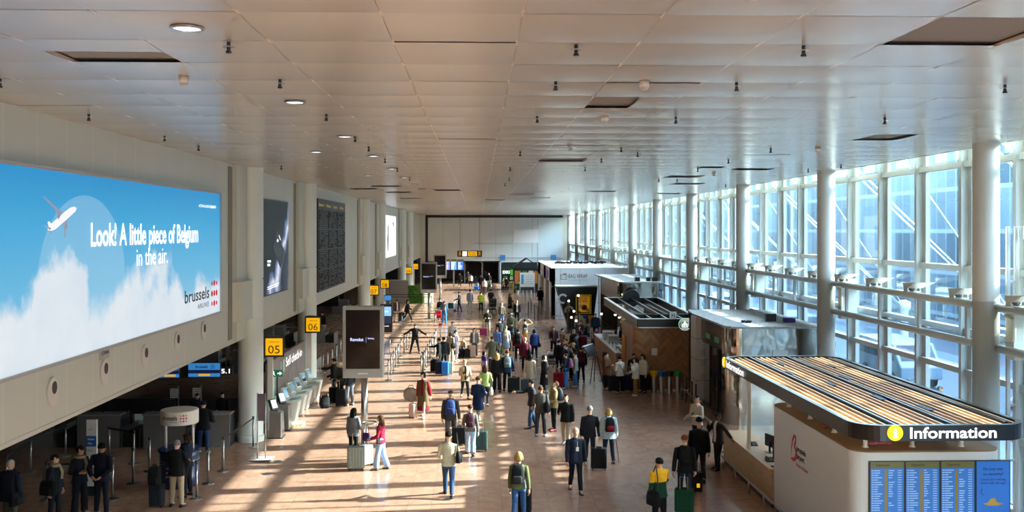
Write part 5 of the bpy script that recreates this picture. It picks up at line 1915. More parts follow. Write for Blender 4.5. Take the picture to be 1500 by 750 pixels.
# ---- far shops
ex = thing('far_shop', 'dark green fronted shop with green name sign at the far right', 'shop', (4.5, 112, 0))
yE = 112.0
xa, xb = at(735, yE).x, at(789, yE).x
MB().box(xa, xb, yE + 3, yE + 3.2, 0, 3.2).build('back_wall', m_dark, ex)
MB().box(xa, xa + 0.15, yE, yE + 3, 0, 3.2).build('side_wall', mat('shop green', '#16351f', 0.5), ex)
za, zb = EYE - (393 - HOR) * yE / F_PX, EYE - (404.5 - HOR) * yE / F_PX
MB().box(xa, at(755.5, yE).x, yE - 0.1, yE, zb, za).build('fascia', mat('shop green', '#16351f', 0.5), ex)
MB().box(at(747.5, yE).x, at(755.5, yE).x, yE - 0.13, yE - 0.1, zb + 0.1, za - 0.15).build('bright_field', mat('bright green', '#49a832', 0.5, emit=0.4), ex)
text('lettering', 'EXKI', m_letter_w, to_cam(at(736.5, yE).x, yE - 0.12, zb + 0.3), ex, w=0.8, h=0.35, bold=0.02)
b = MB()
for i in range(6):
    for j in range(3):
        b.box(xa + 0.3 + i * 0.75, xa + 0.85 + i * 0.75, yE + 2.7, yE + 3, 0.3 + j * 0.8, 0.85 + j * 0.8, (i + j) % 4)
b.build('shelf_goods', [mat('goods orange', '#c77a2b', 0.5), mat('goods green', '#3f7a36', 0.5), mat('goods cream', '#d9cfb4', 0.5), mat('goods brown', '#6a4528', 0.5)], ex)
MB().box(xa + 1.2, at(760, yE).x, yE + 1.2, yE + 1.8, 0, 1.0).build('counter', m_walnut, ex)
yG = 108.0
xa, xb = at(752.5, yG).x, at(789, yG).x
za = EYE - (379.5 - HOR) * yG / F_PX
ga = thing('gable_kiosk', 'black gable-roofed kiosk frame behind the white notice stand', 'kiosk', ((xa + xb) / 2, yG, 0))
xm = at(772, yG).x
zl = EYE - (392 - HOR) * yG / F_PX
b = MB()
for yy in (yG, yG + 2.4):
    beam(b, (xa, yy), (xb, yy), zl - 0.35, zl)
b.add([(xa, yG - 0.1, zl), (xm, yG - 0.1, za), (xm, yG + 2.5, za), (xa, yG + 2.5, zl), (xa, yG - 0.1, zl + 0.12), (xm, yG - 0.1, za + 0.12), (xm, yG + 2.5, za + 0.12), (xa, yG + 2.5, zl + 0.12)],
      [(3, 2, 1, 0), (4, 5, 6, 7), (0, 1, 5, 4), (1, 2, 6, 5), (2, 3, 7, 6), (3, 0, 4, 7)])
b.add([(xm, yG - 0.1, za), (xb, yG - 0.1, zl), (xb, yG + 0.1, zl), (xm, yG + 0.1, za), (xm, yG - 0.1, za + 0.12), (xb, yG - 0.1, zl + 0.12), (xb, yG + 0.1, zl + 0.12), (xm, yG + 0.1, za + 0.12)],
      [(3, 2, 1, 0), (4, 5, 6, 7), (0, 1, 5, 4), (1, 2, 6, 5), (2, 3, 7, 6), (3, 0, 4, 7)])
b.add([(xm, yG + 2.3, za), (xb, yG + 2.3, zl), (xb, yG + 2.5, zl), (xm, yG + 2.5, za), (xm, yG + 2.3, za + 0.12), (xb, yG + 2.3, zl + 0.12), (xb, yG + 2.5, zl + 0.12), (xm, yG + 2.5, za + 0.12)],
      [(3, 2, 1, 0), (4, 5, 6, 7), (0, 1, 5, 4), (1, 2, 6, 5), (2, 3, 7, 6), (3, 0, 4, 7)])
b.build('gable_roof', m_black, ga)
for x in (xa + 0.06, xb - 0.06):
    for yy in (yG, yG + 2.4):
        MB().box(x - 0.06, x + 0.06, yy - 0.06, yy + 0.06, 0, zl - 0.3).build('post', m_black, ga)
for q0, q1 in ((xa + 0.1, xa + 0.6), (xb - 0.5, xb - 0.1)):
    MB().box(q0, q1, yG + 0.3, yG + 0.4, 1.0, 2.4).build('menu_panel', mat('menu amber', '#b5742a', 0.5, emit=0.15), ga)
MB().box(xa + 0.1, xb - 0.1, yG + 0.2, yG + 0.8, 0, 1.0).build('counter', m_dark, ga)
# white notice stand with bins below
yN = 100.0
xa, xb = at(761.5, yN).x, at(783.5, yN).x
za, zb = EYE - (399.5 - HOR) * yN / F_PX, EYE - (420.5 - HOR) * yN / F_PX
t = thing('notice_stand', 'white notice board on legs with coloured bins beneath, before the gable kiosk', 'notice board', ((xa + xb) / 2, yN, 0))
MB().box(xa, xb, yN, yN + 0.12, zb, za).build('board', m_white, t)
MB().box(xa + 0.15, xa + 0.42, yN - 0.01, yN, zb + 0.3, za - 0.2).build('blue_print', mat('print blue', '#3e8cc0', 0.5), t)
b = MB()
for i in range(5):
    b.box(xa + 0.55, xa + 1.35, yN - 0.01, yN, za - 0.35 - i * 0.2, za - 0.32 - i * 0.2)
b.build('grey_print', m_grey, t)
MB().box(xa, xb, yN + 0.02, yN + 0.1, zb - 0.35, zb).build('dark_rail', m_dark, t)
for x in (xa + 0.03, xb - 0.03):
    MB().box(x - 0.03, x + 0.03, yN, yN + 0.1, 0, zb).build('leg', m_lgrey, t)
for i, (c, nm) in enumerate((('#f2c200', 'yellow'), ('#2b8fd0', 'blue'), ('#1f9a3e', 'green'))):
    x = xa + 0.32 + i * 0.42
    t = thing('recycling_bin', 'far pale recycling bin with %s top under the white notice board' % nm, 'bin', (x, yN + 0.4, 0))
    MB().lathe([(0.13, 0), (0.13, 0.75)], 12, c=(x, yN + 0.4, 0)).build('body', m_lgrey, t)
    MB().lathe([(0.14, 0.75), (0.17, 0.92), (0, 0.93)], 12, c=(x, yN + 0.4, 0)).build('top', mat('bin ' + nm, c, 0.4), t)
# wooden crate rack and plant by the far shop
p = gnd(749.5, 430)
t = thing('crate_rack', 'yellow wooden rack of round crates before the far green shop', 'rack', p)
b = MB()
for dx in (-0.22, 0.22):
    b.box(p.x + dx - 0.03, p.x + dx + 0.03, p.y - 0.03, p.y + 0.03, 0, 1.35)
for z in (0.35, 0.8, 1.25):
    b.box(p.x - 0.25, p.x + 0.25, p.y - 0.05, p.y + 0.25, z, z + 0.05)
b.build('frame', mat('pine', '#c29a50', 0.6), t)
b = MB()
for z in (0.4, 0.85):
    b.lathe([(0.16, z), (0.2, z + 0.18), (0.17, z + 0.18)], 12, c=(p.x, p.y + 0.1, 0))
b.build('crate', mat('crate brown', '#8a6530', 0.6), t)
p = gnd(758, 430)
t = thing('potted_plant', 'small potted plant beside the yellow rack at the far shop', 'plant', p)
MB().lathe([(0.14, 0), (0.2, 0.35), (0.17, 0.35)], 14, c=p).build('pot', m_white, t)
b = MB()
for i in range(60):
    a, e = rb.uniform(0, 6.28), rb.uniform(0.2, 1.3)
    d = V((math.cos(a) * math.cos(e), math.sin(a) * math.cos(e), math.sin(e))) * rb.uniform(0.3, 0.75)
    s = V((-math.sin(a), math.cos(a), 0)) * 0.06
    o_ = p + V((0, 0, 0.35))
    b.add([o_, o_ + d * 0.5 + s, o_ + d, o_ + d * 0.5 - s], [(0, 1, 2, 3)])
b.build('foliage', mat('leaf dark green', '#2c5a1e', 0.5), t)

# ---- lamp posts, planters, menu board round the cafe tables
lp = None
for i, (px, py, d) in enumerate(((847, 433, 56), (833, 441, 58), (840.6, 456, 58), (837, 465, 56), (844, 470, 54), (881, 460, 56))):
    p = at(px, d)
    h = EYE - (py - HOR) * d / F_PX
    lab = 'black lamp post with glowing globe at the cafe tables, %s' % ('tallest, before the framed poster', 'left of the poster, second tallest', 'of middle height below the poster', 'low, farthest left', 'low, right of the lowest', 'standing by the bar counter')[i]
    t = thing('lamp_post', lab, 'lamp', p, 0, 'globe lamps at the cafe')
    MB().ball((p.x, p.y, h), 0.075, 12, 8).build('globe', mat('lamp globe', '#fff1d8', 0.3, emit=1.6), t, smooth=True)
    MB().lathe([(0.16, 0), (0.16, 0.03), (0.04, 0.06), (0.035, h - 0.08), (0.07, h - 0.06)], 12, c=p).build('post', m_black, t)
for i, (px, d, wd, hh) in enumerate(((835, 57, 0.9, 0.85), (858, 61, 1.2, 0.8), (893, 57.5, 1.0, 1.0))):
    p = at(px, d)
    t = thing('planter_box', 'pale oak partition box of the cafe, %s' % ('before the black stand', 'under the two bins', 'next to the bar staff')[i], 'planter', p)
    MB().box(p.x - wd / 2, p.x + wd / 2, p.y - 0.2, p.y + 0.2, 0, hh).build('box', m_slat, t)
    MB().box(p.x - wd / 2 + 0.04, p.x + wd / 2 - 0.04, p.y - 0.16, p.y + 0.16, hh, hh + 0.02).build('rim', m_dark, t)
for i, (px, py) in enumerate(((846, 506), (870, 505), (868, 514))):
    p = gnd(px, py)
    t = thing('cafe_table', 'round black cafe table among the crowd, %s' % ('left of three', 'farthest of three', 'nearest the bar')[i], 'table', p)
    MB().lathe([(0.35, 0.72), (0.36, 0.74), (0.35, 0.76), (0, 0.765)], 20, c=p).build('top', m_dark, t)
    MB().lathe([(0.25, 0), (0.25, 0.02), (0.03, 0.05), (0.03, 0.72)], 14, c=p).build('base', m_black, t)
p = gnd(872, 562)
t = thing('menu_board', 'tilted black board with white edge on an easel in front of the coffee bar', 'board', p)
M = Matrix.Translation((p.x, p.y, 1.12)) @ Matrix.Rotation(math.radians(62), 4, 'Z') @ Matrix.Rotation(math.radians(-32), 4, 'X')
MB().box(-0.55, 0.55, -0.02, 0.02, 0.2, 0.7, 0, M).build('panel', m_dark, t)
MB().box(-0.58, 0.58, -0.035, 0.035, 0.7, 0.75, 0, M).build('edge', m_white, t)
for a, c_ in ((-0.3, -0.45), (0.3, -0.45), (0.0, 0.5)):
    MB().tube([(p.x + a * 0.3, p.y + a * 0.4, 1.25), (p.x + a, p.y + c_, 0.02)], 0.022, 8).build('leg', m_black, t)
p = gnd(884, 558)
t = thing('flag_stand', 'narrow black banner post beside the tilted menu board', 'banner', p)
MB().box(p.x - 0.05, p.x + 0.05, p.y - 0.03, p.y + 0.03, 0.02, 1.35).build('post', m_black, t)
MB().box(p.x - 0.22, p.x + 0.2, p.y - 0.18, p.y + 0.18, 0, 0.02).build('base', m_black, t)
# orange menu strip at the end of the bar
p = at(925, 45.4)
t = tag(MB().box(XB0 - 0.05, XB0 - 0.01, 44.3, 45.2, 1.0, 2.1).build('menu_strip', mat('menu print', '#c9822b', 0.5, vary=0.5, scale=9)), 'orange and white printed menu strip on the end of the coffee bar', 'poster')

# ---------------- ceiling fittings
sp_ = None
SPR = [(335, 76), (844, 80), (1177, 81), (410, 128), (814, 131), (1079, 132), (1472, 135), (478, 176), (787, 179), (990, 180), (1296, 181), (540, 221), (762, 228), (934, 229), (1129, 223), (130, 176), (241, 206), (291, 220), (0, 127), (520, 207), (564, 238), (582, 251), (910, 222), (1067, 239), (1184, 252), (412, 248), (881, 238), (857, 250), (1063, 274), (600, 264), (747, 250), (746, 264), (740, 272), (1022, 251), (965, 266), (992, 266), (1232, 246)]
for i, (px, py) in enumerate(SPR):
    p = ceil_pt(px, py, 8.98)
    p.z = 9.085
    if sp_ is None:
        sp_ = thing('sprinkler', 'small dark sprinkler head hanging from the pale ceiling panels', 'sprinkler', p, 0, 'ceiling sprinklers')
        MB().tube([(p.x, p.y, 9.09), (p.x, p.y, 8.985)], 0.022, 8).build('body', m_dark, sp_)
        MB().lathe([(0.06, 9.03), (0.065, 9.036), (0.02, 9.045)], 14, c=(p.x, p.y, 0)).build('deflector', m_steel, sp_)
        MB().lathe([(0.03, 8.965), (0.034, 8.985), (0.028, 8.99)], 10, c=(p.x, p.y, 0)).build('bulb', m_black, sp_)
    else:
        dup(sp_, p)
dl = None
for i, (px, py) in enumerate(((274, 37), (432, 147), (505, 198), (547, 227), (574, 246), (592, 259), (607, 269), (618, 276), (463, 221), (539, 256))):
    p = ceil_pt(px, py)
    p.z = 9.08
    lab = 'round recessed downlight glowing in the pale ceiling, %s from the camera' % ORD[(0, 1, 3, 4, 5, 6, 7, 8, 2, 9)[i]]
    if dl is None:
        dl = thing('downlight', lab, 'ceiling light', p, 0, 'ceiling downlights')
        MB().lathe([(0.17, 9.075), (0.17, 9.06), (0.14, 9.055), (0.135, 9.075)], 24, c=(p.x, p.y, 0)).build('ring', m_steel, dl)
        MB().lathe([(0.135, 9.066), (0.07, 9.068), (0.0, 9.068)], 24, c=(p.x, p.y, 0)).build('lens', mat('downlight lens', '#f4f2ff', 0.3, emit=2.2), dl)
    else:
        dup(dl, p, label=lab)
dm = None
for i, (px, py) in enumerate(((269, 127), (944, 133), (886, 181), (1104, 2), (1198, 224), (1046, 258), (835, 221))):
    p = ceil_pt(px, py, 8.95)
    p.z = 9.08
    lab = 'white dome camera on the ceiling %s' % ('above the billboard', 'right of the middle ceiling gap', 'just beyond the middle ceiling gap', 'cut by the top edge of the photo', 'close to the window columns', 'among the far gaps on the right', 'over the small far middle gap')[i]
    if dm is None:
        dm = thing('dome_camera', lab, 'camera', p, 0, 'ceiling dome cameras')
        MB().lathe([(0.07, 9.085), (0.07, 9.02), (0.065, 9.0)], 20, c=(p.x, p.y, 0)).build('base', m_white, dm, smooth=True)
        MB().ball((p.x, p.y, 9.0), (0.06, 0.06, 0.05), 16, 8).build('dome', m_lgrey, dm, smooth=True)
    else:
        dup(dm, p, label=lab)
# ================================================================ PEOPLE
JOBS = []   # meshes waiting for one shared voxel pass: (MB, voxel, smooth steps, finish)
SKINS = {'f': '#d9a98c', 'm': '#c68f70', 'd': '#6a4433', 't': '#b5805f'}
HAIRS = {'black': '#14100e', 'dark': '#2a1d16', 'brown': '#4a3122', 'blond': '#a2814f', 'pale': '#d3bd8e', 'grey': '#6d6a66', 'white': '#aba8a2', 'ginger': '#7a4a2a'}
ARMS = {  # (upper arm, forearm) directions for the arm on the +x side: x outwards, -y forwards
    'down': ((0.16, 0.03, -1), (0.05, -0.16, -1)),
    'fwd': ((0.14, -0.32, -1), (0.02, -0.55, -1)),
    'back': ((0.16, 0.38, -1), (0.08, 0.15, -1)),
    'hold': ((0.18, -0.05, -1), (-0.42, -1, 0.15)),
    'carry': ((0.2, -0.1, -1), (-0.15, -1, -0.35)),
    'phone': ((0.45, -0.55, -1), (-0.35, -0.25, 1.0)),
    'point': ((0.8, -0.45, -0.25), (0.9, -0.4, 0.05)),
    'reach': ((0.25, -1, -0.45), (0.05, -1, 0.02)),
    'wide': ((1, 0.05, -0.75), (1, -0.1, -0.55)),
    'behind': ((0.28, 0.35, -1), (-0.75, 0.55, -0.62)),
    'pull': ((0.2, 0.25, -1), (0.1, 0.12, -1)),
    'push': ((0.16, -0.35, -1), (-0.02, -1, -0.25)),
    'head': ((0.9, -0.15, 0.25), (-0.75, -0.1, 0.85)),
    'lean': ((0.25, -0.3, -1), (0.05, -0.9, -0.45)),
    'bend': ((0.35, 0.05, -1), (-0.35, -0.95, 0.05)),
}


def rot(axis, deg):
    return Matrix.Rotation(math.radians(deg), 4, axis)


def finish_remesh():
    tmp = []
    for mb, vox, it, fin in JOBS:
        o = bpy.data.objects.new('raw', mb.mesh('raw'))
        COL.objects.link(o)
        r = o.modifiers.new('r', 'REMESH')
        r.mode, r.voxel_size = 'VOXEL', vox
        s = o.modifiers.new('s', 'SMOOTH')
        s.factor, s.iterations = 0.5, it
        tmp.append(o)
    dg = bpy.context.evaluated_depsgraph_get()
    for (mb, vox, it, fin), o in zip(JOBS, tmp):
        me = bpy.data.meshes.new_from_object(o.evaluated_get(dg))
        fin([tuple(v.co) for v in me.vertices], [tuple(p.vertices) for p in me.polygons])
        bpy.data.meshes.remove(me)
    for o in tmp:
        me = o.data
        bpy.data.objects.remove(o)
        bpy.data.meshes.remove(me)
    JOBS.clear()


def mesh_into(o, mats, vs, fs, ms, smooth=True):
    me = o.data
    me.clear_geometry()
    me.from_pydata(vs, [], fs)
    me.materials.clear()
    for m in mats:
        me.materials.append(m)
    if ms:
        me.polygons.foreach_set('material_index', ms)
    if smooth:
        me.polygons.foreach_set('use_smooth', [True] * len(me.polygons))


def child(name, parent):
    me = bpy.data.meshes.new(name)
    o = bpy.data.objects.new(name, me)
    COL.objects.link(o)
    o.parent = parent
    return o


def ell(c, ux, uy, a, b_, n=16, sq=2.4):
    out = []
    for j in range(n):
        t = 2 * PI * j / n
        ct, st = math.cos(t), math.sin(t)
        out.append(c + ux * (a * math.copysign(abs(ct) ** (2 / sq), ct)) + uy * (b_ * math.copysign(abs(st) ** (2 / sq), st)))
    return out


class P:
    """one figure: position, build, pose; keeps its joints so that bags can be hung on it"""
    N = 0

    def __init__(s, px, fy, h, head, pose, label, top=('jacket', '#222222'), leg=('trousers', '#1c1c20'), hair=('short', 'dark'),
                 shoe='#161616', skin='f', arms=('down', 'down'), lean=0, look=(0, 0), fem=False, group=None, scarf=None, cap=None, d=None, sit=False, build=1.0, inner=None):
        if d is None:
            s.base = gnd(px, fy)
        else:
            s.base = at(px, d)
        s.d = s.base.y
        s.h, s.head = h, head
        s.M = Matrix.Translation(s.base) @ rot('Z', head)
        P.N += 1
        o = child('person', None)
        o.matrix_basis = s.M
        tag(o, label, 'person', group)
        s.o = o
        w_ = build
        S = h / 1.75
        vox = max(0.0115, min(0.024, 0.00042 * s.d)) * (0.9 if S < 0.8 else 1)
        # legs
        poses = {'stand': ((2, 4, 3.5), (-1, 3, 3.5)), 'walk': ((22, 8, 1), (-10, 26, 1)), 'walk2': ((-10, 26, 1), (22, 8, 1)), 'step': ((12, 8, 2), (-6, 14, 2)),
                 'wide': ((0, 3, 13), (2, 4, 11)), 'cross': ((8, 6, -1), (-3, 3, 4)), 'sit': ((82, 84, 6), (84, 82, 6)), 'stride': ((30, 10, 2), (-18, 30, 2))}
        lg = poses['sit' if sit else pose]
        th, sh = 0.236 * h, 0.232 * h
        ank = 0.047 * h
        need = []
        for a, kn, ab in lg:
            a, kn, ab = math.radians(a), math.radians(kn), math.radians(ab)
            need.append(math.cos(ab) * (th * math.cos(a) + sh * math.cos(a - kn)) + ank)
        hz = 0.50 if sit else max(need)
        s.hz = hz
        hip = V((0, 0, hz + 0.03 * h))
        body = MB()
        legs = []
        for i, (a, kn, ab) in enumerate(lg):
            sx_ = 1 if i == 0 else -1
            a, kn, ab = math.radians(a), math.radians(kn), math.radians(ab)
            hj = V((sx_ * 0.052 * h * w_, 0, hz))
            kj = hj + V((sx_ * math.sin(ab) * th, -math.sin(a) * th * math.cos(ab), -math.cos(a) * th * math.cos(ab)))
            aj = kj + V((sx_ * math.sin(ab) * sh, -math.sin(a - kn) * sh * math.cos(ab), -math.cos(a - kn) * sh * math.cos(ab)))
            lift = max(0.0, aj.z - ank)
            pitch = math.asin(min(0.85, lift / (0.10 * h))) if not sit else 0
            toe = 7 * sx_
            f = V((math.sin(math.radians(toe)), -math.cos(pitch), -math.sin(pitch)))
            legs.append((hj, kj, aj, f, pitch))
        s.legs = legs
        # trunk frame
        ln_ = math.radians(lean)
        up = V((0, -math.sin(ln_), math.cos(ln_)))
        fw = V((0, -math.cos(ln_), -math.sin(ln_)))
        rt = V((1, 0, 0))
        T = 0.285 * h
        s.up, s.fw, s.hip = up, fw, hip
        sw = (0.105 if fem else 0.116) * h * (0.5 + 0.5 * w_)

        def trunk(g, z0=None, flare=0.0):
            """rings of the trunk, grown outwards by g"""
            prof = [(-0.10, 0.088, 0.062), (-0.03, 0.098, 0.068), (0.10, 0.092 if fem else 0.094, 0.064), (0.30, 0.078 if fem else 0.088, 0.058), (0.55, 0.092, 0.066), (0.78, 0.100, 0.066), (0.93, 0.098, 0.056), (1.0, 0.070, 0.042), (1.06, 0.036, 0.034)]
            rs = []
            if z0 is not None:
                zz0 = hip.z - 0.05 * T
                nseg = 5
                for q in range(nseg):
                    f_ = q / nseg
                    z = z0 + (zz0 - z0) * f_
                    rs.append(ell(V((0, 0, z)), rt, V((0, -1, 0)), (0.098 * w_ + flare * (1 - f_)) * h + g, (0.068 * w_ + flare * (1 - f_) * 0.9) * h + g))
            for t, a, b_ in prof:
                if z0 is not None and t < 0.05:
                    continue
                if t > 1.03 and g > 0:
                    a, b_ = 0.045, 0.042
                rs.append(ell(hip + up * (t * T), rt, fw, a * h * w_ + g, b_ * h * w_ + g))
            return rs
        sh_c = hip + up * (0.93 * T)
        s.sh_c = sh_c
        arms_ = []
        ua, fa = 0.172 * h, 0.150 * h
        for i, nm in enumerate(arms):
            sx_ = 1 if i == 0 else -1
            u_, f_ = ARMS[nm]
            R = Matrix((rt, -fw, up)).transposed()
            U = (R @ V(u_)).normalized()
            Fd = (R @ V(f_)).normalized()
            U.x *= sx_
            Fd.x *= sx_
            sj = sh_c + rt * (sx_ * sw) + up * (-0.012 * h)
            ej = sj + U * ua
            wj = ej + Fd * fa
            arms_.append((sj, ej, wj, Fd, sx_))
        s.arms = arms_
        # ---- skin
        body.rings(trunk(-0.006))
        for hj, kj, aj, f, pitch in legs:
            body.tube([hj + V((0, 0, 0.05 * h)), hj, (hj + kj) / 2, kj, kj + (aj - kj) * 0.3, kj + (aj - kj) * 0.7, aj], [x * h for x in (0.048, 0.048, 0.040, 0.029, 0.031, 0.022, 0.019)], 10)
            body.tube([aj, aj + f * 0.03 * h - V((0, 0, 0.02 * h)), aj + f * 0.09 * h - V((0, 0, 0.022 * h))], [0.02 * h, 0.022 * h, 0.018 * h], 8)
        for sj, ej, wj, Fd, sx_ in arms_:
            body.tube([sj - rt * (sx_ * 0.05 * h), sj, (sj + ej) / 2, ej, ej + (wj - ej) * 0.35, wj, wj + Fd * 0.035 * h], [x * h for x in (0.030, 0.031, 0.026, 0.0215, 0.0225, 0.0155, 0.017)], 10)
            n_ = Fd.cross(V((0, 0, 1)) if abs(Fd.z) < 0.8 else V((0, -1, 0))).normalized()
            body.tube([wj, wj + Fd * 0.03 * h, wj + Fd * 0.055 * h], [0.015 * h, 0.0225 * h, 0.0215 * h], 10, flat=0.55)
        neck = hip + up * (1.0 * T)
        hh = 0.132 * h
        HM = Matrix.Translation(hip + up * (1.03 * T)) @ rot('X', lean * 0.4 - look[1]) @ rot('Z', look[0])
        # head frame: origin at neck base, z up, -y face
        top_gap = h - (hip.z + 1.03 * T)
        hc = V((0, -0.012 * h, (top_gap if (not sit and lean < 3) else 0.175 * h) - 0.074 * h))
        r = hh / 2
        s.HM, s.hc, s.r = HM, hc, r
        body.tube([HM @ V((0, 0.006 * h, -0.03 * h)), HM @ V((0, 0.0, 0.04 * h)), HM @ (hc + V((0, 0.01 * h, -0.3 * r)))], [0.036 * h, 0.031 * h, 0.031 * h], 12)
        body.ball(hc + V((0, 0.12 * r, 0.16 * r)), (0.72 * r, 0.86 * r, 0.82 * r), 16, 12, 0, HM)
        body.ball(hc + V((0, -0.12 * r, -0.32 * r)), (0.60 * r, 0.66 * r, 0.66 * r), 14, 10, 0, HM)
        body.tube([HM @ (hc + V((0, -0.66 * r, 0.12 * r))), HM @ (hc + V((0, -0.84 * r, -0.12 * r))), HM @ (hc + V((0, -0.70 * r, -0.24 * r)))], [0.10 * r, 0.16 * r, 0.12 * r], 7)
        for sx_ in (-1, 1):
            body.ball(hc + V((sx_ * 0.72 * r, 0.08 * r, -0.02 * r)), (0.10 * r, 0.17 * r, 0.26 * r), 8, 6, 0, HM)
        m_skin = mat('skin ' + skin, SKINS[skin], 0.55, vary=0.06, scale=8)

        def fin_body(vs, fs, body=body):
            e = MB()
            e.v, e.f, e.m = [V(v) for v in vs], [list(f) for f in fs], [0] * len(fs)
            for sx_ in (-1, 1):
                e.ball(hc + V((sx_ * 0.27 * r, -0.66 * r, 0.10 * r)), (0.12 * r, 0.10 * r, 0.07 * r), 8, 5, 1, HM)
                e.ball(hc + V((sx_ * 0.27 * r, -0.70 * r, 0.27 * r)), (0.19 * r, 0.06 * r, 0.035 * r), 6, 4, 1, HM)
            e.ball(hc + V((0, -0.74 * r, -0.42 * r)), (0.24 * r, 0.06 * r, 0.06 * r), 8, 4, 2, HM)
            for i, (sj, ej, wj, Fd, sx_) in enumerate(arms_):
                k0 = wj + Fd * 0.048 * h
                ref = V((0, -1, 0)) if abs(Fd.y) < 0.75 else V((0, 0, 1))
                side = (ref - Fd * ref.dot(Fd)).normalized()
                pal = side.cross(Fd).normalized()
                if (pal.x * sx_) > 0:
                    pal = -pal
                for q, (o_, l_) in enumerate(((0.72, 0.042), (0.25, 0.047), (-0.22, 0.044), (-0.66, 0.035))):
                    b0 = k0 + side * (o_ * 0.019 * h)
                    p1 = b0 + Fd * (l_ * 0.5 * h) + pal * 0.005 * h
                    p2 = p1 + (Fd * 0.35 + pal * 0.5) * (l_ * 0.5 * h)
                    p3 = p2 + (Fd * 0.05 + pal * 0.8) * (l_ * 0.28 * h)
                    e.tube([b0, p1, p2, p3], [0.0052 * h, 0.0049 * h, 0.0045 * h, 0.0032 * h], 5)
                b0 = wj + Fd * 0.016 * h + side * 0.014 * h
                e.tube([b0, b0 + Fd * 0.02 * h + side * 0.018 * h + pal * 0.006 * h, b0 + Fd * 0.045 * h + side * 0.018 * h + pal * 0.014 * h], [0.0066 * h, 0.0058 * h, 0.0042 * h], 5)
            mesh_into(o, [m_skin, mat('eye dark', '#1d1512', 0.4), mat('lips ' + skin, tuple(c * f for c, f in zip(srgb(SKINS[skin]), (0.75, 0.5, 0.5))), 0.5)], [tuple(v) for v in e.v], e.f, e.m)
        JOBS.append((body, vox, 2, fin_body))
        # ---- top
        kind, tcol = top[0], top[1]
        m_top = cloth(tcol)
        g = {'sweater': 0.012, 'jacket': 0.020, 'puffer': 0.034, 'coat': 0.026, 'shirt': 0.006}.get(kind, 0.016) * S
        hem = {'coat': top[2] if len(top) > 2 else 0.30 * h, 'jacket': hz - 0.045 * h, 'puffer': hz - 0.06 * h, 'sweater': hz - 0.02 * h, 'shirt': hz - 0.01 * h}.get(kind, hz - 0.03 * h)
        tb = MB()
        tb.rings(trunk(g, hem, 0.012 if kind != 'coat' else 0.03 * (hz - hem) / (0.25 * h)))
        for sj, ej, wj, Fd, sx_ in arms_:
            rr2 = [x * h * (0.6 + 0.4 * w_) + g * 0.75 for x in (0.036, 0.034, 0.029, 0.0255, 0.0255, 0.0195)]
            tb.tube([sj - rt * (sx_ * 0.05 * h), sj, (sj + ej) / 2, ej, ej + (wj - ej) * 0.4, wj - Fd * 0.005 * h], rr2, 10)
        # collar
        tb.rings([ell(hip + up * (t_ * T) + V((0, -0.004 * h, 0)), rt, fw, a_ * h + g * 0.4, a_ * h + g * 0.3, 14, 2) for t_, a_ in ((0.95, 0.045), (1.06, 0.038), (1.12, 0.036))])
        sleeve = top[3] if kind == 'coat' and len(top) > 3 else None
        co = child({'sweater': 'sweater', 'jacket': 'jacket', 'puffer': 'padded_jacket', 'coat': 'coat', 'shirt': 'shirt'}.get(kind, 'top'), o)
        puff = kind == 'puffer'
        split = top[3] if kind == 'two' and len(top) > 3 else None

        def fin_top(vs, fs):
            mats, ms = [m_top], None
            if kind == 'two':
                mats = [m_top, cloth(top[2])]
                zc = hip.z + 0.5 * T
                ms = [1 if sum(vs[i][2] for i in f) / len(f) < zc else 0 for f in fs]
            elif inner:
                mats = [m_top, cloth(inner)]
                ms = []
                for f in fs:
                    c_ = [sum(vs[i][q] for i in f) / len(f) for q in range(3)]
                    ms.append(1 if (abs(c_[0]) < 0.03 * h and c_[1] < hip.y + fw.y * 0.01 * h - abs(up.y) * 0.2 and c_[2] > hz - 0.01 * h) else 0)
            if sleeve:
                mats = mats + ([cloth(inner or tcol)] if len(mats) == 1 else []) + [cloth(sleeve)]
                ms = ms or [0] * len(fs)
                for q, f in enumerate(fs):
                    c_ = V([sum(vs[i][k_] for i in f) / len(f) for k_ in range(3)])
                    for sj, ej, wj, Fd, sx_ in arms_:
                        for p_, e_ in ((sj, ej), (ej, wj)):
                            t_ = max(0, min(1, (c_ - p_).dot(e_ - p_) / (e_ - p_).length_squared))
                            if (c_ - p_ - (e_ - p_) * t_).length < 0.040 * h and abs(c_.x) > 0.122 * h:
                                ms[q] = 2
            if puff:
                vs2 = []
                for v in vs:
                    t_ = (V(v) - hip).dot(up)
                    k_ = 1 + 0.03 * abs(math.sin(t_ * 30 / S))
                    vs2.append((v[0] * k_, v[1] * k_, v[2]))
                vs = vs2
            mesh_into(co, mats, vs, fs, ms)
        JOBS.append((tb, vox, 2, fin_top))
        # ---- legs wear
        lk, lcol = leg[0], leg[1]
        lb = MB()
        m_leg = cloth(lcol)
        if lk in ('skirt', 'dress'):
            lz = leg[2] if len(leg) > 2 else 0.12 * h
            lb.rings([ell(V((0, 0, lz + (hip.z - lz) * t_)), rt, V((0, -1, 0)), (0.098 + 0.045 * (1 - t_)) * h, (0.068 + 0.055 * (1 - t_)) * h) for t_ in (0, 0.25, 0.5, 0.75, 1)])
            nm = 'skirt'
        else:
            fl_ = {'trousers': 0.0, 'wide': 0.02, 'slim': -0.006}.get(lk, 0)
            lb.rings([ell(V((0, 0, hz + dz * h)), rt, V((0, -1, 0)), a_ * h * w_ + 0.008, b_ * h * w_ + 0.008) for dz, a_, b_ in ((-0.05, 0.085, 0.06), (0.0, 0.099, 0.068), (0.06, 0.095, 0.066), (0.09, 0.088, 0.06))])
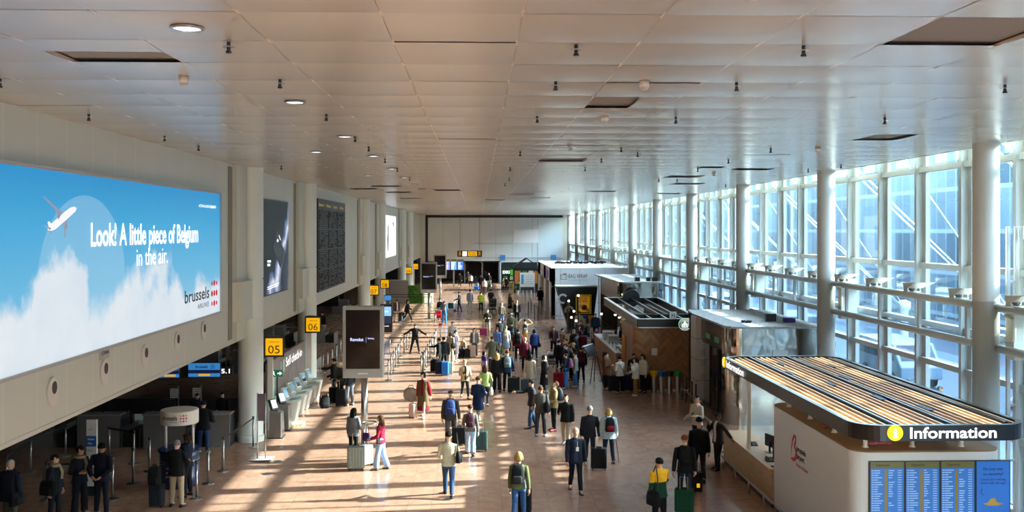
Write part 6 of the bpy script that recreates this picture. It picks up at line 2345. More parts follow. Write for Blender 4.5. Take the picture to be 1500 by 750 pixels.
            for hj, kj, aj, f, pitch in legs:
                end = aj + (kj - aj) * 0.02
                lb.tube([hj + V((0, 0, 0.03 * h)), hj, (hj + kj) / 2, kj, kj + (end - kj) * 0.35, kj + (end - kj) * 0.75, end],
                        [(x * (0.55 + 0.45 * w_) + y_ * fl_) * h + 0.007 for x, y_ in ((0.052, 0), (0.052, 0.1), (0.045, 0.2), (0.035, 0.4), (0.036, 0.6), (0.030, 0.85), (0.029, 1))], 12)
            nm = 'trousers'
        lo_ = child(nm, o)
        JOBS.append((lb, vox, 2, lambda vs, fs, lo_=lo_, m_leg=m_leg: mesh_into(lo_, [m_leg], vs, fs, None)))
        # ---- shoes
        m_shoe, m_sole = cloth(shoe), mat('shoe sole', '#2a2826' if shoe[1] < '8' else '#d8d6d0', 0.6)
        for hj, kj, aj, f, pitch in legs:
            so = child('shoe', o)
            e = MB()
            yaw = math.atan2(f.x, -f.y)
            M = Matrix.Translation(aj) @ Matrix.Rotation(yaw, 4, 'Z') @ Matrix.Rotation(pitch, 4, 'X')
            a_ = ank
            prof = ((0.035, 0.018, 0.030, 0.25), (0.028, 0.024, 0.036, 0.05), (0.0, 0.025, 0.045, -0.1), (-0.03, 0.024, 0.036, 0), (-0.06, 0.028, 0.024, 0), (-0.09, 0.027, 0.018, 0), (-0.112, 0.014, 0.011, 0))
            rs = []
            for y_, wx, hz_, _ in prof:
                zb_ = -a_ + 0.008
                ring = []
                for j in range(10):
                    t_ = 2 * PI * j / 10
                    ring.append(V((wx * h * math.cos(t_), y_ * h, zb_ + hz_ * h * (0.5 + 0.5 * math.sin(t_)))))
                rs.append(ring)
            e.rings(rs, 0, M)
            sole = [(wx * h * 1.08, y_ * h) for y_, wx, _, _ in prof] + [(-wx * h * 1.08, y_ * h) for y_, wx, _, _ in reversed(prof)]
            e.prism(sole, -a_, -a_ + 0.02, 1, M)
            mesh_into(so, [m_shoe, m_sole], [tuple(v) for v in e.v], e.f, e.m)
        # ---- hair
        hs, hcol = hair
        m_hair = mat('hair ' + hcol, HAIRS[hcol], 0.8, vary=0.25, scale=40, spec=0.15)
        e = MB()
        C = hc + V((0, 0.12 * r, 0.16 * r))
        if hs != 'bald':
            nu, nv = 22, 14
            rs = []
            for i in range(nv + 1):
                t_ = PI * i / nv
                ring = []
                for j in range(nu):
                    a_ = 2 * PI * j / nu
                    d_ = V((math.sin(t_) * math.cos(a_), math.sin(t_) * math.sin(a_), math.cos(t_)))
                    k_ = 1.10 if hs != 'buzz' else 1.03
                    if hs in ('long', 'bob', 'wavy'):
                        k_ = 1.16
                    low = {'short': -0.28, 'buzz': -0.2, 'bun': -0.35, 'pony': -0.35}.get(hs, -0.62)
                    if d_.y < -0.30 and d_.z < 0.42 - 0.35 * max(0, -d_.y - 0.3) + 0.15 * (abs(d_.x) > 0.6):
                        k_ = 0.80
                    if d_.z < low:
                        k_ = 0.80
                    if hs == 'curly':
                        k_ = 1.25 + 0.06 * math.sin(9 * a_) * math.sin(7 * t_) if k_ > 1 else k_
                    ring.append(C + V((d_.x * 0.74 * r * k_, d_.y * 0.88 * r * k_, d_.z * 0.84 * r * k_)))
                rs.append(ring)
            e.rings(rs, 0, HM)
            if hs in ('long', 'wavy'):
                L_ = {'long': 2.9, 'wavy': 2.5}[hs]
                rs = []
                for i in range(7):
                    f_ = i / 6
                    ring = []
                    wv = 1 + (0.08 * math.sin(f_ * 14) if hs == 'wavy' else 0)
                    z_ = C.z + 0.35 * r - f_ * L_ * r
                    y_ = C.y + (0.42 + 0.32 * min(1, f_ * 1.6)) * r
                    ring = ell(V((0, y_, z_)), V((1, 0, 0)), V((0, 1, 0)), (0.78 + 0.12 * math.sin(PI * f_)) * r * wv * (1 - 0.35 * f_ ** 3), (0.40 - 0.16 * f_) * r, 14, 2.2)
                    rs.append(ring)
                e.rings(rs, 0, HM)
                for sx_ in (-1, 1):
                    e.tube([HM @ (C + V((sx_ * 0.72 * r, -0.05 * r, 0.25 * r))), HM @ (C + V((sx_ * 0.80 * r, 0.0, -0.6 * r))), HM @ (C + V((sx_ * 0.72 * r, 0.15 * r, -1.5 * r))), HM @ (C + V((sx_ * 0.62 * r, 0.2 * r, -2.0 * r)))], [0.16 * r, 0.22 * r, 0.24 * r, 0.08 * r], 8)
            if hs == 'bob':
                for sx_ in (-1, 1):
                    e.tube([HM @ (C + V((sx_ * 0.70 * r, 0.0, 0.2 * r))), HM @ (C + V((sx_ * 0.80 * r, 0.05 * r, -0.5 * r))), HM @ (C + V((sx_ * 0.68 * r, 0.1 * r, -1.15 * r)))], [0.2 * r, 0.27 * r, 0.16 * r], 8)
                e.ball(C + V((0, 0.55 * r, -0.5 * r)), (0.75 * r, 0.42 * r, 0.7 * r), 12, 8, 0, HM)
            if hs == 'bun':
                e.ball(C + V((0, 0.75 * r, 0.45 * r)), (0.32 * r, 0.32 * r, 0.30 * r), 10, 7, 0, HM)
            if hs == 'pony':
                e.tube([HM @ (C + V((0, 0.8 * r, 0.3 * r))), HM @ (C + V((0, 1.1 * r, -0.1 * r))), HM @ (C + V((0, 1.0 * r, -0.9 * r))), HM @ (C + V((0, 0.9 * r, -1.5 * r)))], [0.16 * r, 0.24 * r, 0.2 * r, 0.05 * r], 8)
        else:
            # a thin fringe of hair round the back of the head
            rs = []
            for z_, k_ in ((-0.35, 0.86), (-0.3, 1.05), (0.05, 1.05), (0.12, 0.86)):
                rs.append([C + V((0.74 * r * k_ * math.cos(a_), 0.88 * r * k_ * math.sin(a_), z_ * r)) for a_ in [math.radians(-20 + 220 * j / 13) for j in range(14)] + [math.radians(200 - 220 * j / 13) for j in range(14)]])
            e.rings(rs, 0, HM)
        ho = child('hair', o)
        mesh_into(ho, [m_hair], [tuple(v) for v in e.v], e.f, None)
        if cap:
            e = MB()
            rs = []
            for z_, k_ in ((0.22, 1.12), (0.35, 1.17), (0.7, 1.0), (0.95, 0.6), (1.05, 0.1)):
                rs.append([C + V((0.74 * r * k_ * math.cos(2 * PI * j / 18), 0.88 * r * k_ * math.sin(2 * PI * j / 18), z_ * r * 0.95)) for j in range(18)])
            e.rings(rs, 0, HM)
            if cap[0] == 'cap':
                e.prism([(-0.6 * r, C.y - 0.6 * r), (-0.45 * r, C.y - 1.25 * r), (0, C.y - 1.5 * r), (0.45 * r, C.y - 1.25 * r), (0.6 * r, C.y - 0.6 * r)], C.z + 0.22 * r, C.z + 0.28 * r, 0, HM)
            mesh_into(child('cap' if cap[0] == 'cap' else 'beanie', o), [cloth(cap[1])], [tuple(v) for v in e.v], e.f, None)
        if scarf:
            e = MB()
            ring = [hip + up * (1.04 * T) + rt * (0.062 * h * math.cos(2 * PI * j / 16)) + fw * (0.058 * h * math.sin(2 * PI * j / 16)) for j in range(17)]
            e.tube(ring, 0.022 * h, 8)
            e.tube([hip + up * (1.02 * T) + fw * 0.065 * h + rt * 0.03 * h, hip + up * (0.7 * T) + fw * 0.10 * h + rt * 0.035 * h, hip + up * (0.35 * T) + fw * 0.095 * h + rt * 0.03 * h], [0.025 * h, 0.028 * h, 0.024 * h], 8, flat=0.5)
            mesh_into(child('scarf', o), [cloth(scarf)], [tuple(v) for v in e.v], e.f, None)

    # ---- places on the figure, in the hall's coordinates
    def back(s, z=0.62, out=0.0):
        T = 0.285 * s.h
        p = s.hip + s.up * (z * T) - s.fw * (0.075 * s.h + 0.02 + out)
        return s.M @ Matrix.Translation(p) @ rot('X', math.degrees(math.asin(max(-1, min(1, -s.up.y)))))

    def hand(s, i):
        sj, ej, wj, Fd, sx_ = s.arms[i]
        return s.M @ (wj + Fd * 0.05 * s.h)

    def side(s, sx_, z, out=0.0, y=0.0):
        return s.M @ Matrix.Translation(V((sx_ * (0.125 * s.h + out), y, z * s.h)))


# ---------------------------------------------------------------- bags: built once, then copied
def proto(name, cat, builder):
    r = thing(name, 'x', cat)
    builder(r)
    return r


def b_case(r):
    b = MB()
    b.prism(rrect(0.44, 0.26, 0.05, 4), 0.06, 0.68)
    b.build('shell', cloth('#1b1b1d'), r, bevel=0.03)
    b = MB()
    for x in (-0.15, -0.075, 0, 0.075, 0.15):
        b.box(x - 0.012, x + 0.012, -0.138, 0.138, 0.10, 0.64)
    b.build('ribs', cloth('#1b1b1d'), r, bevel=0.006)
    for sx_ in (-1, 1):
        for sy_ in (-1, 1):
            MB().tube([(sx_ * 0.17 - 0.012, sy_ * 0.09, 0.03), (sx_ * 0.17 + 0.012, sy_ * 0.09, 0.03)], 0.03, 10).build('wheel', m_rubber, r)
    b = MB()
    b.tube([(-0.09, 0.08, 0.66), (-0.09, 0.08, 1.02), (0.09, 0.08, 1.02), (0.09, 0.08, 0.66)], 0.011, 6)
    b.build('telescopic_handle', m_steel, r)
    b = MB()
    b.tube([(-0.08, 0, 0.68), (-0.06, 0, 0.71), (0.06, 0, 0.71), (0.08, 0, 0.68)], 0.012, 6)
    b.build('carry_handle', m_rubber, r)


def b_pack(r):
    b = MB()
    rs = []
    for z, w_, d_, y_ in ((-0.22, 0.11, 0.05, 0.06), (-0.21, 0.145, 0.085, 0.08), (-0.05, 0.155, 0.095, 0.085), (0.12, 0.145, 0.08, 0.075), (0.20, 0.115, 0.06, 0.06), (0.235, 0.06, 0.03, 0.05)):
        rs.append(ell(V((0, y_, z)), V((1, 0, 0)), V((0, 1, 0)), w_, d_, 16, 3))
    b.rings(rs)
    b.build('body', cloth('#1b1b1d'), r, smooth=True)
    b = MB()
    rs = []
    for z, w_, d_ in ((-0.19, 0.09, 0.02), (-0.18, 0.115, 0.04), (-0.05, 0.115, 0.045), (-0.01, 0.09, 0.02)):
        rs.append(ell(V((0, 0.165, z)), V((1, 0, 0)), V((0, 1, 0)), w_, d_, 14, 3))
    b.rings(rs)
    b.build('pocket', cloth('#1b1b1d'), r, smooth=True)
    for sx_ in (-1, 1):
        b = MB()
        b.tube([(sx_ * 0.07, 0.03, 0.20), (sx_ * 0.085, -0.06, 0.245), (sx_ * 0.10, -0.17, 0.20), (sx_ * 0.115, -0.215, 0.05), (sx_ * 0.13, -0.13, -0.12), (sx_ * 0.125, 0.02, -0.19)], 0.022, 6, flat=0.4)
        b.build('strap', m_rubber, r)
    b = MB()
    b.tube([(-0.03, 0.04, 0.225), (-0.025, 0.04, 0.26), (0.025, 0.04, 0.26), (0.03, 0.04, 0.225)], 0.008, 6)
    b.build('loop', m_rubber, r)


def b_bag(r):
    b = MB()
    rs = []
    for z, w_, d_ in ((-0.14, 0.13, 0.04), (-0.13, 0.17, 0.07), (0.0, 0.17, 0.075), (0.10, 0.15, 0.05), (0.13, 0.12, 0.02)):
        rs.append(ell(V((0, 0, z)), V((0, 1, 0)), V((1, 0, 0)), w_, d_, 16, 3))
    b.rings(rs)
    b.build('body', cloth('#141416'), r, smooth=True)
    b = MB()
    b.tube([(0, -0.11, 0.10), (-0.02, -0.09, 0.35), (-0.05, 0.0, 0.56), (-0.02, 0.09, 0.35), (0, 0.11, 0.10)], 0.014, 6, flat=0.5)
    b.build('strap', m_rubber, r)
    b = MB()
    rs = []
    for z, w_, d_ in ((-0.12, 0.09, 0.01), (-0.11, 0.11, 0.025), (0.0, 0.11, 0.03), (0.03, 0.08, 0.01)):
        rs.append(ell(V((0.07, 0, z)), V((0, 1, 0)), V((1, 0, 0)), w_, d_, 12, 3))
    b.rings(rs)
    b.build('pocket', cloth('#141416'), r, smooth=True)


def b_trolley(r):
    b = MB()
    b.tube([(-0.28, 0.35, 0.95), (-0.3, 0.38, 1.03), (0.3, 0.38, 1.03), (0.28, 0.35, 0.95)], 0.022, 8)
    for sx_ in (-1, 1):
        b.tube([(sx_ * 0.28, 0.35, 0.97), (sx_ * 0.27, 0.28, 0.5), (sx_ * 0.27, 0.25, 0.18), (sx_ * 0.2, -0.6, 0.14)], 0.018, 8)
    b.build('frame', m_steel, r, smooth=True)
    b = MB()
    for i in range(6):
        x = -0.22 + i * 0.088
        b.tube([(x, 0.25, 0.2), (x * 0.8, -0.58, 0.16)], 0.010, 6)
    for z in (0.35, 0.55, 0.75):
        b.tube([(-0.27, 0.28, z), (0.27, 0.28, z)], 0.010, 6)
    b.build('rack', m_steel, r)
    b = MB()
    b.box(-0.24, 0.24, 0.24, 0.34, 0.80, 0.93)
    b.build('basket', m_alu, r)
    for x, y in ((-0.27, 0.3), (0.27, 0.3), (0, -0.55)):
        MB().tube([(x - 0.02, y, 0.075), (x + 0.02, y, 0.075)], 0.075, 14).build('wheel', m_rubber, r)


PROTO = {}
PB = {'suitcase': ('suitcase', b_case), 'backpack': ('backpack', b_pack), 'shoulder_bag': ('bag', b_bag), 'luggage_trolley': ('luggage trolley', b_trolley)}


def bag(kind, M, label, col, scale=(1, 1, 1), handle=True, accent=None):
    M = M @ Matrix.Diagonal((*scale, 1))
    c = cloth(col)
    ac = cloth(accent) if accent else c
    rec = {'shell': c, 'ribs': c, 'body': c, 'pocket': ac}
    if kind not in PROTO:
        PROTO[kind] = proto(kind, PB[kind][0], PB[kind][1])
        r = PROTO[kind]
        r.matrix_basis = M
        r['label'] = label
        for ch in r.children:
            mm = rec.get(ch.name.split('.')[0])
            if mm:
                ch.material_slots[0].link = 'OBJECT'
                ch.material_slots[0].material = mm
        return r
    r = dup(PROTO[kind], M=M, label=label, recolor=rec)
    if kind == 'suitcase' and not handle:
        for ch in list(r.children):
            if ch.name.startswith('telescopic'):
                bpy.data.objects.remove(ch)
    return r


def case(px, fy, rz, label, col, scale=(1, 1, 1), handle=True, d=None, z=0.0):
    p = gnd(px, fy) if d is None else at(px, d)
    return bag('suitcase', Matrix.Translation((p.x, p.y, z)) @ rot('Z', rz), label, col, scale, handle)


def pack(pp, label, col, sc_=1.0, accent=None):
    return bag('backpack', pp.back() , label, col, (sc_ * pp.h / 1.75,) * 3, accent=accent)


def sbag(pp, sx_, label, col, sc_=1.0, z=0.52, y=0.05, out=0.05):
    M = pp.side(sx_, z, out, y)
    if sx_ < 0:
        M = M @ rot('Z', 180)
    return bag('shoulder_bag', M, label, col, (sc_,) * 3)


def phone(pp, i, label):
    p = pp.hand(i)
    b = MB()
    M = Matrix.Translation(p) @ rot('Z', pp.head) @ rot('X', -35)
    b.box(-0.036, 0.036, -0.006, 0.004, -0.01, 0.13, 0, M)
    t = b.build('mobile_phone', mat('phone black', '#0b0b0d', 0.2), bevel=0.004)
    return tag(t, label, 'phone')
# ================================================================ WHO IS IN THE HALL
J, C, S_, PF = 'jacket', 'coat', 'sweater', 'puffer'
BLK, NAV, DK = '#121214', '#161b2c', '#1e1e22'
JEAN, LJEAN, GREY, BEI = '#2b4565', '#8ea6bf', '#55565a', '#a8987f'

# ---- nearest walkers
a = P(657, 727, 1.72, 178, 'walk', 'man in cream sweater and blue jeans walking away, black bag on his right shoulder', (S_, '#b9b295'), ('trousers', JEAN), ('short', 'black'), BLK, arms=('carry', 'bend'))
sbag(a, -1, 'black shoulder bag hanging on the right side of the man in cream sweater', BLK, 1.1, 0.62)
a = P(760, 762, 1.66, 172, 'walk2', 'blond woman in olive green sweater and jeans walking away at the bottom edge', (S_, '#595d36'), ('trousers', '#33567f'), ('bob', 'blond'), BLK, fem=True, arms=('down', 'pull'))
pack(a, 'black backpack worn by the blond woman in olive green sweater', BLK, 1.05, '#2b2b2e')
case(769, 752, 170, 'black suitcase pulled by the blond woman in olive sweater', BLK, (0.75, 0.9, 0.9))
a = P(843, 720, 1.74, 2, 'walk', 'bald man in dark navy suit with white badge walking towards the camera', (J, '#171b26'), ('trousers', '#14161d'), ('bald', 'grey'), BLK, skin='m', arms=('down', 'fwd'), inner='#2a3145')
q = MB()
M_ = a.M @ Matrix.Translation((0.03, -0.17, 1.18))
q.box(-0.04, 0.04, -0.006, 0.0, -0.06, 0.05, 0, M_)
q.box(-0.006, 0.006, -0.004, 0.0, 0.05, 0.2, 0, M_)
tag(q.build('name_badge', m_white), 'white badge hanging on the chest of the bald man in navy suit', 'badge')
a = P(864, 677, 1.72, 176, 'walk', 'grey-haired man in black hooded coat walking away beside a woman with cane', (J, '#1b1c21'), ('trousers', DK), ('short', 'grey'), '#8a8a8a', arms=('down', 'pull'))
case(877, 688, 176, 'black suitcase rolling between the grey-haired man and the woman with cane', BLK, (1.05, 1, 0.95))
a = P(891.5, 678, 1.66, 184, 'step', 'blond woman in pale blue-grey hooded jacket with a cane, walking away', (PF, '#9fb0b8'), ('trousers', '#27344c'), ('bob', 'blond'), '#6a4a3a', fem=True, arms=('down', 'down'))
pack(a, 'black backpack with red edge on the woman in pale blue-grey jacket', BLK, 1.0, '#7a1420')
q = MB()
h_ = a.hand(1)
q.tube([h_, V((h_.x + 0.08, h_.y - 0.1, 0.01))], 0.011, 8)
q.tube([h_ + V((-0.05, 0.03, 0.03)), h_ + V((0.0, 0, 0.035)), h_ + V((0.06, -0.05, 0.02))], 0.014, 8)
tag(q.build('walking_cane', mat('cane brown', '#5b3b27', 0.5)), 'brown walking cane in the hand of the woman in pale blue-grey jacket', 'cane')
a = P(829, 652, 1.66, -22, 'step', 'man in black jacket and beige trousers looking at his phone, sunglasses on head', (J, '#141416'), ('trousers', BEI), ('short', 'dark'), '#c9cfd8', skin='m', arms=('down', 'hold'), look=(-15, 20))
phone(a, 1, 'phone in the hand of the man in black jacket and beige trousers')
q = MB()
for sx_ in (-1, 1):
    q.ball(a.HM @ (a.hc + V((sx_ * 0.3 * a.r, -0.55 * a.r, 0.85 * a.r))), (0.26 * a.r, 0.1 * a.r, 0.17 * a.r), 8, 5)
q.v = [a.M @ v for v in q.v]
tag(q.build('sunglasses', m_black), 'sunglasses pushed up on the head of the man in black jacket', 'sunglasses')
a = P(811, 631, 1.76, -78, 'stand', 'tall fair man in mustard jacket and red shoes looking down', (J, '#877148'), ('slim', BLK), ('short', 'brown'), '#a8172c', arms=('carry', 'carry'), look=(0, 32))
pack(a, 'grey backpack on the man in mustard jacket and red shoes', '#3b4046')
a = P(792, 639, 1.72, 176, 'stand', 'man in dark grey jacket seen from behind with a black bag on his shoulder', (J, '#4a463f'), ('trousers', '#35363b'), ('short', 'brown'), '#b9bcc0', arms=('carry', 'down'), skin='m')
sbag(a, -1, 'black bag slung over the right shoulder of the man in dark grey jacket', '#17191f', 1.3, 0.6, 0.12, 0.0)
a = P(779, 627, 1.72, -80, 'step', 'man in black cap holding his hand out to the left', (J, '#2b2c30'), ('trousers', '#2c4768'), ('short', 'dark'), BLK, arms=('down', 'reach'), cap=('cap', BLK))
phone(a, 1, 'pale phone held out by the man in black cap')
# ---- right foreground
a = P(1024, 704, 1.80, 168, 'stride', 'man all in black striding away towards the information desk', (J, '#0e0e10'), ('trousers', BLK), ('short', 'black'), BLK, arms=('down', 'down'), skin='m')
case(1019, 722, 168, 'black suitcase with yellow tag rolling beside the man all in black', BLK, (0.8, 0.9, 0.85))
q = gnd(1021, 724)
tag(MB().box(q.x - 0.04, q.x + 0.04, q.y - 0.16, q.y - 0.14, 0.22, 0.32).build('luggage_tag', m_yellow), 'small yellow tag on the black suitcase at lower right', 'tag')
a = P(1003, 736, 1.76, 172, 'walk', 'person with reddish brown hair and black clothes carrying a backpack, walking away', (J, '#141315'), ('trousers', '#1f2636'), ('short', 'ginger'), '#3a2e28', arms=('pull', 'down'))
pack(a, 'black backpack on the reddish-haired person in black', '#101012', 1.05)
case(1002, 752, 165, 'dark green suitcase pulled by the reddish-haired person', '#0f3a26', (1.05, 1, 0.9))
a = P(966, 781, 1.76, -152, 'stand', 'man in yellow and green jacket phoning at the bottom edge', ('two', '#dba21c', '#123624'), ('trousers', BLK), ('short', 'black'), BLK, arms=('down', 'phone'), skin='m')
phone(a, 1, 'phone at the ear of the man in yellow and green jacket')
sbag(a, 1, 'black bag on the shoulder of the man in yellow and green jacket', '#0f0f11', 1.3, 0.5, 0.1, 0.03)
a = P(1052, 688, 1.66, -66, 'cross', 'man in brown jacket over white shirt leaning on the information counter', (J, '#2c1f1a'), ('trousers', '#1d1714'), ('buzz', 'black'), BLK, skin='d', arms=('wide', 'phone'), inner='#c9c5bd')
a = P(1021, 660, 1.76, -62, 'stand', 'bearded man in beige jacket looking at his phone behind the man in black', (J, '#b5a893'), ('trousers', BLK), ('short', 'black'), '#c9c5bd', skin='m', arms=('hold', 'carry'), look=(0, 22))
phone(a, 0, 'phone in the hand of the bearded man in beige jacket')
a = P(1066, 607, 1.72, 110, 'walk', 'person in black with a backpack entering the steel pavilion', (J, BLK), ('trousers', '#22304c'), ('short', 'black'), '#8f97a5')
pack(a, 'black backpack on the person entering the steel pavilion', BLK, 1.1)
# ---- left centre
a = P(558, 688, 1.60, -104, 'step', 'girl in dark red sweater and flared light jeans with long brown hair', (S_, '#8a1230'), ('wide', '#8ea8c6'), ('long', 'brown'), '#6f6a66', fem=True, arms=('carry', 'carry'))
a = P(518, 674, 1.60, 152, 'stand', 'girl with long black hair and grey jacket beside two suitcases', (J, '#6d6d6f'), ('slim', BLK), ('long', 'black'), BLK, fem=True, arms=('down', 'carry'))
case(521.5, 688, 4, 'large grey-green suitcase standing by the nearest screen pole', '#7d8279', (1.15, 1.15, 1.02))
case(536, 682, 40, 'smaller silver suitcase behind the grey-green one', '#a9aaa6', (0.9, 0.95, 0.93))
q = gnd(537, 682)
bag('shoulder_bag', Matrix.Translation((q.x, q.y, 0.86)) @ rot('Z', 60), 'purple and tan handbag resting on the smaller silver suitcase', '#4b2e66', (0.8, 0.8, 0.9), accent='#a5743f')
a = P(620, 611, 1.70, -18, 'walk', 'woman in long olive brown coat over red sleeves and red skirt', (C, '#5a452c', 0.42, '#a31627'), ('skirt', '#6d0f1a', 0.26), ('bob', 'black'), '#d8cfc4', fem=True, arms=('pull', 'down'), look=(-30, 0), inner='#6d0f1a')
case(605, 612, 60, 'pale pink suitcase beside the woman in olive brown coat', '#c9a897', (0.62, 0.9, 0.78))
q = gnd(602, 610)
t = thing('travel_bag', 'round animal-print bag resting on the pale pink suitcase', 'bag', (q.x, q.y, 0.56))
b = MB()
b.rings([ell(V((q.x, q.y + y_, 0.84)), V((1, 0, 0)), V((0, 0, 1)), 0.29 * k_, 0.27 * k_, 22, 2.1) for y_, k_ in ((-0.13, 0.8), (-0.11, 0.97), (0, 1.0), (0.11, 0.97), (0.13, 0.8))])
b.build('body', mat('animal print', '#8c7a68', 0.7, vary=0.6, scale=30), t, smooth=True)
b = MB()
b.tube([(q.x - 0.1, q.y, 1.09), (q.x - 0.07, q.y, 1.17), (q.x + 0.07, q.y, 1.17), (q.x + 0.1, q.y, 1.09)], 0.013, 6)
b.build('handle', m_rubber, t)
a = P(660, 650, 1.78, 178, 'walk2', 'man in grey-brown jacket with a blue backpack walking away', (J, '#3f3a38'), ('trousers', '#4a4b50'), ('buzz', 'brown'), DK, arms=('down', 'pull'))
pack(a, 'blue backpack on the man in grey-brown jacket', '#2c3f70', 1.05, '#22305a')
case(673, 652, 178, 'black suitcase pulled by the man with blue backpack', '#17171a', (1.1, 1, 0.88))
a = P(689, 667, 1.60, 178, 'walk', 'woman in grey-brown hoodie and light jeans walking away, hair tied up', (S_, '#665c57'), ('wide', '#9db1c9'), ('bun', 'brown'), '#3b3532', fem=True, arms=('carry', 'pull'))
pack(a, 'burgundy backpack on the woman in light jeans', '#3a1f28', 0.95)
case(704, 661, 176, 'dark green-grey suitcase pulled by the woman in light jeans', '#2b3a36', (1.0, 1, 0.95))
a = P(700, 620, 1.72, 150, 'walk', 'person in long navy blue coat walking away', (C, '#152442', 0.50), ('trousers', '#8f8a78'), ('short', 'brown'), '#55504a', arms=('carry', 'bend'))
a = P(681, 583, 1.62, 12, 'walk', 'woman in open beige trench coat reading her phone', (J, '#b39a76'), ('slim', '#20222c'), ('short', 'blond'), BLK, fem=True, arms=('carry', 'hold'), look=(0, 25), inner='#1a1a1c')
phone(a, 1, 'phone in the hand of the woman in beige trench coat')
a = P(711, 594, 1.64, 178, 'walk', 'woman with long wavy hair in lime green sweater', (S_, '#98b064'), ('slim', '#1d1d24'), ('wavy', 'brown'), '#b9b4ac', fem=True, arms=('bend', 'bend'))
bag('shoulder_bag', a.side(-1, 0.36, 0.02, 0.0), 'white cloth bag held by the woman in lime green sweater', '#d9d8d2', (1.1, 0.9, 1.1))
a = P(728, 574, 1.70, 180, 'step', 'woman with long blond hair all in black walking away', (J, '#131114'), ('wide', BLK), ('long', 'blond'), BLK, fem=True)
a = P(743, 573, 1.80, 180, 'step', 'tall man in navy jacket with grey backpack walking away beside the blond woman', (J, '#1c2b44'), ('trousers', '#12141b'), ('short', 'brown'), '#4a3a30', arms=('down', 'down'))
pack(a, 'grey and white backpack on the tall man in navy jacket', '#5d6a70')
case(752.5, 576, 178, 'large black suitcase pulled by the tall man in navy jacket', '#0f1512', (1.2, 1.1, 1.02))
a = P(709, 558, 1.38, 120, 'stand', 'small girl in purple and lilac jacket', ('two', '#3a2a5e', '#9a86b0'), ('trousers', '#4a4250'), ('bob', 'black'), '#c0b7c6', fem=True, arms=('reach', 'down'))
a = P(721, 544, 1.76, 184, 'stand', 'man in long olive grey coat seen from behind', (C, '#55553f', 0.62), ('trousers', '#2a2a26'), ('short', 'brown'), BLK, arms=('bend', 'carry'))
a = P(728, 523, 1.66, 150, 'stand', 'woman in lavender blue jacket with reddish hair', (J, '#5d74a8'), ('trousers', '#3a4152'), ('bun', 'ginger'), BLK, fem=True)
a = P(741, 520, 1.66, 178, 'step', 'person in grey hoodie and striped skirt with a cream backpack', (S_, '#8d8c8f'), ('skirt', '#7d8795', 0.4), ('short', 'grey'), '#4d4b45', fem=True)
pack(a, 'cream backpack on the person in grey hoodie', '#b8ac93')
bag('shoulder_bag', a.side(1, 0.16, 0.03, 0.05), 'green cloth bag hanging beside the person in grey hoodie', '#4f7a3a', (0.9, 0.9, 1.3))
a = P(733, 508, 1.68, 200, 'stand', 'dark-haired person in black jacket stooping in the crowd', (J, '#17171c'), ('trousers', BLK), ('short', 'black'), BLK, lean=12, arms=('carry', 'carry'))
a = P(749, 499, 1.76, 180, 'stand', 'man with pale cap in olive green jacket', (J, '#5a6248'), ('trousers', '#2e3026'), ('short', 'dark'), BLK, cap=('beanie', '#d8dad6'))
a = P(749.5, 514, 1.68, 176, 'step', 'person in dark slate jacket behind the olive green jacket', (J, '#2c3033'), ('trousers', '#1b1c20'), ('short', 'brown'), BLK)
pack(a, 'dark slate backpack in the middle of the crowd', '#23272a', 0.95)
a = P(769, 509, 1.70, 182, 'step', 'woman in tan top with both arms raised to her head', (S_, '#b18f66'), ('skirt', '#b5803f', 0.35), ('short', 'black'), '#7d1820', fem=True, arms=('head', 'head'))
pack(a, 'black and white backpack on the woman with raised arms', '#2a2a2c', 0.85, '#c9c7c2')
a = P(759, 529, 1.72, 178, 'step', 'man with black cap in red and black jacket', (J, '#6d0f1c'), ('trousers', BLK), ('short', 'black'), '#8f8d8a', cap=('beanie', BLK))
pack(a, 'big black backpack covering the red and black jacket', '#0f0f11', 1.25)
a = P(769, 544, 1.70, 178, 'walk', 'grey-haired person in maroon jacket walking away', (J, '#5b1428'), ('trousers', BLK), ('short', 'white'), '#4a4744', arms=('down', 'down'))
sbag(a, -1, 'black and grey shoulder bag on the person in maroon jacket', '#1a1c1f', 1.05, 0.58, 0.1, 0.0)
a = P(783, 527, 1.66, 182, 'step', 'person in bright blue jacket walking away on the bare floor', (J, '#263d76'), ('trousers', '#161d38'), ('bob', 'black'), '#8ba3b5', fem=True)
sbag(a, -1, 'dark handbag on the right of the person in bright blue jacket', '#14161e', 0.9, 0.5)
a = P(714, 490, 1.70, -4, 'stand', 'man in dark green sweater looking at his phone beside a pink suitcase', (S_, '#2f3326'), ('trousers', '#a39a86'), ('short', 'brown'), '#8d8d88', arms=('hold', 'hold'), look=(0, 25))
case(708, 492, 10, 'pink suitcase beside the man in dark green sweater', '#8f2a4e', (1.05, 1.05, 0.75))
a = P(735, 476, 1.64, -6, 'step', 'woman with long fair hair in light jeans coming closer', (J, '#6b5a44'), ('trousers', '#6f98c8'), ('long', 'blond'), BLK, fem=True, inner='#e3e0d8')
a = P(747, 459, 1.66, 60, 'stand', 'woman in brown fur jacket and black skirt beside the man in open dark jacket', (PF, '#4f3a26'), ('skirt', BLK, 0.42), ('wavy', 'brown'), BLK, fem=True, arms=('carry', 'down'))
a = P(757, 473, 1.74, 8, 'walk', 'man in open dark jacket over beige shirt coming closer', (J, '#15171c'), ('trousers', '#141417'), ('buzz', 'grey'), BLK, skin='m', inner='#b59a80')
a = P(791.5, 449, 1.78, 178, 'stand', 'person in long black coat standing before the white shop', (C, '#0e1014', 0.55), ('trousers', '#4b5a78'), ('short', 'black'), '#3a4a70')
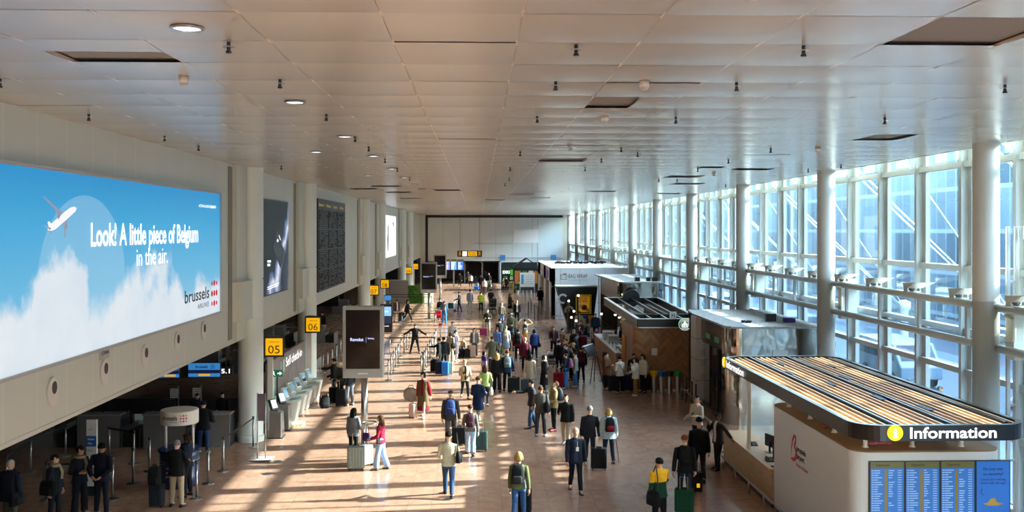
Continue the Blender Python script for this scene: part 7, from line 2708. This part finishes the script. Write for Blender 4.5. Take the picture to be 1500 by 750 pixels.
# ---- further off on the left
a = P(704.5, 457, 1.76, 180, 'step', 'worker in bright yellow safety vest pushing a trolley', (J, '#c8d62a'), ('trousers', BLK), ('short', 'black'), BLK, arms=('push', 'push'))
bag('luggage_trolley', Matrix.Translation(gnd(704.5, 453)) @ rot('Z', 180), 'luggage trolley pushed by the worker in yellow vest', BLK)
q = MB()
for z_ in (a.hz + 0.12, a.hz + 0.32):
    q.rings([ell(V((0, 0, z_ + dz)), V((1, 0, 0)), V((0, 1, 0)), 0.205, 0.155, 20) for dz in (0, 0.05)])
q.v = [a.M @ v for v in q.v]
q.build('reflective_band', mat('reflective silver', '#d9dadb', 0.3), a.o, smooth=True)
a = P(688.5, 454.5, 1.80, 178, 'stand', 'man in grey jacket and pale jeans walking away in the sun', (J, '#8b8e94'), ('trousers', '#9aa6b0'), ('short', 'black'), '#dadada')
a = P(719, 452, 1.72, 180, 'step', 'dark-haired person in black sweater pushing a dark pram', (S_, '#131e26'), ('trousers', BLK), ('short', 'black'), BLK, arms=('push', 'push'))
a = P(673, 456, 1.70, -96, 'step', 'person in dark coat pushing a loaded trolley to the left', (C, '#1b1d24', 0.6), ('trousers', '#2d3a55'), ('short', 'black'), BLK, arms=('push', 'push'))
bag('luggage_trolley', Matrix.Translation(gnd(661, 456)) @ rot('Z', -96), 'luggage trolley pushed by the person in dark coat', BLK)
case(660.5, 455.5, 10, 'teal travel bag lying on the trolley of the person in dark coat', '#2a5a5a', (1.1, 1.1, 0.75), False, z=0.2)
a = P(650.5, 475, 1.74, 178, 'stand', 'man in blue jacket and bright blue trousers with a grey backpack', (J, '#2d6390'), ('trousers', '#1f78c8'), ('short', 'black'), BLK, arms=('push', 'push'))
pack(a, 'grey and tan backpack on the man in blue', '#6a6258')
a = P(644.5, 468, 1.66, 20, 'stand', 'dark-haired woman in black behind the red bags', (J, '#15161b'), ('trousers', BLK), ('short', 'black'), BLK, fem=True)
bag('luggage_trolley', Matrix.Translation(gnd(642, 470)) @ rot('Z', 180), 'luggage trolley carrying red bags beside the man in blue', BLK)
case(642, 470.5, 5, 'large red bag at the bottom of the trolley pile', '#c01a2e', (1.25, 1.3, 0.45), False, z=0.22)
case(642, 470.3, 2, 'red bag lying on top of the larger red bag', '#d0283a', (1.1, 1.1, 0.42), False, z=0.52)
a = P(581, 471, 1.72, 35, 'step', 'man in brown jacket and cream trousers walking past the black display', (J, '#4b3a2f'), ('trousers', '#cfc3ac'), ('short', 'black'), BLK, skin='m', inner='#d9d7d0')
a = P(597, 471, 1.68, 62, 'stride', 'woman in black with long dark hair pulling a suitcase to the right', (J, BLK), ('slim', BLK), ('long', 'black'), BLK, fem=True, arms=('carry', 'pull'))
case(588.5, 471, 62, 'dark grey suitcase pulled by the woman in black near the taupe partition', '#3a3d41', (1.1, 1.1, 1.05))
a = P(608, 518, 1.74, 178, 'wide', 'bald man in black suit standing astride with both arms spread', (J, '#191a1f'), ('trousers', '#16171b'), ('bald', 'grey'), BLK, arms=('wide', 'wide'))
a = P(667, 529, 1.66, 70, 'stand', 'person in patterned dark coat and white shoes by the queue', (C, '#4a4046', 0.4), ('trousers', '#9b8f86'), ('short', 'black'), '#e6e4e0', fem=True, scarf='#c9c4be')
a = P(663, 515, 1.76, -20, 'stand', 'dark-haired man in white and grey jacket behind the patterned coat', (J, '#b9bab9'), ('trousers', '#5a5550'), ('short', 'black'), BLK)
a = P(660, 531, 1.62, 150, 'stand', 'person in beige jacket and cream trousers with black shoulder bag', (J, '#a09078'), ('wide', '#b9ab92'), ('bob', 'brown'), '#8f8578', fem=True)
sbag(a, -1, 'black shoulder bag on the person in beige jacket', BLK, 1.2, 0.58, 0.0, 0.0)
a = P(650, 544, 1.72, 178, 'stand', 'person in shiny black puffer jacket seen from behind with luggage', (PF, '#22282c'), ('trousers', BLK), ('short', 'black'), BLK)
a = P(643, 546, 1.72, -92, 'stand', 'dark-haired man in black pointing to the left', (J, BLK), ('trousers', DK), ('short', 'black'), BLK, arms=('down', 'reach'), skin='m')
case(643.5, 549.5, 2, 'navy suitcase at the left of three beside the puffer jacket', '#101a30', (0.85, 1, 1.0))
case(652, 550, 0, 'bright blue suitcase between the navy and grey ones', '#2a72c4', (0.8, 1, 1.0))
case(657.5, 549, 20, 'grey suitcase at the right of three beside the puffer jacket', '#6b6c66', (0.75, 0.95, 0.9))
case(635.5, 545, 70, 'black suitcase leaning beside the man who points left', BLK, (0.9, 0.95, 0.9))
a = P(695, 523, 1.62, -14, 'stand', 'woman in pale vest and patterned trousers beside a beige suitcase', (J, '#6f6660'), ('trousers', '#5b463e'), ('bob', 'dark'), '#d9d4cc', fem=True, inner='#e0ddd6')
case(691, 524, 15, 'beige suitcase beside the woman in pale vest', '#a38a76', (0.9, 1, 1.0))
a = P(678.5, 522, 1.05, -30, 'stand', 'small child in cream jacket sitting high on black luggage', (J, '#c9b896'), ('trousers', '#3a3432'), ('short', 'brown'), BLK, sit=True)
case(676, 523.5, 85, 'black case standing under the child in cream jacket', BLK, (1.0, 1.2, 0.66), False)
case(685, 524, 85, 'black case with white label beside the child in cream jacket', '#19191b', (1.0, 1.2, 0.72), False)
# ---- self check-in customers
a = P(489, 587, 1.76, -84, 'stand', 'dark-haired man in black using the farthest white kiosk', (J, BLK), ('trousers', '#38393d'), ('short', 'black'), BLK, arms=('carry', 'reach'), skin='m')
case(489.5, 592, 5, 'black suitcase behind the man at the farthest kiosk', BLK, (0.95, 1, 1.0))
a = P(499, 590, 1.66, -40, 'stand', 'blond woman in dark olive jacket beside the kiosk customer', (J, '#2f3329'), ('slim', BLK), ('bob', 'pale'), BLK, fem=True, arms=('carry', 'carry'))
case(500, 595, -5, 'black suitcase with raised handle before the blond woman in olive jacket', '#131315', (1.0, 1, 1.0))
a = P(512, 594, 1.74, -130, 'stand', 'person in grey jeans half hidden behind the nearest tall screen', (J, '#1a1f2a'), ('trousers', '#5d5e62'), ('short', 'dark'), '#9a9a96')
q = gnd(475.5, 597)
bag('backpack', Matrix.Translation((q.x, q.y, 0.24)) @ rot('Z', 200), 'black backpack standing on the floor beside the white kiosks', '#161618', (1.2, 1.2, 1.15))
a = P(472, 497, 1.80, 150, 'stand', 'man in black standing at the second row of desks behind sign 06', (J, '#101114'), ('trousers', BLK), ('short', 'dark'), BLK)
# ---- dim check-in corner
a = P(15, 783, 1.74, 165, 'stand', 'grey-haired man in quilted navy jacket at the lower left corner', (PF, '#1a2030'), ('trousers', '#45453a'), ('buzz', 'white'), BLK)
sbag(a, -1, 'black bag on the man in quilted navy jacket', '#0f0f12', 1.2, 0.5, 0.05, 0.0)
a = P(80, 767, 1.66, 75, 'stand', 'woman in dark navy uniform with patterned scarf and hair in a bun', (J, '#121725'), ('slim', '#10131c'), ('bun', 'dark'), BLK, fem=True, scarf='#a39679')
sbag(a, -1, 'large black handbag of the woman in navy uniform with scarf', '#0e0e10', 1.25, 0.55, 0.0, 0.02)
a = P(117, 754, 1.70, 62, 'stand', 'woman with curly black hair, badge and scarf before the white totem', (J, '#10141f'), ('wide', '#0f121b'), ('curly', 'black'), BLK, skin='t', fem=True, scarf='#8f835f', arms=('bend', 'bend'))
a = P(149, 755, 1.80, 170, 'stand', 'man in dark suit with hands clasped behind his back', (J, '#111624'), ('trousers', '#10141f'), ('short', 'black'), BLK, skin='t', arms=('behind', 'behind'))
a = P(259, 742, 1.70, 168, 'stand', 'grey-haired man in black coat and beige trousers before the round airline desk', (J, '#121315'), ('trousers', '#a8977c'), ('short', 'grey'), '#2a2a2c', arms=('carry', 'bend'), build=1.12)
case(230, 742, 172, 'dark suitcase standing beside the man in black coat and beige trousers', '#22282c', (0.8, 0.95, 0.85))
q = gnd(230, 742)
bag('backpack', Matrix.Translation((q.x, q.y - 0.05, 0.82)) @ rot('Z', 170), 'black rucksack resting on the dark suitcase by the airline desk', '#0f1012', (1.1, 1.1, 1.05))
a = P(274, 727, 1.66, -100, 'stand', 'dark-haired airline woman pointing left across the round desk', (J, '#12172a'), ('trousers', '#10131c'), ('bob', 'dark'), BLK, skin='t', fem=True, arms=('down', 'point'))
a = P(298, 664, 1.66, 176, 'stand', 'man in black jacket and jeans standing at the narrow check-in counter', (PF, '#111318'), ('trousers', '#263b5f'), ('short', 'dark'), '#8aa092', arms=('carry', 'carry'), build=1.1)
a = P(289, 0, 1.46, 10, 'stand', 'check-in agent behind the counters, left of the jeans customer', (J, '#12172a'), ('trousers', BLK), ('short', 'black'), BLK, d=32.6, fem=True)
a = P(326, 0, 1.46, -10, 'stand', 'check-in agent behind the narrow counter, right of the jeans customer', (J, '#141419'), ('trousers', BLK), ('short', 'black'), BLK, d=32.9)
# ---- cluster before the coffee bar
a = P(777, 573, 1.62, 150, 'stand', 'woman in cream trench coat with long dark hair beside a grey suitcase', (C, '#b5a68c', 0.55), ('slim', BLK), ('wavy', 'black'), BLK, fem=True, scarf='#3a3330')
case(769, 574, 170, 'slate grey suitcase beside the woman in cream trench coat', '#3f454c', (0.8, 0.95, 0.8))
a = P(797, 574, 1.62, 100, 'stand', 'woman in long black coat with patterned scarf', (C, '#101013', 0.32), ('slim', BLK), ('long', 'dark'), '#b8b2a8', fem=True, scarf='#a5a29b')
a = P(829, 570, 1.60, -105, 'stand', 'woman in navy sweater and jeans with a pink backpack', (S_, '#121a30'), ('trousers', '#2d6090'), ('bun', 'brown'), '#6a5038', fem=True, arms=('carry', 'carry'))
pack(a, 'pink patterned backpack on the woman in navy sweater', '#8a4f72', 1.0, '#a5648a')
case(819, 568, 20, 'large red suitcase held by the woman with pink backpack', '#8c0c1c', (1.05, 1.1, 1.0))
a = P(843, 567, 1.58, -95, 'stand', 'woman in grey-green jacket and blue jeans', (J, '#8e9384'), ('wide', '#35648f'), ('bun', 'black'), '#b9aa92', fem=True)
a = P(851, 560, 1.64, 178, 'stand', 'person in black with a burgundy backpack beside the tilted board', (J, '#121114'), ('trousers', BLK), ('short', 'black'), BLK)
pack(a, 'burgundy backpack beside the tilted board', '#4a1220', 1.15)
a = P(829, 559, 1.76, -70, 'stand', 'man with short dark hair in navy jacket in the crowd by the bar', (J, '#18233a'), ('trousers', '#1a1d28'), ('short', 'dark'), BLK)
a = P(819, 549, 1.70, 150, 'stand', 'dark-haired person in black with bag straps beside the luggage trolley', (J, BLK), ('trousers', BLK), ('short', 'black'), BLK)
a = P(840, 553, 1.68, -60, 'stand', 'person with blond hair and a white bag strap in the crowd', (J, '#2c2c30'), ('trousers', BLK), ('short', 'blond'), BLK, fem=True)
a = P(836, 557, 1.64, -80, 'stand', 'person with tanned face and dark grey jacket in the crowd', (J, '#45423f'), ('trousers', DK), ('short', 'dark'), BLK, skin='t')
a = P(811, 521, 1.66, 4, 'stand', 'woman with long reddish hair in burgundy cardigan at the luggage trolley', (J, '#3b1420'), ('trousers', BLK), ('long', 'ginger'), BLK, fem=True, arms=('carry', 'carry'), inner='#55504d')
bag('luggage_trolley', Matrix.Translation(gnd(810, 541)) @ rot('Z', 175), 'luggage trolley standing before the woman in burgundy cardigan', BLK)
case(810, 541, 3, 'grey flat bag lying on the trolley of the woman in burgundy', '#6a645e', (1.15, 1.4, 0.4), False, z=0.22)
case(810, 540.5, 3, 'black flat bag on top of the grey bag on the trolley', '#1a1a1c', (1.1, 1.3, 0.35), False, z=0.5)
a = P(824, 525, 1.66, 60, 'stand', 'person in tan jacket with white straps, facing the bar', (J, '#6e5238'), ('trousers', '#3a2e24'), ('short', 'black'), BLK, arms=('carry', 'carry'))
a = P(843, 529, 1.72, 200, 'stand', 'grey-haired man in black leaning over a table', (J, '#15161a'), ('trousers', DK), ('short', 'white'), BLK, lean=22, arms=('push', 'push'))
a = P(872.5, 499, 1.76, 6, 'stand', 'man in dark teal sweater standing beside the yellow-topped bin', (S_, '#1c2f3d'), ('trousers', '#1a1d24'), ('buzz', 'grey'), BLK, skin='m')
a = P(874, 508, 1.12, 30, 'stand', 'child in red jacket and blue cap', (J, '#9c1220'), ('trousers', BLK), ('short', 'dark'), BLK, cap=('cap', '#2a5fa8'))
a = P(848, 494, 1.72, 176, 'stand', 'person in cream jacket seen from behind under the framed poster', (J, '#b8aa96'), ('trousers', '#3a3632'), ('short', 'dark'), BLK, lean=14)
for px_, hd_, cl_, lb_ in ((851, -40, '#4a3c30', 'cafe guest in brown seated under the poster'), (848, 120, '#5a2a34', 'cafe guest in dusky pink seated at a table'), (861, -100, '#2a2d33', 'cafe guest in charcoal seated near the bins')):
    d_ = {851: 60.5, 848: 57.5, 861: 59.5}[px_]
    a = P(px_, 0, 1.70, hd_, 'stand', lb_, (J, cl_), ('trousers', DK), ('short', 'dark'), BLK, d=d_, sit=True, arms=('carry', 'carry'))
    t = thing('cafe_chair', 'dark chair under the %s' % lb_, 'chair', a.base)
    q = MB()
    q.box(-0.21, 0.21, -0.2, 0.24, 0.36, 0.40, 0, a.M)
    q.build('seat', m_dark, t)
    q = MB()
    q.box(-0.2, 0.2, 0.24, 0.27, 0.4, 0.85, 0, a.M)
    q.build('backrest', m_dark, t)
    for x_ in (-0.19, 0.19):
        for y_ in (-0.18, 0.23):
            MB().box(x_ - 0.015, x_ + 0.015, y_ - 0.015, y_ + 0.015, 0, 0.36, 0, a.M).build('leg', m_black, t)
a = P(906.5, 508, 1.72, -30, 'stand', 'barista in black apron over white shirt behind the bar', (J, '#17171a'), ('trousers', BLK), ('short', 'brown'), BLK, fem=True, arms=('carry', 'carry'), inner='#d8d6d0', d=53.6)
case(855, 513, 80, 'burgundy suitcase standing by the cafe tables', '#4a0f1c', (1.3, 1.4, 1.25), False)
case(851, 511, 10, 'black suitcase standing by the cafe tables', '#151517', (1.1, 1.2, 1.0), False)
a = P(888, 571, 1.66, 72, 'stand', 'woman in brown teddy coat facing right by the coffee bar', (C, '#6b4a30', 0.66), ('slim', BLK), ('short', 'black'), '#8a6a58', fem=True, arms=('hold', 'hold'), scarf='#8a705c')
a = P(908, 576, 1.60, -150, 'stand', 'person in cream jacket with a black cross strap, facing the brown coat', (J, '#c2b7a4'), ('wide', BLK), ('short', 'black'), '#a39c93', arms=('hold', 'hold'))
q = MB()
q.tube([a.M @ V((0.13, 0.10, a.h * 0.80)), a.M @ V((0.0, 0.165, a.h * 0.66)), a.M @ V((-0.17, 0.09, a.h * 0.50))], 0.02, 6, flat=0.4)
q.build('strap', m_rubber, a.o)
a = P(931, 580, 1.64, -92, 'stand', 'woman in white jacket and mustard brown trousers by the bins', (PF, '#d6cfc0'), ('wide', '#8a6634'), ('bob', 'black'), '#e2dfda', fem=True, arms=('phone', 'carry'))
a = P(942, 575, 1.66, -60, 'stand', 'woman in white jacket half hidden behind the mustard trousers', (J, '#cfc6b5'), ('trousers', BLK), ('bob', 'black'), BLK, fem=True)
a = P(928.5, 572, 1.64, -20, 'stand', 'man in black between the cream jackets', (J, '#141519'), ('trousers', BLK), ('short', 'black'), BLK, skin='t')
for px_, fy_, rz_, cl_, lb_ in ((919, 573, 8, '#16223c', 'navy suitcase among the group before the coffee bar'), (948, 573, 5, '#3a0f1c', 'burgundy suitcase beside the yellow bin'), (899, 574, 12, '#1c1c1f', 'black suitcase between the brown coat and the cream jacket')):
    case(px_, fy_, rz_, lb_, cl_, (1.1, 1.0, 1.05))
# ---- far crowd at the passage
far_ = [(673.5, 420, 1.72, 0, 'step', 'far person in black walking alone before the flight monitors', BLK, BLK, 'dark'),
        (689.5, 421, 1.70, 178, 'stand', 'far person in white shirt at the passage', '#d2d0cb', BLK, 'dark'),
        (697, 424, 1.68, 176, 'step', 'far person in grey pushing a trolley with blue bag', '#4c5058', DK, 'black'),
        (704, 424, 1.72, 4, 'step', 'far person in black and white jacket', '#2b2b30', DK, 'brown'),
        (709.5, 430, 1.70, 178, 'walk', 'far person in pale pink jacket', '#cdb9b6', BLK, 'dark'),
        (716, 421, 1.78, 2, 'stand', 'far tall person in black behind the stacked bags', BLK, '#4a4a3c', 'grey'),
        (741.5, 427.5, 1.72, 150, 'stand', 'far person in dark clothes at the green shop counter', '#26221f', DK, 'brown'),
        (685.5, 416, 1.70, 20, 'step', 'far dim person inside the passage, left', '#2a2c34', DK, 'black'),
        (711, 414, 1.72, 180, 'step', 'far dim person inside the passage, right', '#22242a', DK, 'black'),
        (737, 428, 1.66, 60, 'stand', 'far person in dark brown beside the green shop', '#3a2e26', '#22201e', 'black')]
for px_, fy_, h_, hd_, ps_, lb_, tc_, lc_, hc_ in far_:
    P(px_, fy_, h_, hd_, ps_, lb_, (J, tc_), ('trousers', lc_), ('short', hc_), BLK)
bag('luggage_trolley', Matrix.Translation(gnd(697.5, 427)) @ rot('Z', 178), 'far luggage trolley with a blue bag before the passage', BLK)
case(698, 427.5, 5, 'blue bag lying on the far luggage trolley', '#2a66a8', (1.2, 1.4, 0.6), False, z=0.22)
bag('luggage_trolley', Matrix.Translation(gnd(716, 429)) @ rot('Z', 178), 'far luggage trolley stacked with patterned bags', BLK)
for i_, (c_, z_, lb_) in enumerate((('#55503f', 0.22, 'olive bag at the bottom of the far stack'), ('#3d3a30', 0.62, 'brown bag in the middle of the far stack'), ('#5f5a48', 1.0, 'khaki bag at the top of the far stack'))):
    case(716, 429.5, 4 * i_, lb_, c_, (1.2, 1.3, 0.56), False, z=z_)
# pram
p = gnd(722, 457)
t = thing('pram', 'dark pram with black hood pushed by the person in black sweater', 'pram', p, 0)
M_ = Matrix.Translation(p)
q = MB()
q.add([(-0.26, -0.3, 0.45), (0.26, -0.3, 0.45), (0.26, 0.4, 0.45), (-0.26, 0.4, 0.45), (-0.3, -0.4, 0.75), (0.3, -0.4, 0.75), (0.3, 0.45, 0.75), (-0.3, 0.45, 0.75)], [(3, 2, 1, 0), (0, 1, 5, 4), (1, 2, 6, 5), (2, 3, 7, 6), (3, 0, 4, 7), (4, 5, 6, 7)], 0, M_)
q.build('carrycot', m_dark, t, bevel=0.03)
q = MB()
q.rings([[V((x_ * 0.31, 0.42 - 0.75 * math.cos(a_) * 0.5 - 0.3, 0.74 + 0.42 * math.sin(a_))) for a_ in [PI * j / 8 for j in range(9)]] for x_ in (-1, 1)], 0, M_)
q.build('hood', m_black, t)
q = MB()
for x_ in (-0.26, 0.26):
    q.tube([(x_, 0.6, 1.0), (x_, -0.3, 0.2)], 0.018, 6, 0, M_)
    q.tube([(x_, 0.4, 0.18), (x_, -0.1, 0.6)], 0.018, 6, 0, M_)
q.build('chassis', m_steel, t)
for x_ in (-0.27, 0.27):
    for y_ in (-0.32, 0.42):
        MB().tube([(x_ - 0.02, y_, 0.15), (x_ + 0.02, y_, 0.15)], 0.15, 16, 0, M_).build('wheel', m_rubber, t)
MB().box(-0.24, 0.24, -0.2, 0.35, 0.2, 0.32, 0, M_).build('basket', m_dark, t)

finish_remesh()
# ================================================================ QUEUE POSTS
m_belt = mat('queue belt', '#141417', 0.7)
pp0 = None


def post(p, label, group, nxt=None, m=None):
    global pp0
    if pp0 is None:
        pp0 = thing('queue_post', label, 'queue post', p, 0, group)
        MB().lathe([(0.17, 0), (0.17, 0.012), (0.10, 0.03), (0.04, 0.04)], 20, c=p).build('base', m_steel, pp0)
        MB().lathe([(0.032, 0.03), (0.032, 0.93)], 14, c=p).build('pole', m_steel, pp0, smooth=True)
        MB().lathe([(0.036, 0.90), (0.036, 0.99), (0.03, 1.0), (0, 1.0)], 14, c=p).build('cassette', m_dark, pp0)
        r = pp0
    else:
        r = dup(PROTO_POST, p, 0, label, group)
    if nxt is not None:
        dv = nxt - p
        t = V((-dv.y, dv.x, 0)).normalized() * 0.002
        b = MB()
        b.add([p + t + V((0, 0, 0.91)), nxt + t + V((0, 0, 0.91)), nxt + t + V((0, 0, 0.96)), p + t + V((0, 0, 0.96)), p - t + V((0, 0, 0.91)), nxt - t + V((0, 0, 0.91)), nxt - t + V((0, 0, 0.96)), p - t + V((0, 0, 0.96))],
              [(0, 1, 2, 3), (7, 6, 5, 4), (0, 4, 5, 1), (2, 6, 7, 3), (1, 5, 6, 2), (3, 7, 4, 0)])
        b.build('belt', m_belt, r)
    return r


# a bare post to copy from: the first of the single ones below
LONE = gnd(195, 708.5)
PROTO_POST = post(LONE, 'chrome queue post standing between the suited staff and the round airline desk', None)
lanes = [
    ('chrome queue post in the diagonal row right of the nearest screen', 'diagonal queue row right of the nearest screen', [(569, 557), (573, 549), (576.5, 543), (580, 537.6), (583.5, 531), (587.7, 522), (592, 517), (596, 512), (601, 506)], False),
    ('chrome queue post in the row before the suitcases and pointing man', 'queue row left of the luggage group', [(617, 551), (619.3, 546), (621.6, 542), (624, 538), (626.5, 531), (630, 524), (633, 518), (636.5, 511), (638.5, 505)], False),
    ('chrome queue post in the shade behind the self check-in kiosks', 'queue row behind the kiosks', [(473, 546), (480, 542), (486.5, 537), (493, 531), (499, 520)], False),
    ('chrome queue post of the belt line along the airline desk', 'belt line along the airline desk', [(288, 730), (305, 708.5), (327, 690), (371, 655)], True),
    ('chrome queue post of the dim belt line at the far left', 'dim belt line at the far left', [(10, 720), (45, 691), (96, 668)], True),
    ('chrome queue post of the belt across the left foreground', 'belt across the left foreground', [(68, 733), (165, 731)], True),
    ('chrome queue post beside the man in black coat and beige trousers', 'posts beside the man in black coat', [(219, 690)], False),
    ('chrome queue post of the belts beside the pointing airline woman', 'upper belt left of the airline desk', [(196, 679), (160, 672)], True),
]
for lab, grp, pts, belts in lanes:
    ws = [gnd(*q) for q in pts]
    for i, wpt in enumerate(ws):
        post(wpt, (lab + ', %s in line' % ORD[i]) if len(ws) > 1 else lab, grp if len(ws) > 1 else '', ws[i + 1] if belts and i + 1 < len(ws) else None)
# long belts crossing the hall behind the tall screen
for yy, xa, xb, lab in ((519, 571, 637, 'before the man with spread arms'), (478, 572, 638, 'behind the man with spread arms'), (446, 566, 630, 'in front of the plant wall'), (450, 571, 632, 'nearer the man in blue')):
    pa, pb = gnd(xa, yy), gnd(xb, yy)
    post(pa, 'queue post at left end of the long belt %s' % lab, '', pb)
    post(pb, 'queue post at right end of the long belt %s' % lab, '')
for px, py, lab in ((774, 461, 'first'), (778, 456, 'second'), (783, 466, 'third'), (788, 468.5, 'fourth')):
    p = gnd(px, py)
    t = thing('black_post', 'black queue post before the white shop, %s of four' % lab, 'queue post', p)
    MB().lathe([(0.16, 0), (0.16, 0.012), (0.04, 0.03)], 16, c=p).build('base', m_black, t)
    MB().lathe([(0.035, 0.02), (0.035, 1.08), (0, 1.1)], 12, c=p).build('pole', m_black, t)
# red and white queue sign
p = gnd(637, 519.5)
t = thing('queue_sign', 'small red and white sign on a post above the queue row', 'sign', p + V((0.3, 0.4, 0)))
p = p + V((0.3, 0.4, 0))
MB().tube([(p.x, p.y, 0), (p.x, p.y, 1.35)], 0.025, 8).build('post', m_steel, t)
MB().lathe([(0.15, 0), (0.15, 0.02), (0.03, 0.04)], 16, c=p).build('base', m_steel, t)
MB().box(p.x - 0.1, p.x + 0.1, p.y - 0.015, p.y + 0.015, 1.3, 1.75).build('panel', m_white, t)
MB().box(p.x - 0.1, p.x + 0.1, p.y - 0.018, p.y - 0.015, 1.58, 1.75).build('red_field', m_red, t)
# ---- outside: vans and a few people on the road deck
def van(x, y, col, lab, rz=0.0):
    t = thing('van', lab, 'van', (x, y, -0.05), rz)
    M = Matrix.Translation((x, y, -0.05)) @ rot('Z', math.degrees(rz))
    sec = [(-2.4, 0.45), (-2.4, 1.0), (-2.2, 1.15), (-1.5, 1.95), (2.3, 2.0), (2.4, 0.45)]
    b = MB()
    b.add([(-0.95, yy, zz) for yy, zz in sec] + [(0.95, yy, zz) for yy, zz in sec], [(5, 4, 3, 2, 1, 0), (6, 7, 8, 9, 10, 11)] + [(i, (i + 1) % 6, 6 + (i + 1) % 6, 6 + i) for i in range(6)], 0, M)
    b.build('body', mat('van ' + col, col, 0.3), t, bevel=0.06)
    b = MB()
    for sx_ in (-1, 1):
        b.add([(sx_ * 0.96, -1.75, 1.2), (sx_ * 0.96, -1.4, 1.8), (sx_ * 0.96, 2.1, 1.82), (sx_ * 0.96, 2.1, 1.2)], [(0, 1, 2, 3)], 0, M)
    b.add([(-0.8, -2.13, 1.24), (0.8, -2.13, 1.24), (0.8, -1.58, 1.88), (-0.8, -1.58, 1.88)], [(0, 1, 2, 3)], 0, M)
    b.build('windows', mat('van glass', '#101a24', 0.08), t)
    for sx_ in (-1, 1):
        for yy in (-1.5, 1.5):
            MB().tube([(sx_ * 0.82, yy, 0.36), (sx_ * 0.98, yy, 0.36)], 0.36, 18, 0, M).build('wheel', m_rubber, t)


van(19.5, 27, '#d9dde2', 'white van parked outside the glass wall, nearest')
van(19.6, 44, '#7f8fa0', 'grey van parked outside the glass wall')
van(19.4, 58, '#39506e', 'blue van parked outside the glass wall')
van(22.8, 36, '#20252c', 'black van on the far lane outside the glass wall')
van(19.5, 76, '#c7ccd2', 'white van parked outside the glass wall, farthest')
for px_, d_, lb_, tc_ in ((1331, 33.5, 'person outside the glass in white cap', '#5d6f94'), (1377, 32.0, 'person outside the glass in pale blue', '#8fa5c8'), (1120, 52.0, 'person outside in dark coat beyond the glass', '#2a3140')):
    p = at(px_, d_)
    if p.x < 14.2:
        p = p * (14.6 / p.x)
    a = P(px_, 0, 1.74, 30, 'stand', lb_, (J, tc_), ('trousers', '#2b3242'), ('short', 'grey'), BLK, d=d_)
    a.M = Matrix.Translation((p.x, p.y, 0.08)) @ rot('Z', 30)
    a.o.matrix_basis = a.M
finish_remesh()
